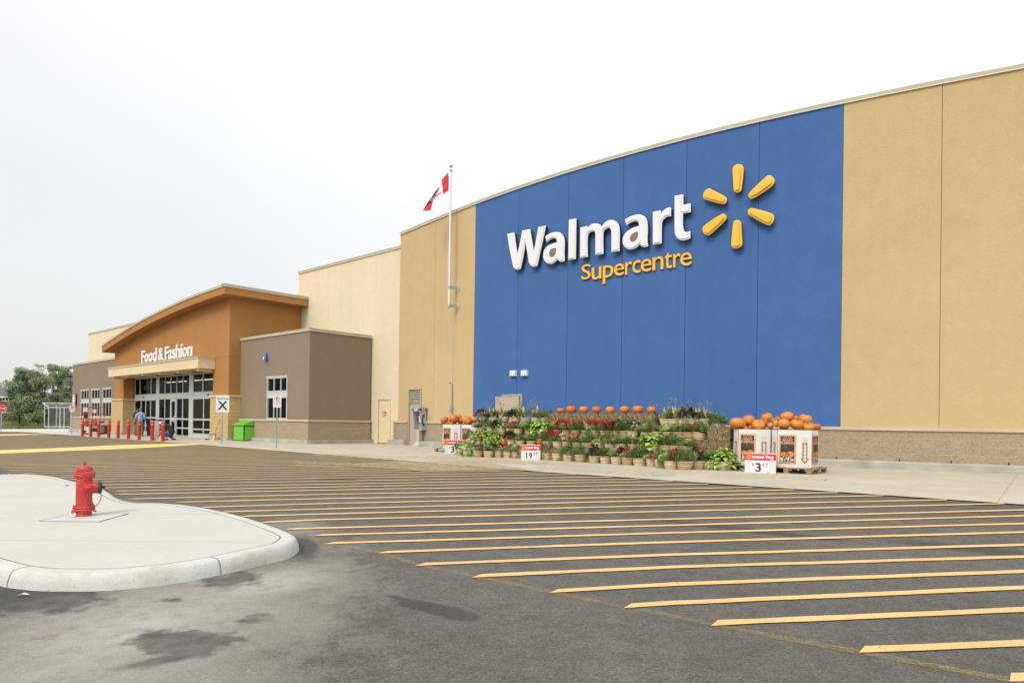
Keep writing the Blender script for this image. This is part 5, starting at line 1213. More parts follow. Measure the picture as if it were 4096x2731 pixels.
def standing(label, pos, H, face, shirt, hair, arm_up=0):
    """man seen from behind: x to his right, y forward"""
    o = thing('person', label, 'person', pos, face); s = H/1.78
    def S(L_): return [(x*s, y*s, z*s, (r[0]*s, r[1]*s) if isinstance(r, tuple) else r*s) for x, y, z, r in L_]
    h = S([(0, 0, .95, (.155, .11)), (0, .0, 1.15, (.15, .105)), (0, 0, 1.36, (.18, .11)), (0, .0, 1.47, (.10, .08)), (0, .02, 1.54, .058), (0, .035, 1.60, .062), (0, .04, 1.67, .095), (0, .035, 1.74, .075),
           (.19, 0, 1.41, .06), (.27, -.02, 1.16, .048), (.22, .14, .98, .036), (.17, .26, 1.02, .03), (-.19, 0, 1.41, .06), (-.27, -.02, 1.16, .048), (-.22, .14, .98, .036), (-.17, .26, 1.02, .03),
           (.10, 0, .86, .085), (.115, .02, .48, .058), (.12, -.01, .10, .042), (.125, .11, .04, .035), (-.10, 0, .86, .085), (-.115, .02, .48, .058), (-.12, -.01, .10, .042), (-.125, .11, .04, .035)])
    E_ = [(0, 1), (1, 2), (2, 3), (3, 4), (4, 5), (5, 6), (6, 7), (3, 8), (8, 9), (9, 10), (10, 11), (3, 12), (12, 13), (13, 14), (14, 15), (0, 16), (16, 17), (17, 18), (18, 19), (0, 20), (20, 21), (21, 22), (22, 23)]
    b = skin('body', h, E_, M_skin, o)
    for sx in (1, -1):     # hands with fingers
        f = MB(); c_ = Vector((sx*.165*s, .29*s, 1.025*s)); f.sphere(c_, .038*s, 6, sc=(.7, 1.2, .5))
        for q_ in range(4): f.tube([c_+Vector(((-.022+.015*q_)*s, .03*s, 0)), c_+Vector(((-.024+.016*q_)*s, .07*s, -.012*s)), c_+Vector(((-.022+.015*q_)*s, .085*s, -.035*s))], [.0085*s, .008*s, .006*s], 5)
        f.tube([c_+Vector((-sx*.03*s, 0, .0)), c_+Vector((-sx*.045*s, .035*s, .012*s))], [.010*s, .007*s], 5); mk('hand', f, M_skin, o, local=True)
    sh_ = S([(0, 0, .98, (.185, .135)), (0, 0, 1.16, (.18, .13)), (0, 0, 1.36, (.205, .13)), (0, 0, 1.465, (.12, .095)), (0, .01, 1.52, .068), (.20, 0, 1.41, .085), (.29, -.025, 1.17, .072), (.235, .13, .99, .052), (-.20, 0, 1.41, .085), (-.29, -.025, 1.17, .072), (-.235, .13, .99, .052)])
    skin('shirt', sh_, [(0, 1), (1, 2), (2, 3), (3, 4), (3, 5), (5, 6), (6, 7), (3, 8), (8, 9), (9, 10)], shirt, o)
    tr = S([(0, 0, .95, (.172, .13)), (.10, 0, .84, .115), (.118, .015, .48, .088), (.12, -.01, .09, .075), (-.10, 0, .84, .115), (-.118, .015, .48, .088), (-.12, -.01, .09, .075)])
    skin('trousers', tr, [(0, 1), (1, 2), (2, 3), (0, 4), (4, 5), (5, 6)], M_kh, o)
    f = MB(); f.lathe([(1, .0), (1, .035*s)], 20, T=lambda x, y, z: (x*.178*s, y*.136*s, z+.965*s)); mk('belt', f, M_black, o, local=True)
    f = MB()
    f.sphere((0, .022*s, 1.695*s), .098*s, 10, sc=(.88, 1.0, .98)); f.sphere((0, -.01*s, 1.63*s), .07*s, 8, sc=(.98, .75, .9)); mk('hair', f, hair, o, local=True)
    for sx in (1, -1):
        f = MB(); f.sphere((sx*.085*s, .045*s, 1.655*s), .026*s, 6, sc=(.4, .8, 1.2)); mk('ear', f, M_skin, o, local=True)
        f = MB(); f.sphere((sx*.122*s, .05*s, .035*s), .06*s, 8, sc=(.75, 2.0, .75)); f.v = [(x, y, max(z, 0)) for x, y, z in f.v]; mk('shoe', f, M_shoe, o, local=True)
    f = MB(); f.sphere((0, .135*s, 1.65*s), .017*s, 5, sc=(.8, 1.1, 1.6)); mk('nose', f, M_skin, o, local=True)
    for sx in (1, -1): f = MB(); f.sphere((sx*.032*s, .122*s, 1.675*s), .011*s, 5); mk('eye', f, M_black, o, local=True)
    return o
pa = ong(561, 1745.5); k = pa.y/F_PX
standing('man in a light blue shirt and khaki trousers seen from behind', pa, (1745.5-1632)*k, radians(8), M_bl, M_gh)
pb_ = ong(545, 1741.8); k = pb_.y/F_PX
standing('dark-haired man in a black shirt standing left of the man in blue', pb_, (1741.8-1629)*k, radians(-35), M_bs, M_bh)
def crouch():
    p = ong(672, 1760.5); s = 1.0; o = thing('person', 'crouching man in black top, jeans and white cap working at the ground', 'person', p)
    # x to the right of the picture; he faces left
    h = [(.14, .05, .36, (.16, .14)), (.02, .05, .60, (.15, .13)), (-.16, .05, .78, (.16, .13)), (-.24, .05, .84, .07), (-.31, .05, .86, .06), (-.38, .05, .86, .09), (-.43, .05, .84, .07),
         (-.16, -.16, .74, .06), (-.30, -.20, .48, .045), (-.42, -.16, .22, .034), (-.50, -.12, .12, .028), (-.20, .24, .76, .06), (-.46, .26, .80, .045), (-.70, .22, .93, .032), (-.78, .20, .98, .026),
         (.12, -.08, .34, .10), (-.16, -.12, .42, .075), (.02, -.12, .10, .05), (-.08, -.12, .04, .04), (.12, .18, .34, .10), (-.14, .22, .30, .075), (.20, .20, .08, .05), (.10, .2, .04, .04)]
    E_ = [(0, 1), (1, 2), (2, 3), (3, 4), (4, 5), (5, 6), (2, 7), (7, 8), (8, 9), (9, 10), (2, 11), (11, 12), (12, 13), (13, 14), (0, 15), (15, 16), (16, 17), (17, 18), (0, 19), (19, 20), (20, 21), (21, 22)]
    skin('body', h, E_, M_skin, o)
    skin('shirt', [(.26, .05, .32, (.17, .15)), (.14, .05, .50, (.21, .18)), (-.02, .05, .68, (.20, .17)), (-.18, .05, .80, (.17, .15)), (-.25, .05, .85, .08), (-.18, -.17, .74, .085), (-.30, -.21, .50, .068), (-.20, .25, .77, .085), (-.40, .27, .79, .066)],
         [(0, 1), (1, 2), (2, 3), (3, 4), (3, 5), (5, 6), (3, 7), (7, 8)], M_bs, o)
    skin('trousers', [(.16, .05, .32, (.17, .15)), (.06, -.09, .34, .12), (-.17, -.13, .42, .10), (.0, -.12, .14, .075), (.06, .19, .32, .12), (-.14, .22, .30, .10), (.16, .2, .12, .075)], [(0, 1), (1, 2), (2, 3), (0, 4), (4, 5), (5, 6)], M_jean, o)
    f = MB(); f.sphere((-.39, .05, .90), .115, 10, sc=(1.05, .9, .75)); f.v = [(x, y, max(z, .88)) for x, y, z in f.v]; f.box(-.58, -.46, -.03, .13, .865, .88); mk('cap', f, M_white, o, local=True)
    for x, y, z in ((-.04, -.12, .04), (.20, .2, .05)): f = MB(); f.sphere((x, y, z), .07, 8, sc=(1.9, .8, .8)); f.v = [(a, b, max(c_, 0)) for a, b, c_ in f.v]; mk('shoe', f, M_shoe, o, local=True)
    for c_, d in ((Vector((-.52, -.11, .10)), Vector((-.8, 0, -.5))), (Vector((-.80, .20, .995)), Vector((-.9, 0, .3)))):
        f = MB(); f.sphere(c_, .036, 6, sc=(1.2, .8, .6))
        for q_ in range(4): e = Vector((0, -.024+.016*q_, 0)); f.tube([c_+e, c_+e+d*.05, c_+e+d*.075+Vector((0, 0, -.02))], [.009, .008, .006], 5)
        f.tube([c_+Vector((0, -.03, 0)), c_+Vector((-.03, -.05, .0))], [.01, .007], 5); mk('hand', f, M_skin, o, local=True)
crouch()
# board and folded cart next to him
p = ong(616, 1762); o = thing('wooden_board', 'long pale wooden board standing on end behind the eighth bollard', 'board', p); T = face_T(p)
f = MB(); f.box(-.02, .09, -.12, -.09, 0, 1.0, T); f.v = [(x, y+(z-p.z)*.08, z) for x, y, z in f.v]; mk('board', f, mat('plywood', (.50, .38, .23), .8, None, (6, .12)), o); f = MB(); f.add([T(-.02, .02, .0), T(.12, .02, 0), T(.05, -.1, .16), T(-.02, -.1, .16)], [(0, 1, 2, 3)]); mk('foot_block', f, mat('dark_ply', (.25, .17, .09), .8), o)
p = ong(612, 1745); T = face_T(p); o = thing('utility_cart', 'black utility cart with a flat top behind the crouching man', 'cart', p)
f = MB(); f.box(-.42, .28, -.3, .25, .98, 1.04, T).add([T(.28, .25, .98), T(.28, .25, 1.04), T(.42, .2, .90), T(.28, -.3, .98), T(.28, -.3, 1.04), T(.42, -.25, .90)], [(0, 1, 2), (3, 4, 5), (0, 2, 5, 3), (1, 4, 5, 2)]); mk('top', f, M_black, o)
f = MB(); f.box(-.34, .20, -.28, .22, .06, .92, T); mk('bag', f, M_bs, o); f = MB(); [f.tube([T(x, .24, .0), T(x, .24, 1.0)], .016, 6) for x in (-.40, .26, .36)]; f.tube([T(.2, .26, .16), T(.42, .26, .16)], .012, 6); mk('frame', f, M_steel, o)

# ------------------------------------------------------------ harvest display: bales, baskets of plants, pumpkins
A1 = ong(1913, 1828.8).xy; A2 = ong(2840, 1879).xy
DU = (A2-A1).normalized(); DN = Vector((-DU.y, DU.x)); DN = DN if DN.y > 0 else -DN     # along the rows, inward
def rowpt(px, k, dn=0.):
    """where the sight line through column px crosses planting row k"""
    o = A1+DN*(.16+k*.40+dn); d = ray(px, 1700); t = (o.x*DU.y-o.y*DU.x)/(d.x*DU.y-d.y*DU.x); return Vector((d.x*t, d.y*t))
def zat(px, py, P): d = ray(px, py); return HC+d.z*(P.y/d.y)
ANG = atan2(DU.y, DU.x)
def leafmat(name, col, var=.35):
    m, t, p = newmat(name, .55); g = t.n('ShaderNodeTexCoord').outputs['Object']; p.inputs['Specular IOR Level'].default_value = .35
    ri = t.n('ShaderNodeNewGeometry').outputs['Random Per Island']
    v = t.math('MULTIPLY', t.rng(t.noise(g, 11., 3, .5), .3, .7, 1-var*.6, 1+var*.6), t.rng(ri, 0., 1., 1-var, 1+var)); t.link(t.n('ShaderNodeVectorMath', {0: col, 'Scale': v}, operation='SCALE').outputs[0], p.inputs['Base Color']); return m
# straw bale
M_straw = None; M_strawd = mat('straw_core', (.14, .10, .048), .95, (60, 1.), (30, .4), bdist=.03)
M_straw = leafmat('straw', (.30, .235, .125), .6)
def straw_blades(mb, pt, n, rd, L0=.08, L1=.2, m=0, w=.004):
    for _ in range(n):
        p, nn_, flat = pt(rd); a = Vector((rd.uniform(-1, 1), rd.uniform(-1, 1), rd.uniform(-1, 1))); a = a-nn_*a.dot(nn_)*flat
        if a.length < .05: continue
        a.normalize(); l = rd.uniform(L0, L1); s_ = a.cross(nn_); s_ = s_.normalized()*w if s_.length > 1e-3 else Vector((w, 0, 0)); b = p-a*l/2; c_ = p+a*l/2+nn_*rd.uniform(-.01, .03)
        mb.add([b-s_, b+s_, c_+s_, c_-s_], [(0, 1, 2, 3)], m)
def make_bale():
    o = thing('straw_bale', '', 'straw bale', group='straw bales stepped up under the plants'); rd = random.Random(5); Lb, Wb, Hb_ = .44, .22, .172
    f = MB(); n = 8
    f.box(-Lb, Lb, -Wb, Wb, .008, 2*Hb_); bm = bmesh.new(); me = bpy.data.meshes.new('t'); me.from_pydata(f.v, [], f.f); bm.from_mesh(me); bmesh.ops.subdivide_edges(bm, edges=bm.edges, cuts=5, use_grid_fill=True)
    f = MB()
    for v in bm.verts: v.co += Vector((rd.uniform(-.012, .012), rd.uniform(-.012, .012), rd.uniform(-.010, .010) if .02 < v.co.z else 0))
    f.add([tuple(v.co) for v in bm.verts], [tuple(v.index for v in fc.verts) for fc in bm.faces], 0); bm.free(); bpy.data.meshes.remove(me)
    mk('packed_straw', f, M_strawd, o, local=True)
    f = MB()
    def pt(rd):
        k = rd.random(); x, y, z = rd.uniform(-Lb, Lb), rd.uniform(-Wb, Wb), rd.uniform(.01, 2*Hb_)
        if k < .45: return Vector((x, -Wb-.004, z)), Vector((0, -1, 0)), .8
        if k < .75: return Vector((x, y, 2*Hb_+.004)), Vector((0, 0, 1)), .85
        return Vector((Lb*(1 if k < .88 else -1)*1.01, y, z)), Vector((1 if k < .88 else -1, 0, 0)), .8
    straw_blades(f, pt, 1700, rd, .05, .17, w=.0038); mk('loose_stalks', f, M_straw, o, local=True)
    f = MB()
    for x in (-.17, .17): f.box(x-.004, x+.004, -Wb-.012, Wb+.012, .012, 2*Hb_+.012)
    mk('twine', f, mat('twine', (.30, .20, .10), .9), o, local=True); return o
bale0 = make_bale(); first = [True]
def bale(P, z, ang, label):
    o = bale0 if first[0] else copy_tree(bale0); first[0] = False
    o.location = (P.x, P.y, z); o.rotation_euler = (0, 0, ang); o['label'] = label; return o
gz0 = gz(A1.x, A1.y)
base = A1+DN*.16
LEN = (rowpt(2850, 0)-base).length
ORD = ['first', 'second', 'third', 'fourth', 'fifth', 'sixth', 'seventh', 'eighth', 'ninth', 'tenth', 'eleventh', 'twelfth', 'thirteenth', 'fourteenth', 'fifteenth', 'sixteenth', 'seventeenth', 'eighteenth', 'nineteenth', 'twentieth', 'twenty-first', 'twenty-second', 'twenty-third']
s0 = {1: -.25, 2: .1, 3: .1}
for k in (1, 2, 3):
    s = s0[k]; i = 0
    sN = LEN+(.12 if k == 1 else .35)
    while s+.88 < sN+.45:
        P = base+DN*(.40*k+.02)+DU*(s+.44)
        bale(P, gz0+.355*(k-1)+.002, ANG+random.Random(i+9*k).uniform(-.02, .02), '%s straw bale from the left under the %s planting row' % (ORD[i], {1: 'second', 2: 'third', 3: 'top'}[k]))
        if k > 1 and (i == 0 or s+1.3 >= sN):
            for kk in range(k-1): bale(P+DU*.01*kk, gz0+.355*kk+.002, ANG, 'straw bale at the %s end of the stack, %s layer beneath the %s planting row' % ('left' if i == 0 else 'right', {0: 'ground', 1: 'middle'}[kk], {2: 'third', 3: 'top'}[k]))
        s += .895; i += 1
# raised straw along the middle with eight pumpkins on it
pm0, pm1 = rowpt(2196, 3.2), rowpt(2632, 3.2); d = (pm1-pm0); nb = 4
TOPZ = zat(2400, 1654, (pm0+pm1)/2)
for i in range(nb):
    P = pm0+d*((i+.5)/nb); o = bale(P, TOPZ-.352, atan2(d.y, d.x), '%s bale from the left in the raised row that carries the eight pumpkins' % ORD[i]); o.scale = (d.length/nb/.885, 1, 1)
    for kk in range(1): o = bale(P, TOPZ-.352-.355, atan2(d.y, d.x), 'bale hidden under the %s bale of the raised row' % ORD[i]); o.scale = (d.length/nb/.885, 1, 1)

# pumpkins
M_pump = None
def pumpmat(name, col):
    m, t, p = newmat(name, .45); g = t.n('ShaderNodeTexCoord').outputs['Object']
    n1 = t.noise(g, 4., 4, .6); n2 = t.noise(g, 26., 4, .6); c_ = t.mix(t.rng(n1, .35, .65, 0., 1.), c4(*col), c4(col[0]*.88, col[1]*1.08, col[2]*1.1)); c_ = t.mix(t.rng(n1, .66, .74, 0., .55), c_, c4(.30, .20, .07)); t.link(t.mix(t.rng(n2, .6, .75, 0., .25), c_, c4(.72, .42, .18)), p.inputs['Base Color'])
    t.link(t.n('ShaderNodeBump', {'Strength': .3, 'Distance': .01, 'Height': n2}).outputs[0], p.inputs['Normal']); return m
M_p = [pumpmat('pumpkin_orange', (.56, .155, .022)), pumpmat('pumpkin_deep', (.48, .12, .020)), pumpmat('pumpkin_gold', (.60, .20, .03))]
M_stem = mat('pumpkin_stem', (.10, .12, .03), .8, (30, .4))
def pumpkin(c, r, h, label, rd, stem=1, tilt=0, tdir=0, group=None, name='pumpkin', slen=None):
    o = thing(name, label, 'pumpkin', c, 0, group); nr = rd.choice([9, 10, 11]); ph_ = rd.random()*6; lop = rd.uniform(-.05, .05)
    R = Matrix.Rotation(tdir, 3, 'Z') @ Matrix.Rotation(tilt, 3, 'X'); N_ = 14
    prof = [(max(.02, r*sin(pi*i/N_)**.82), -h/2*cos(pi*i/N_)-(.0)) for i in range(N_+1)]
    def T(x, y, z):
        rr = sqrt(x*x+y*y)/r; z2 = z*(1-.22*max(0, 1-rr*1.7)) ; v = R @ Vector((x*(1+lop), y*(1-lop), z2)); return tuple(v)
    f = MB(); f.lathe(prof, 44, T=T, rmod=lambda t, z: 1-.055*(1-abs(sin(nr*t/1+ph_+.15*sin(3*t))))**2*(1 if abs(z) < h*.49 else 1)); mk('flesh', f, rd.choice(M_p), o, local=True)
    if not stem: stem, slen = .1, .018
    if stem:
        L_ = (slen or .09)*rd.uniform(.8, 1.2); b = [R @ Vector(p) for p in ((0, 0, h*.36), (0, .0, h*.36+L_*.5), (.02*stem, .01, h*.36+L_*.8), (.05*stem*L_/.09, .02, h*.36+L_))]
        f = MB(); f.tube(b, [.026, .014, .012, .016], 6, smooth=False); mk('stem', f, M_stem, o, local=True)
    return o
rp = random.Random(11)
for i, (x, yt, yb, w_, st) in enumerate([(400, 343, 452, 150, .5), (573, 303, 442, 178, 1), (788, 315, 438, 168, .4), (1007, 313, 440, 168, .3), (1241, 318, 440, 160, .3), (1490, 310, 442, 188, .3), (1713, 303, 448, 192, 0), (1950, 315, 452, 178, 1)]):
    px = 2150+x/4.276; P = rowpt(px, 3.2, -.05); z1, z0 = zat(px, 1550+yt/4.276, P), TOPZ; r = w_/4.276/2*P.y/F_PX
    pumpkin((P.x, P.y, z0+(z1-z0)/2), r, (z1-z0)*1.04, '%s of the eight pumpkins on top of the straw%s' % (ORD[i], ', with long green stem' if st == 1 else ''), rp, stem=st, slen=.17 if st == 1 else .045, group='pumpkins lined up on the top bales')

# baskets
def basketmat(name, col, col2):
    m, t, p = newmat(name, .8); uv = t.n('ShaderNodeTexCoord').outputs['UV']; g = t.n('ShaderNodeTexCoord').outputs['Object']
    s_ = t.n('ShaderNodeSeparateXYZ', {0: uv}); fr = t.math('FRACT', t.math('MULTIPLY', s_.outputs[0], 26.)); ln = t.rng(t.math('ABSOLUTE', t.math('SUBTRACT', fr, .5)), .38, .5, 0., 1.)
    n1 = t.noise(g, 9., 4, .6); c_ = t.mix(t.rng(n1, .35, .65, 0., 1.), c4(*col), c4(*col2)); t.link(t.mix(t.math('MULTIPLY', ln, .35), c_, c4(.22, .15, .07)), p.inputs['Base Color'])
    n2 = t.noise(g, 14., 3, .5); t.link(t.n('ShaderNodeBump', {'Strength': .8, 'Distance': .02, 'Height': t.math('SUBTRACT', n2, t.math('MULTIPLY', ln, .4))}).outputs[0], p.inputs['Normal']); return m
M_bk = [basketmat('basket_pale', (.64, .54, .32), (.55, .45, .25)), basketmat('basket_tan', (.52, .38, .22), (.45, .31, .17)), basketmat('basket_light', (.68, .60, .40), (.58, .50, .30))]
M_soil = mat('soil', (.02, .014, .01), 1)
FM = [leafmat('leaf_dark', (.10, .19, .065)), leafmat('leaf_mid', (.17, .30, .09)), leafmat('leaf_kale', (.34, .48, .20), .3), leafmat('leaf_lime', (.33, .50, .10), .3), leafmat('leaf_purple', (.060, .022, .028)), leafmat('leaf_variegated', (.50, .52, .20), .3), leafmat('stalk_tan', (.36, .28, .14), .3), leafmat('leaf_coleus', (.15, .10, .05))]
PM = [leafmat('petal_red', (.56, .030, .028), .3), leafmat('petal_orange', (.75, .19, .015), .25), leafmat('petal_pink', (.62, .22, .28), .2), leafmat('petal_white', (.70, .64, .58), .15), leafmat('petal_coral', (.52, .13, .07), .3), leafmat('petal_magenta', (.42, .04, .13), .2)]
def dome(rd, R, H, c=(0, 0)):
    a = rd.random()*2*pi; u = rd.random()**.5; r = R*u; z = H*(1-u*u)**.5*rd.uniform(.55, 1); return Vector((c[0]+r*cos(a), c[1]+r*sin(a), z)), Vector((cos(a)*u, sin(a)*u, .6+.4*(1-u))).normalized()
def rv(rd): return Vector((rd.uniform(-1, 1), rd.uniform(-1, 1), rd.uniform(-1, 1)))
def grow(kinds, rd, S=1.):
    g, fl = MB(), MB(); n = len(kinds)
    for i, k in enumerate(kinds):
        a = 2*pi*i/max(1, n)+rd.random()*.8; c = (.085*cos(a), .085*sin(a)) if n > 1 else (0, 0); q = 1.0 if n > 1 else 1.35
        if i == 0 and k in ('vine', 'mum', 'salvia', 'grasses', 'flowers') and n > 1: c = (0, 0); q = 1.15
        if k in ('mum', 'mumpink', 'mumorange', 'mumwhite'):
            for _ in range(int(230*q)):
                p, d = dome(rd, .15*q, .19*q, c); g.leaf(p, d+rv(rd)*.7, (0, 0, 1), rd.uniform(.03, .055), .018, .2, rd.choice((0, 0, 1)))
            m_ = {'mumpink': 2, 'mumorange': 1, 'mumwhite': 3}.get(k)
            for _ in range(0 if m_ is None else int(17*q)):
                p, d = dome(rd, .14*q, .215*q, c)
                for j in range(7): e = Matrix.Rotation(j*.9, 3, 'Z') @ Vector((1, 0, .3)); fl.leaf(p, e, (0, 0, 1), .019, .013, .1, m_)
        elif k == 'kale':
            for j in range(34):
                t = j/34; a2 = j*2.4; el = lerp(.25, 1.35, t); L_ = lerp(.135, .07, t)*q; d = Vector((cos(a2)*cos(el), sin(a2)*cos(el), sin(el))); b = Vector((c[0], c[1], .03+.06*t)); m_ = 2 if t < .6 else (2 if rd.random() < .6 else 5)
                s_ = d.cross(Vector((0, 0, 1))).normalized(); nn_ = s_.cross(d); W = L_*.50; P = [b]
                for (u, v, h_) in ((.45, .7, .1), (.8, 1., .0), (1.05, .6, -.06), (1.1, 0, -.10), (1.05, -.6, -.06), (.8, -1., .0), (.45, -.7, .1)): P.append(b+d*L_*u+s_*W*v*(1+rd.uniform(-.12, .12))+nn_*(h_*L_+rd.uniform(-.012, .012)))
                P.append(b+d*L_*.6-nn_*.012); g.add(P, [(0, 1, 8), (1, 2, 8), (2, 3, 8), (3, 4, 8), (4, 5, 8), (5, 6, 8), (6, 7, 8), (7, 0, 8)], m_)
        elif k in ('vine', 'trail', 'bigvine'):
            nb = {'vine': 110, 'trail': 46, 'bigvine': 230}[k]; R0 = {'vine': .21, 'trail': .10, 'bigvine': .30}[k]; cc = c if k != 'trail' else (.13*cos(rd.choice((-2.2, -1.2, -1.8))), -.14); 
            for _ in range(nb):
                a2 = rd.random()*2*pi; u = rd.random()**.6; r = R0*u; z = (.17 if k != 'trail' else .03)*(1-u*u)-max(0, r-.12)*rd.uniform(.3, 1.7)*(1 if k != 'trail' else .2)
                if k == 'trail': r *= .55; z = .03-rd.random()*.20
                if k == 'bigvine': z = .24*(1-u)-rd.random()*u*.36
                sz = .052 if k == 'trail' else rd.uniform(.07, .105); sz *= .7 if k == 'trail' else 1
                g.leaf((cc[0]+r*cos(a2), cc[1]+r*sin(a2), z+.03), Vector((cos(a2), sin(a2), rd.uniform(-.9, .4))), (0, 0, 1), sz, sz*.85, .14, 3, .15)
        elif k in ('salvia', 'salviapale'):
            for _ in range(120): p, d = dome(rd, .14*q, .12, c); g.leaf(p, d+rv(rd)*.5, (0, 0, 1), .06, .03, .2, rd.choice((0, 1)))
            for _ in range(int(17*q)):
                p, d = dome(rd, .14*q, .10, c); d = (d*.35+Vector((0, 0, 1))).normalized(); hgt_ = rd.uniform(.06, .11)
                for j in range(22): t = j/22; e = Matrix.Rotation(j*2.4, 3, 'Z') @ Vector((1, 0, .8)); fl.leaf(p+d*(.05+hgt_*t), e, (0, 0, 1), .032*(1.1-.6*t), .016, .2, 0 if k == 'salvia' else 4)
        elif k == 'purple':
            for _ in range(int(120*q)): p, d = dome(rd, .13*q, .17, c); g.leaf(p, d+rv(rd)*.6, (0, 0, 1), rd.uniform(.04, .065), .045, .35, 4)
        elif k == 'coleus':
            for _ in range(int(110*q)): p, d = dome(rd, .15*q, .22, c); g.leaf(p, d*1.0+rv(rd)*.4+Vector((0, 0, -.3)), (0, 0, 1), rd.uniform(.06, .09), .045, .2, rd.choice((7, 7, 0, 4)))
        elif k == 'var':
            for _ in range(int(95*q)): p, d = dome(rd, .11*q, .10, (c[0], c[1]-.05)); g.leaf(p, d+rv(rd)*.6, (0, 0, 1), rd.uniform(.03, .05), .024, .2, 5 if rd.random() < .75 else 1)
        elif k == 'marigold':
            for _ in range(100): p, d = dome(rd, .13*q, .14, c); g.leaf(p, d+rv(rd)*.8, (0, 0, 1), .04, .014, .2, 1)
            for _ in range(int(9*q)):
                p, d = dome(rd, .13*q, .19, c)
                for j in range(16): e = Matrix.Rotation(j*2.4, 3, 'Z') @ Vector((1, 0, .1+j*.06)); fl.leaf(p, e, (0, 0, 1), .026, .016, .2, 1)
        elif k in ('orange', 'pink', 'white', 'coral', 'magenta'):
            m_ = {'orange': 1, 'pink': 2, 'white': 3, 'coral': 4, 'magenta': 5}[k]
            for _ in range(60): p, d = dome(rd, .11*q, .13, c); g.leaf(p, d+rv(rd)*.7, (0, 0, 1), .045, .022, .2, 1)
            for _ in range(int(12*q)):
                p, d = dome(rd, .12*q, .17, c)
                for j in range(9): fl.leaf(p+rv(rd)*.014, d+rv(rd)*.9, (0, 0, 1), .032, .024, .2, m_)
        elif k in ('grass', 'tall'):
            for _ in range(26 if k == 'grass' else 14):
                a2 = rd.random()*2*pi; L_ = rd.uniform(.13, .24)*(1.2 if k == 'tall' else 1); r = rd.uniform(.03, .16); p0_ = Vector((c[0], c[1], 0)); P = [p0_, p0_+Vector((cos(a2)*r*.4, sin(a2)*r*.4, L_*.6)), p0_+Vector((cos(a2)*r, sin(a2)*r, L_*.75)), p0_+Vector((cos(a2)*r*1.6, sin(a2)*r*1.6, L_*.8))]
                s_ = Vector((-sin(a2), cos(a2), 0))*.006; Q = [(x-s_*w_, x+s_*w_) for x, w_ in zip(P, (1, 1.1, .9, .2))]
                for (x0_, x1_), (y0_, y1_) in zip(Q, Q[1:]): g.add([x0_, x1_, y1_, y0_], [(0, 1, 2, 3)], 6 if rd.random() < .7 else 1)
            if k == 'tall':
                for _ in range(4):
                    a2 = rd.random()*6.28; b = Vector((c[0], c[1], .1)); tp = b+Vector((cos(a2)*.12, sin(a2)*.12, rd.uniform(.16, .30))); g.tube([b, b.lerp(tp, .6)+Vector((0, 0, .04)), tp], [.004, .003, .002], 3, 6)
                    for _ in range(40): t = rd.random(); g.leaf(tp+Vector((cos(a2)*.05*t, sin(a2)*.05*t, -.02*t)), rv(rd)+Vector((0, 0, -.5)), (0, 0, 1), .04, .004, 0, 6)
                for _ in range(2): a2 = rd.random()*6.28; g.leaf((c[0], c[1], .05), (cos(a2)*.3, sin(a2)*.3, 1), (0, 1, 0), .22, .05, .2, 5)
    return g, fl
NM = {'mum': 'dark green mums', 'mumpink': 'mums with pink flowers', 'mumorange': 'mums with orange flowers', 'mumwhite': 'mums with white flowers', 'kale': 'pale green kale', 'vine': 'lime sweet potato vine', 'bigvine': 'a huge lime sweet potato vine', 'trail': 'trailing lime foliage', 'salvia': 'bright red flower spikes',
      'salviapale': 'coral red flower spikes', 'purple': 'dark purple foliage', 'coleus': 'dark coleus', 'var': 'yellow variegated leaves', 'marigold': 'orange marigolds', 'orange': 'orange flowers', 'pink': 'pink flowers', 'white': 'white flowers', 'coral': 'coral flowers', 'magenta': 'magenta flowers', 'grass': 'dry ornamental grass', 'tall': 'tall dry grass plumes'}
def planter(P, z, kinds, label, tone, seed, r=.165, tilt=0):
    rd = random.Random(seed); o = thing('basket_planter', label, 'planter', (P.x, P.y, z), 0, 'baskets of autumn plants'); o.rotation_euler = (0, tilt, rd.uniform(-.35, .35) if not tilt else ANG)
    f = MB(); f.lathe([(r*.80, .004), (r*.86, .03), (r*.95, .12), (r, .20), (r*.97, .205), (r*.93, .17)], 30, rmod=lambda t, z: 1+.012*sin(5*t+seed)+.008*sin(13*t)); bk = mk('basket', f, M_bk[tone], o, local=True)
    f = MB(); f.lathe([(r*.99, .168), (r*1.035, .172), (r*1.04, .198), (r*1.0, .204)], 30).lathe([(r*.925, .085), (r*.955, .088), (r*.965, .104), (r*.94, .108)], 30); mk('hoop', f, M_bk[(tone+2) % 3], bk, local=True)
    f = MB(); f.lathe([(r*.94, .165), (.01, .178)], 20); mk('soil', f, M_soil, o, local=True)
    g, fl = grow(kinds, rd); kx = rd.uniform(1.38, 1.62); kz = rd.uniform(1.35, 1.85); g.v = [(x*kx, y*kx, z_*kz+.160) for x, y, z_ in g.v]; mk('foliage', g, FM, o, local=True)
    if fl.v: fl.v = [(x*kx, y*kx, z_*kz+.165) for x, y, z_ in fl.v]; mk('flowers', fl, PM, o, local=True)
    return o
def words_(ks): return ' and '.join(NM[k] for k in ks[:2])
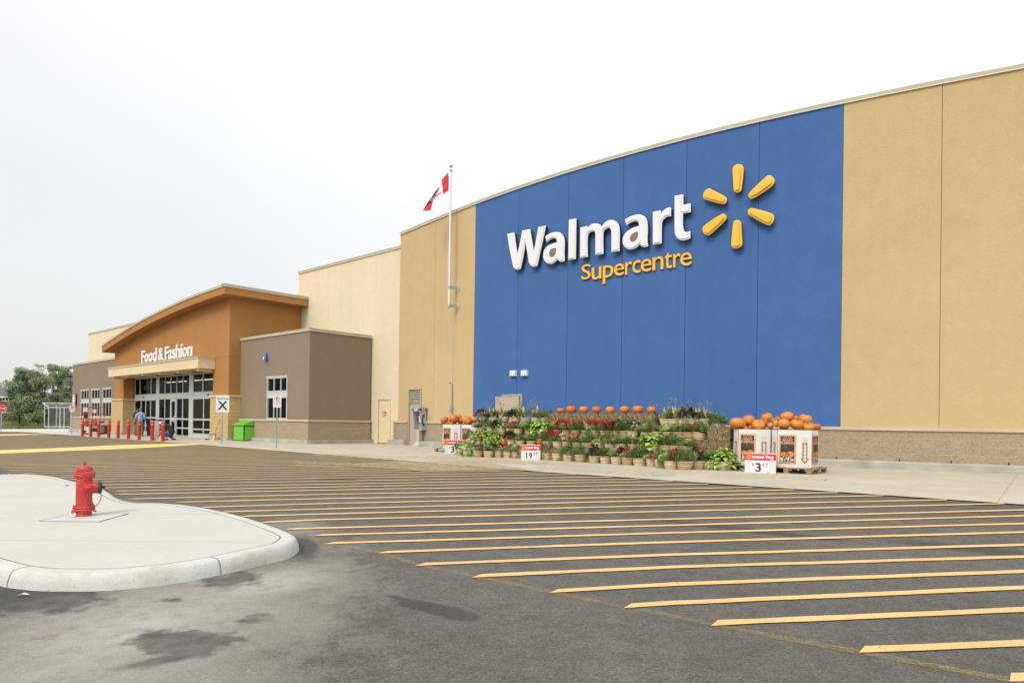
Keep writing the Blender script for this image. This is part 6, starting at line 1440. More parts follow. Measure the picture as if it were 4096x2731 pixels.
ROW = {0: [(1838, 1821, 'mum grass', 0), (1873, 1826, 'vine trail', 0), (1913, 1828.8, 'coral mum pink', 1), (1953.5, 1830, 'mum tall white', 0), (1998, 1830.6, 'purple mum white', 0), (2033, 1832.5, 'kale pink', 2), (2069, 1834, 'purple magenta kale', 0), (2186, 1840.7, 'mum trail', 0),
  (2230, 1843, 'kale orange trail', 0), (2274, 1845.8, 'mum mumpink', 2), (2322.6, 1849.3, 'mumwhite mum', 1), (2378, 1852.4, 'kale kale purple', 0), (2422, 1855.2, 'mumorange mum', 2), (2466, 1858.7, 'purple kale pink', 0), (2512, 1861, 'kale var salviapale', 1), (2560, 1864, 'mum mum mum', 2),
  (2611, 1868, 'mumorange var magenta', 0), (2647, 1872.7, 'trail pink trail', 0), (2684, 1877.5, 'coleus kale grass', 0), (2738, 1880, 'mum salviapale mum', 1), (2789, 1878, 'purple orange grass', 0), (2840, 1879, 'mumwhite mum', 0), (2897, 1881.5, 'bigvine', 0)],
 1: [(1888, 1762, 'grass mum', 1), (1928, 1764, 'vine grass', 0), (1970, 1764, 'vine vine', 0), (2050, 1757, 'kale var purple', 0), (2084, 1757, 'purple var mumpink', 0), (2128, 1762, 'kale kale', 1), (2193, 1764, 'salvia mum', 1), (2233, 1767, 'var salvia', 0), (2271, 1766, 'kale white', 1), (2311, 1768, 'salvia kale orange', 1), (2349, 1770, 'mum kale', 1), (2399, 1770, 'mumorange var', 0),
  (2441, 1773, 'mum var grass', 2), (2484, 1774, 'kale kale', 0), (2538, 1775, 'marigold mum tall', 1), (2624, 1777, 'vine vine', 2), (2664, 1781, 'coleus mumorange', 0), (2706, 1783, 'kale mum', 0), (2743, 1786, 'marigold var kale', 0)],
 2: [(1923, 1712.5, 'coleus kale grass', 1), (1967, 1710, 'mum mumwhite', 0), (2007, 1709, 'mum purple white', 0), (2045, 1710, 'purple mum pink', 0), (2075, 1715, 'kale coral', 0), (2118, 1713, 'mum kale', 1), (2168, 1714, 'vine vine vine', 0), (2235, 1715, 'salvia kale', 1), (2269, 1717, 'salvia kale', 1), (2304, 1720, 'salvia kale mum', 1), (2346, 1717, 'salvia mum white', 1), (2380, 1718, 'salvia var', 1), (2422, 1721, 'salvia kale orange', 1),
  (2463, 1725, 'coleus coleus magenta', 1), (2498, 1724, 'coleus mum', 1), (2531, 1722, 'mumorange mum white', 0), (2587, 1723, 'mum var kale', 2), (2634, 1728, 'kale grass', 1), (2675, 1723, 'kale var', 1), (2720, 1725, 'coral kale tall', 1), (2757, 1727, 'salviapale mum', 1), (2799, 1734, 'kale white magenta mum', 0)],
 3: [(1935, 1676, 'kale coleus pink', 0), (1974.5, 1669, 'mum purple tall', 0), (2016.6, 1670.4, 'kale coral tall', 0), (2063, 1669, 'mum purple tall', 2), (2106, 1672, 'mum grass tall', 1), (2145, 1673, 'kale grass tall', 0), (2180, 1674, 'purple coral mum', 1), (2664, 1673, 'kale var tall', 0), (2697, 1674, 'mumorange mum tall', 0), (2737, 1673, 'mumpink grass coleus', 0), (2774, 1670.5, 'mum trail coleus tall', 0), (2822, 1677, 'kale coral tall', 1), (2872, 1694, 'mum var mumpink kale', 1)]}
RN = {0: 'front', 1: 'second', 2: 'third', 3: 'top'}
sd = 100
for k, L_ in ROW.items():
    prev = None
    for i, (px, py, ks, tone) in enumerate(L_):
        ks = ks.split(); sd += 1; P = rowpt(px, k)
        if k == 0:
            q_ = ong(px, py).xy; P = q_+(q_.normalized())*.145; z = gz(P.x, P.y)+.006
        else:
            z = gz0+.355*k+.004
            if (k, i) == (3, 12): z = gz0+.95; 
        lab = '%s basket from the left in the %s row, with %s' % (ORD[i], RN[k], words_(ks) if len(set(ks)) > 1 else NM[ks[0]])
        if len(lab.split()) > 16: lab = '%s basket in the %s row, with %s' % (ORD[i], RN[k], words_(ks[:1]))
        big = 1.12 if (k, i) in ((0, 15), (0, 19), (2, 21), (0, 22)) else 1
        planter(P, z, ks, lab, tone, sd, .165*big*(1.08 if px > 2500 else 1.0), tilt=radians(9) if (k, i) == (2, 21) else 0)
# straw block carrying the last flowers, loose pumpkins between the baskets
for i, (px, py, w_, h_, k, lab) in enumerate(((2018, 1764, 27, 33, 1, 'pumpkin tucked between lime vine and kale baskets, left of centre'), (2160.5, 1767, 27, 31, 1, 'pumpkin standing above the middle price sign between baskets'), (2568, 1785, 22, 24, 1, 'small pumpkin half hidden beside the lime vine on the right'), (2757, 1751, 17, 24, 2, 'small pumpkin wedged left of the tilted basket'))):
    P = rowpt(px, k, -.12 if k == 1 else .0); z = zat(px, py, P); pumpkin((P.x, P.y, z), w_/2*P.y/F_PX, h_*P.y/F_PX, lab, rp, stem=0)
for (px0, px1, k, z, lab) in ((2765, 2852, .62, 0, 'straw bale end poking out behind the front row at the right'), (2848, 2925, 1.55, 0, 'lowest straw bale of the stack beside the white bins'), (2848, 2925, 1.55, .355, 'middle straw bale of the stack beside the white bins'), (2848, 2925, 1.55, .71, 'topmost straw bale of the stack beside the white bins')):
    P = rowpt((px0+px1)/2, k); o = bale(P, gz(P.x, P.y)+z+(.30 if k < 1 else 0)*0, ANG+radians(6 if z else -4), lab); o.scale = (.62, 1.1, .98) if k > 1 else (.7, 1, .98)

# loose straw on the pavement and road
f = MB(); rd = random.Random(77)
def zone(n, quad, dens=1):
    for _ in range(n):
        u, v = rd.random(), rd.random()**dens; a = [lerp(quad[0][i], quad[1][i], u) for i in (0, 1)]; b = [lerp(quad[3][i], quad[2][i], u) for i in (0, 1)]; p = ong(lerp(a[0], b[0], v), lerp(a[1], b[1], v)); t = rd.random()*pi; l = rd.uniform(.02, .11)
        z = gz(p.x, p.y)+.014; d_ = Vector((cos(t)*l, sin(t)*l, 0)); s_ = Vector((-sin(t), cos(t), 0))*.0035; p = Vector((p.x, p.y, z)); h = Vector((0, 0, rd.uniform(0, .012))); f.add([p-d_-s_, p-d_+s_, p+d_+s_+h, p+d_-s_+h], [(0, 1, 2, 3)])
zone(5200, [(1330, 1860), (1600, 1846), (1980, 1878), (1720, 1888)]); zone(4400, [(1560, 1850), (1900, 1844), (2120, 1880), (1800, 1886)]); zone(2200, [(1700, 1822), (1900, 1832), (2300, 1860), (1700, 1850)]); zone(900, [(2150, 1848), (2700, 1888), (2700, 1910), (2150, 1880)]); zone(1600, [(1250, 1815), (1700, 1822), (1600, 1848), (1250, 1822)]); zone(300, [(2900, 1885), (3300, 1900), (3300, 1925), (2800, 1915)]); zone(700, [(1180, 1845), (1400, 1850), (1400, 1880), (1180, 1868)])
o = mk('loose_straw', f, leafmat('straw_dry', (.52, .42, .24), .35)); tag(o, kind='stuff', label='loose straw scattered on pavement and road', cat='straw')

# white pumpkin bins on pallets
M_cb = mat('white_board', (.66, .66, .63), .75, None, (2.5, .03)); M_pw = mat('pallet_wood', (.27, .20, .12), .9, (30, .4), (7, .3)); M_cor = mat('corrugated_edge', (.33, .22, .12), .9)
M_or = mat('print_orange', (.78, .24, .03), .7); M_bkp = mat('print_black', (.035, .033, .03), .7); M_wp = mat('print_white', (.66, .65, .60), .7); M_peach = mat('print_peach', (.72, .36, .20), .7)
def pallet(c, label):
    o = thing('pallet', label, 'pallet', (c.x, c.y, c.z), atan2(U.y, U.x), 'wooden pallets under the pumpkin bins'); w, h = .56, .56
    for y in (-h+.045, -.36, -.18, 0, .18, .36, h-.045): f = MB(); f.box(-w, w, y-.045, y+.045, .115, .135); mk('deck_board', f, M_pw, o, local=True)
    for x in (-w+.05, 0, w-.05):
        for y in (-h+.05, 0, h-.05): f = MB(); f.box(x-.05, x+.05, y-.05, y+.05, .02, .093); mk('block', f, M_pw, o, local=True)
    f = MB(); [f.box(x-.05, x+.05, -h, h, .093, .115) for x in (-w+.05, 0, w-.05)]; [f.box(x-.05, x+.05, -h, h, 0, .02) for x in (-w+.05, 0, w-.05)]; mk('stringer', f, M_pw, o, local=True); return o
def bin_(c, label, seed, ph):
    """octagonal cardboard bin, long faces square to the store"""
    o = thing('pumpkin_bin', label, 'cardboard bin', (c.x, c.y, c.z+.137), atan2(U.y, U.x)); H = .87; a, b = .235, .455
    # local x = along U, local y = into the building
    oc = [(-a, -b), (a, -b), (b, -a), (b, a), (a, b), (-a, b), (-b, a), (-b, -a)]
    f = MB(); n = 8; V = []
    for z in (0, .3, .6, H):
        for i, (x, y) in enumerate(oc): k = 1+.012*sin(z*7+i)+(.012 if 0 < z < .8 else 0); V.append((x*k, y*k, z))
    inn = [(x*.965, y*.965, z) for x, y, z in V[-8:]]; inb = [(x*.965, y*.965, .05) for x, y in oc]
    f.add(V, [(r*n+i, r*n+(i+1) % n, (r+1)*n+(i+1) % n, (r+1)*n+i) for r in range(3) for i in range(n)]); f.add(V[-8:]+inn, [(i, (i+1) % n, n+(i+1) % n, n+i) for i in range(n)], 1); f.add(inn+inb, [(i, (i+1) % n, n+(i+1) % n, n+i) for i in range(n)]+[tuple(range(8, 16))]); mk('board_wall', f, [M_cb, M_cor], o, local=True)
    f = MB(); x, y = oc[0]; f.box(x-.004, x+.004, y*1.03-.004, y*1.03+.004, 0, H); mk('seam', f, M_cor, o, local=True)
    rd = random.Random(seed)
    def FT(i):
        p0_, p1 = Vector(oc[i]), Vector(oc[(i+1) % 8]); t_ = (p1-p0_).normalized(); nn_ = Vector((t_.y, -t_.x)); m_ = (p0_+p1)/2; return lambda x, y, z: (m_.x+t_.x*x+nn_.x*(y+.018+.012*0), m_.y+t_.y*x+nn_.y*(y+.018), z)
    def P(f, T, x0, x1, z0, z1, y, m): f.add([T(x0, y, z0), T(x1, y, z0), T(x1, y, z1), T(x0, y, z1)], [(0, 1, 2, 3)], m)
    MS = [M_or, M_wp, M_bkp, M_peach]
    for i in (0, 2, 6):
        T = FT(i); f = MB(); w = .195; P(f, T, -w, w, .09, .76, 0, 0); P(f, T, -w+.02, w-.02, .11, .74, .002, 1); P(f, T, -w+.03, w-.03, .12, .73, .004, 2)
        for _ in range(26): x, z = rd.uniform(-w+.04, w-.04), rd.uniform(.42, .72); P(f, T, x-.004, x+.004, z-.003, z+.003, .005, 1)
        for txt, x0, x1, z0, z1 in (("IT'S THE", -.10, .10, .668, .705), ('GREAT', -.125, .125, .603, .66), ('PUMPKIN', -.155, .155, .535, .595)): put_text(f, txt, T, x0, x1, z0, z1, 3, .02, .007)
        for x, z, r in ((-.08, .30, .075), (.07, .31, .085), (0, .285, .06)):
            pts = [T(x+r*cos(t), .006, z+r*.75*sin(t)) for t in [2*pi*j/16 for j in range(16)]]; f.add(pts, [tuple(range(16))], 0)
            for j in (-1, 0, 1): P(f, T, x+j*r*.42-.003, x+j*r*.42+.003, z-r*.5, z+r*.55, .0068, 2)
        for _ in range(44):
            x, z, r = rd.uniform(-w+.05, w-.05), rd.uniform(.135, .235), rd.uniform(.012, .022); n_ = 7; y = .0075+rd.random()*.004; f.add([T(x+r*cos(2*pi*j/n_), y, z+r*.7*sin(2*pi*j/n_)) for j in range(n_)], [tuple(range(n_))], 1)
            f.add([T(x+r*1.2*cos(2*pi*j/n_), y-.0005, z+r*.85*sin(2*pi*j/n_)) for j in range(n_)], [tuple(range(n_))], 2)
        mk('poster', f, MS, o, local=True)
        f = MB(); [f.box(x-.014, x+.014, 0, .001, .095, .19, T) for x in (-w+.02, w-.04)]; mk('hand_slot', f, M_cor, o, local=True)
    for i in (7, 1):
        T = FT(i); f = MB(); P(f, T, -.055, .055, .21, .58, 0, 2); f.add([T(-.055, .001, .56), T(.0, .001, .58), T(.055, .001, .58), T(-.03, .001, .53)], [(0, 1, 2, 3)], 0)
        P(f, T, -.030, .030, .20, .54, .003, 1); f.add([T(-.10, .002, .215), T(.10, .002, .215), T(0, .002, .105)], [(0, 1, 2)], 2); f.add([T(-.08, .003, .205), T(.08, .003, .205), T(0, .003, .12)], [(0, 1, 2)], 0); P(f, T, -.030, .030, .18, .21, .0045, 1)
        f.add([T(-.03, .0045, .18), T(.03, .0045, .18), T(0, .0045, .15)], [(0, 1, 2)], 1)
        for j, ch in enumerate('WATCH STEP'):
            if ch != ' ': put_text(f, ch, T, -.013, .013, .505-j*.036, .528-j*.036, 0, .03, .006)
        for z in (.24, .32, .40, .48): P(f, T, -.053, -.034, z, z+.035, .002, 0); P(f, T, .034, .053, z+.02, z+.05, .002, 0)
        for z0_, z1_ in ((.62, .625), (.66, .664), (.695, .70)): P(f, T, -.055, .055, z0_, z1_, .002, 4)
        for x in (-.055, .05): P(f, T, x, x+.004, .62, .70, .002, 4)
        mk('arrow_print', f, MS+[mat('print_grey', (.38, .38, .37), .7)], o, local=True)
    return o
c1, c2 = Vector((6.75, 16.28)), Vector((6.04, 16.92)); c3, c4_ = Vector((-1.97, 24.18))*1.045, Vector((-1.27, 23.55))*1.045
def V3(c): return Vector((c.x, c.y, gz(c.x, c.y)+.011))
for c, lp, lb in ((c1, 'pallet under the front white bin on the right, corner sticking out', 'front one of the two white pumpkin bins on the right'), (c2, 'pallet under the left bin of the right-hand pair', 'left white pumpkin bin of the right-hand pair, behind the price sign'),
                  (c3, 'broken-edged pallet under the leftmost white bin', 'leftmost white pumpkin bin, far end of the display'), (c4_, 'pallet under the bin half hidden by plants at the left', 'white pumpkin bin half hidden by plants at the left end')):
    pallet(V3(c), lp); bin_(V3(c), lb, int(c.x*10)+50, 0)
zb_ = lambda c: gz(c.x, c.y)+.15
# pumpkins heaped in the bins: picture position -> depth offset inside the bin
RB = [(480, 440, 315, 215, 0, 0), (680, 390, 235, 220, .15, 0), (866, 475, 255, 180, -.12, 0), (945, 440, 195, 190, .12, 0), (1022, 328, 215, 185, .2, 1), (1090, 485, 120, 130, -.1, 0), (640, 545, 160, 90, -.2, 0), (712, 515, 100, 90, -.05, 0)]
LBN = ['largest lopsided pumpkin at the left end of the right-hand heap', 'round pumpkin behind the large lopsided one', 'scarred pumpkin low in front of the left bin, right-hand heap', 'pumpkin behind the scarred one, right-hand heap', 'crooked pumpkin with a long curved green stem', 'low pumpkin between the two right-hand bins', 'sunken pumpkin just showing above the bin wall, left', 'small sunken pumpkin between two larger ones']
def heap(L_, labels, org, sc, c, grp):
    for (x, y, w_, h_, dy, st), lb in zip(L_, labels):
        px, py = org[0]+x/sc, org[1]+y/sc; D_ = c.y+dy*.8; P = atD(px, py, D_); r = w_/sc/2*D_/F_PX; h = h_/sc*D_/F_PX
        pumpkin(P, r, h, lb, rp, stem=st, tilt=rp.uniform(.2, .9) if not st else -.35, tdir=rp.uniform(0, 6.28) if st != 1 else 1.6, slen=.14 if st == 1 else .035, group=grp)
heap(RB, LBN, (2850, 1600), 4.704, c2, 'pumpkins heaped in the right-hand bins')
RB2 = [(1400, 315, 240, 195, .15, 0), (1340, 450, 242, 190, -.18, .5), (1585, 455, 245, 190, -.12, .5), (1745, 358, 250, 190, .1, 0), (1800, 500, 250, 150, -.12, .5), (1945, 505, 190, 130, .05, 0), (1565, 345, 110, 90, .3, 0), (1228, 360, 115, 110, .2, 0), (1195, 440, 120, 140, 0, .5), (1150, 385, 75, 90, .3, 0)]
heap(RB2, ['topmost pumpkin of the right-hand heap', 'pumpkin with a pale stem end facing out, front bin', 'pumpkin with green tint in the middle of the front bin', 'tilted scarred pumpkin high on the right', 'flat pumpkin with a short stem low on the right', 'rightmost pumpkin of the heap', 'pumpkin far back behind the topmost one', 'pumpkin left behind the topmost one', 'narrow pumpkin at the meeting of the two bins', 'small far pumpkin left of the topmost one'], (2850, 1600), 4.704, c1, 'pumpkins heaped in the right-hand bins')
LB3 = [(1245, 808, 150, 120, 0, 0), (1320, 845, 85, 70, -.1, 0), (1360, 862, 100, 50, -.2, 0), (1418, 784, 168, 162, -.05, 0), (1508, 748, 90, 95, .25, 0), (1540, 815, 125, 115, .1, 0)]
heap(LB3, ['leftmost pumpkin in the left-hand bins', 'small pumpkin low beside the leftmost one', 'sunken pumpkin just above the left bin wall', 'biggest round pumpkin in the left-hand bins', 'pumpkin peeking out behind the biggest round one', 'pumpkin right of the biggest round one'], (1500, 1500), 4.48, c3, 'pumpkins heaped in the left-hand bins')
LB4 = [(1600, 775, 110, 90, .2, 0), (1645, 805, 158, 145, 0, 0), (1690, 850, 152, 90, -.15, 0), (1762, 765, 110, 95, .2, 0), (1780, 800, 125, 110, .05, 0)]
heap(LB4, ['pumpkin half hidden at the back of the second left bin', 'large tilted pumpkin in the second left bin', 'pumpkin low in front of the second left bin', 'bright pumpkin at the back beside the plants', 'dull pumpkin beside the kale at the right of the left bins'], (1500, 1500), 4.48, c4_, 'pumpkins heaped in the left-hand bins')
# filling below so the heaps are not hollow
for c, lb in ((c1, 'front right-hand'), (c2, 'left of the right-hand'), (c3, 'leftmost'), (c4_, 'second left')):
    for j, (dx, dy) in enumerate(((-.16, -.1), (.16, -.12), (.0, .2))):
        P = c+U*dx-N*dy; pumpkin(Vector((P.x, P.y, gz(P.x, P.y)+.137+.70)), .165, .25, 'pumpkin lying deep inside the %s bin, %s' % (lb, ('left side', 'right side', 'far side')[j]), rp, stem=0)

# price signs
def price(px0, px1, pyt, pyb, txt, label, tl=1.0, T_=None):
    p = ong((px0+px1)/2, pyb); k = p.y/F_PX; w = (px1-px0)*k; h = (pyb-pyt)*k; o = thing('price_sign', label, 'price sign', p, 0, 'floor price signs of the display'); T0 = face_T(p); lean = .10
    T = lambda x, y, z: T0(x, y-z*lean, z)
    f = MB(); f.box(-w/2, w/2, -.03, 0, 0, h*.66, T); f.box(-w/2-.006, w/2+.006, -.035, .006, -.005, .03, T); bd = mk('board', f, mat('sign_board', (.56, .60, .58), .5), o)
    f = MB(); f.box(-w*.30, w*.26, .001, .004, .01, h*.60, T); mk('price_card', f, M_white, o)
    f = MB(); f.box(-w/2, w/2, -.03, .004, h*.665, h, T); f.add([T(-w/2, .005, h*.665), T(w/2, .005, h*.665), T(w/2, .005, h), T(-w/2, .005, h)], [(0, 1, 2, 3)]); hd = mk('header', f, M_redsign, o)
    f = MB(); f.box(-w/2-.005, w/2+.005, -.035, .008, h, h+.012, T).box(-w*.46, w*.46, .0, .012, h*.60, h*.625, T); mk('rail', f, M_white, o)
    f = MB(); put_text(f, 'Limited Time', T, -w*.27, w*.42, h*.77, h*.92, 0, .04, .008); put_text(f, 'offer', T, w*.30, w*.44, h*.69, h*.745, 0, .03, .008); mk('header_lettering', f, M_white, hd)
    f = MB(); 
    for j in range(6):
        a = pi/2+j*pi/3; cx_, cz_ = -w*.375, h*.83; r0, r1 = h*.045, h*.125; e = .011; f.add([T(cx_+r0*cos(a)-e*sin(a)*.7, .008, cz_+r0*sin(a)+e*cos(a)*.7), T(cx_+r1*cos(a)-e*sin(a), .008, cz_+r1*sin(a)+e*cos(a)), T(cx_+r1*cos(a)+e*sin(a), .008, cz_+r1*sin(a)-e*cos(a)), T(cx_+r0*cos(a)+e*sin(a)*.7, .008, cz_+r0*sin(a)-e*cos(a)*.7)], [(0, 1, 2, 3)])
    mk('header_emblem', f, M_ly, hd)
    f = MB(); y = .006; put_text(f, '$', T, -w*.27, -w*.20, h*.35, h*.52, 0, .0, y)
    if txt == '3': put_text(f, '3', T, -w*.165, w*.03, h*.08, h*.53, 0, .025, y); put_text(f, '97', T, w*.06, w*.25, h*.33, h*.53, 0, .0, y)
    else: put_text(f, '19', T, -w*.235, w*.09, h*.09, h*.53, 0, .025, y); put_text(f, '97', T, w*.12, w*.34, h*.33, h*.53, 0, .0, y)
    mk('price_figures', f, M_black, o)
price(2982, 3099.5, 1814.5, 1892.5, '3', 'price sign reading 3.97 in front of the right-hand pumpkin bins')
price(2083.5, 2161.5, 1780.5, 1840.5, '19', 'price sign reading 19.97 standing in the front row of baskets')
price(1779, 1851, 1760.5, 1815, '3', 'price sign reading 3.97 at the left end, partly hidden by plants')
# grey-green utility cabinet showing behind the top row
P = rowpt(2755, 3, 1.7); zt_ = zat(2757, 1634, P); o = thing('utility_cabinet', 'grey-green metal cabinet top showing behind the top row of plants', 'cabinet', (P.x, P.y, gz(P.x, P.y)), ANG); f = MB(); f.box(-.30, .30, -.25, .25, 0, zt_-gz(P.x, P.y)-.04); mk('housing', f, mat('cabinet_green', (.22, .30, .27), .5), o, local=True); f = MB(); f.box(-.33, .33, -.28, .28, zt_-gz(P.x, P.y)-.04, zt_-gz(P.x, P.y)); mk('lid', f, MT['cabinet_green'], o, local=True)
# a few dead leaves and scraps
for i, (px, py, lab) in enumerate(((265, 1976, 'brown leaf on the island left of the hydrant'), (3107, 1896.5, 'curled dead leaf in front of the right bin'), (3072, 1896, 'green torn leaf below the right price sign'), (88, 2388, 'white paper scrap on the road by the kerb'), (3302, 1923, 'brown leaf on the pavement right of the bins'))):
    p = ong(px, py); z = gz(p.x, p.y)+(.145 if px == 265 else .014); f = MB(); f.leaf((p.x-.04, p.y, z), (1, .2, .05), (0, 0, 1), .09, .045, .3, 0); o = mk('dead_leaf' if i != 3 else 'paper_scrap', f, mat('scrap%d' % i, [(.12, .08, .04), (.2, .13, .06), (.08, .11, .05), (.7, .7, .68), (.12, .08, .05)][i], .9)); tag(o, lab, 'leaf' if i != 3 else 'scrap')

# ------------------------------------------------------------ far left: grass, trees, houses
f = MB(); Q = [ong(x, y) for x, y in ((-420, 1716.5), (-40, 1716.5), (60, 1716.3), (130, 1716), (213, 1715), (330, 1715))]; n = len(Q); far = []
for k in range(6): far += [(q_.x*(1+k*.35), q_.y*(1+k*.35), gz(q_.x, q_.y)+.02+.10*k) for q_ in Q]
f.add(far, [(r*n+i, r*n+i+1, (r+1)*n+i+1, (r+1)*n+i) for r in range(5) for i in range(n-1)]); rd = random.Random(4)
for _ in range(16000):
    i = rd.randrange(n-1); t, k = rd.random(), rd.random()**2*.9; q_ = Q[i].lerp(Q[i+1], t)*(1+k); h = rd.uniform(.08, .35)+.5*(k > .05)*rd.random(); z = gz(Q[i].x, Q[i].y)+.02+.28*k; w = rd.uniform(.015, .04)
    f.add([(q_.x-w, q_.y, z), (q_.x+w, q_.y, z), (q_.x+rd.uniform(-.1, .1), q_.y+rd.uniform(-.1, .1), z+h)], [(0, 1, 2)], 1 if rd.random() < .45+.4*k else 2)
tag(mk('grass', f, [mat('turf', (.09, .12, .03), .95, None, (.5, .3)), leafmat('weed_tan', (.24, .18, .08), .4), leafmat('grass_green', (.10, .15, .04), .4)]), 'rough grass and tan weeds beyond the far pavement', 'grass', kind='stuff')
TL = {'green': leafmat('tree_green', (.20, .27, .145), .45), 'light': leafmat('tree_light', (.26, .34, .17), .4), 'dark': leafmat('tree_dark', (.145, .19, .12), .45), 'olive': leafmat('tree_olive', (.24, .25, .14), .45), 'blue': leafmat('tree_haze_blue', (.17, .22, .17), .35), 'brush': leafmat('brush_tan', (.29, .23, .13), .5)}  # distance haze put into the colour: crowns greyed, the farthest trees bluish
M_bark = mat('bark', (.09, .075, .055), .95, (20, .5))
def tree(px, D_, zt_, w, kind, label, seed, zb_=.9, base_px=None, lf=.17, nl=9000, holes=.32):
    rd = random.Random(seed); q_ = atD(px, 1700, D_); z0 = -.25; o = thing('leafy_tree', label, 'tree', (q_.x, q_.y, z0), 0, 'leafy trees behind the far pavement'); H = zt_-z0; R = w/2
    f = MB(); tips = []; f.tube([(0, 0, 0), (.1, 0, H*.3), (-.1, .1, H*.6), (0, 0, H*.86)], [.04*R+.07, .03*R+.05, .06, .02], 8)
    nblob = 26; blobs = []
    for i in range(nblob):
        t = rd.random()**.8; z = lerp(zb_, H*.95, t); rr = R*(sin(pi*min(.96, max(.14, (z-zb_*.4)/(H-zb_*.4))))**.6)*rd.uniform(.25, .92); a = rd.random()*2*pi; b = Vector((rr*cos(a), rr*sin(a), z)); blobs.append((b, R*rd.uniform(.22, .40)))
    for b, r in blobs[:16]: s_ = Vector((0, 0, max(.5, b.z*.55))); f.tube([s_, s_.lerp(b, .5)+Vector((0, 0, .2)), b], [.06, .035, .012], 5)
    mk('trunk', f, M_bark, o, local=True); f = MB()
    for _ in range(nl):
        b, r = rd.choice(blobs); d = rv(rd); d = d.normalized()*r*rd.random()**.45; p = b+Vector((d.x, d.y, d.z*.72))
        if sin(p.x*2.1+seed)*sin(p.z*2.7+seed)*.9+.25*sin(p.y*1.9) > holes: continue
        f.leaf(p, rv(rd)+Vector((0, 0, -.2)), rv(rd), lf*rd.uniform(.7, 1.3), lf*.6, .15, 0 if rd.random() < .8 else 1)
    mk('crown', f, [TL[kind], TL['light' if kind != 'dark' else 'green']], o, local=True)
def zz(py, D_, px=150): return zat(px, py, Vector((0, D_)))
tree(122, 86, zz(1456, 86), 5.2, 'green', 'tall open-crowned tree, the leftmost tall one behind the shelter', 1, 2.2, nl=11000); tree(100, 88, zz(1492, 88), 4.0, 'dark', 'darker tree leaning left of the tall open-crowned tree', 2, 1.6)
tree(94, 91, zz(1530, 91), 2.6, 'dark', 'smaller tree at the left edge of the tall clump', 12, 1.4, nl=6000); tree(150, 92, zz(1480, 92), 4.6, 'dark', 'dark tree in the middle of the tall clump', 3, 1.6); tree(176, 84, zz(1500, 84), 5.0, 'olive', 'olive tree low in front of the tall clump', 4, .6, nl=11000)
tree(210, 90, zz(1450, 90), 4.6, 'light', 'bright green tree rising highest right of the shelter roof', 5, 2.0, nl=11000); tree(243, 92, zz(1460, 92), 4.4, 'green', 'green tree second from the brown wing', 6, 1.6); tree(280, 90, zz(1458, 90), 4.8, 'green', 'tree whose crown meets the brown wing', 7, 1.6, nl=10000)
tree(265, 84, zz(1545, 84), 4.2, 'olive', 'low olive tree against the brown wing', 8, .5); tree(135, 83, zz(1560, 83), 3.6, 'light', 'light green young tree in front of the clump', 9, .8, nl=7000); tree(228, 83, zz(1575, 83), 4.6, 'dark', 'dark low tree behind the shelter panels', 10, .3, nl=10000)
for i, (px, D_, py, w, kd, lab) in enumerate(((4, 150, 1532, 9, 'green', 'distant tree above the brick house roof'), (38, 145, 1556, 7, 'light', 'distant light tree right of the house roof'), (-60, 150, 1525, 12, 'green', 'distant tree just outside the left edge'), (62, 170, 1568, 9, 'blue', 'far bluish tree low between house and tall clump'), (84, 175, 1575, 9, 'blue', 'far bluish tree nearest the tall clump'), (78, 122, 1590, 3.2, 'green', 'green tree at the right corner of the brick house'))):
    tree(px, D_, zz(py, D_, px), w, kd, lab, 20+i, .8, lf=.3, nl=5000, holes=.5)
for i in range(9):
    px = -30+i*36; D_ = 96+(i % 3)*4; q_ = atD(px, 1700, D_); rd = random.Random(i+50); o = thing('bush', 'tan and green thicket bush at the tree line, %s from the left' % ORD[i], 'bush', (q_.x, q_.y, -.25), 0, 'thicket bushes along the tree line'); f = MB(); tk = MB()
    for _ in range(8): tk.tube([(0, 0, 0), (rd.uniform(-1, 1), rd.uniform(-.6, .6), rd.uniform(1, 2))], [.03, .008], 4)
    mk('stem', tk, M_bark, o, local=True)
    for _ in range(5200): a = rd.random()*6.28; u = rd.random()**.5; p = Vector((u*2.4*cos(a), u*1.6*sin(a), rd.random()*(3.2 if i > 2 else 1.5)*(1-u*u*.6))); f.leaf(p, rv(rd), rv(rd), .2, .11, .15, 0 if rd.random() < (.75 if i < 3 else .25) else 1)
    mk('foliage', f, [TL['brush'], TL['dark']], o, local=True)
def spruce(px, py_base, py_top, w_px, D_, label, seed):
    rd = random.Random(seed); q_ = atD(px, 1700, D_); z0 = -.25; H = zat(px, py_top, q_)-z0; R = w_px/2*D_/F_PX; o = thing('spruce', label, 'tree', (q_.x, q_.y, z0), 0, 'young spruces on the grass')
    f = MB(); f.tube([(0, 0, 0), (0, 0, H*.97)], [.09, .015], 7); mk('trunk', f, M_bark, o, local=True); f = MB(); z = .12
    while z < H*.97:
        r = R*(1-z/H)**.85; nb = max(5, int(9+12*(1-z/H))); a0_ = rd.random()*6
        for k in range(nb):
            a = a0_+2*pi*k/nb+rd.uniform(-.1, .1); rr = r*rd.uniform(.8, 1.08)
            for j in range(int(12+rr*34)):
                t = rd.random()**.7; p = Vector((cos(a)*rr*t, sin(a)*rr*t, z+.10*rr*t*t-.10*t*rr)); s_ = rd.choice((-1, 1)); d = Vector((cos(a+s_*.8), sin(a+s_*.8), rd.uniform(-.25, .2))); f.leaf(p, d, (0, 0, 1), .17*(1.1-t*.5), .035, .2, 0 if rd.random() < .7 else 1)
        z += .13
    mk('branches', f, [leafmat('spruce_green', (.10, .15, .055), .4), leafmat('spruce_tip', (.17, .23, .07), .3)] if 'spruce_green' not in MT else [MT['spruce_green'], MT['spruce_tip']], o, local=True)
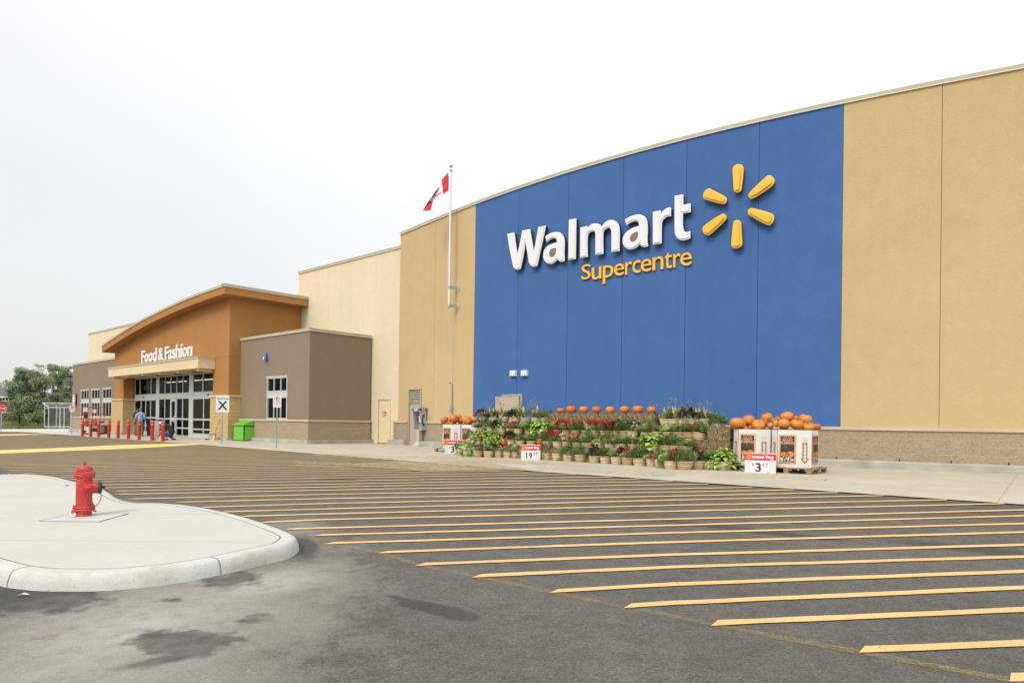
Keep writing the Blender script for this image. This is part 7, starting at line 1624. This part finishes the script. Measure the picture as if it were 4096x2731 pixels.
spruce(78, 1715, 1638, 76, 74, 'broad young spruce on the grass left of the shelter', 1); spruce(206, 1715, 1640, 86, 76, 'young spruce seen through the shelter panels', 2)
tree(152, 78, zz(1640, 78), 1.8, 'green', 'thin sapling between the spruce and the shelter', 31, .9, nl=2500)
# brick house at the left edge, pieces of two others behind the trees
def house(px_r, D_, py_eave, py_ridge, px_ridge, label, brick, roofc, wl, garage=False, win=True):
    c = atD(px_r, 1700, D_); z0 = -.3; ze = zat(px_r, py_eave, c); zr = zat(px_r, py_ridge, c); W = (px_r-px_ridge)*D_/F_PX; o = thing('brick_house' if brick else 'house', label, 'house', (c.x, c.y, z0)); e = .45; x1, x0 = 0, -wl; y1 = 9
    T = lambda x, y, z: (c.x+x, c.y+y, z)
    f = MB(); f.box(x0, x1, 0, y1, z0, ze, T); mk('wall', f, mat('house_brick', (.22, .085, .06), .95, (18, .5), (9, .25)) if brick else mat('house_pale', (.42, .36, .30), .9), o)
    f = MB(); f.add([T(x0-e, -e, ze-.05), T(x1+e, -e, ze-.05), T(x1+e, y1+e, ze-.05), T(x0-e, y1+e, ze-.05), T(x1-W, y1*.5, zr), T(x0+W, y1*.5, zr)] if wl > 2*W else [T(x0-e, -e, ze-.05), T(x1+e, -e, ze-.05), T(x1+e, y1+e, ze-.05), T(x0-e, y1+e, ze-.05), T(x1-wl*.5, y1*.5, zr), T(x1-wl*.5-.1, y1*.5, zr)], [(0, 1, 4, 5), (1, 2, 4), (2, 3, 5, 4), (3, 0, 5), (3, 2, 1, 0)]); mk('roof', f, mat('shingle_%d' % int(roofc[0]*1000), roofc, .95, (8, .3), (4, .2)), o, fix=True)
    f = MB(); f.box(x0-e, x1+e, -e-.05, -e, ze-.22, ze-.02, T).box(x1+e, x1+e+.05, -e, y1+e, ze-.22, ze-.02, T); f.tube([T(x1-.05, -.08, z0), T(x1-.05, -.08, ze-.1)], .06, 4, smooth=False); mk('gutter', f, M_white, o)
    if win:
        a_, b_ = (7-px_r)*D_/F_PX, (35-px_r)*D_/F_PX; za, zb2 = zat(20, 1604.5, c), zat(20, 1588.5, c); f = MB(); f.box(a_, b_, -.08, .0, za, zb2, T); w_ = mk('window', f, M_white, o)
        f = MB(); m_ = (a_+b_)/2; f.box(a_+.13, m_-.08, -.10, -.08, za+.1, zb2-.1, T).box(m_+.08, b_-.13, -.10, -.08, za+.1, zb2-.1, T); mk('pane', f, M_black, w_)
house(60, 118, 1586, 1549, -22, 'red brick house with a grey hipped roof at the left edge', True, (.105, .11, .115), 12)
house(102, 150, 1611, 1592, 84, 'pale distant house with a tan roof glimpsed between the trees', False, (.26, .19, .15), 7, win=False)
house(79, 104, 1647, 1637, 64, 'low dark roof of a shed below the brick house', False, (.05, .055, .065), 2.0, win=False)
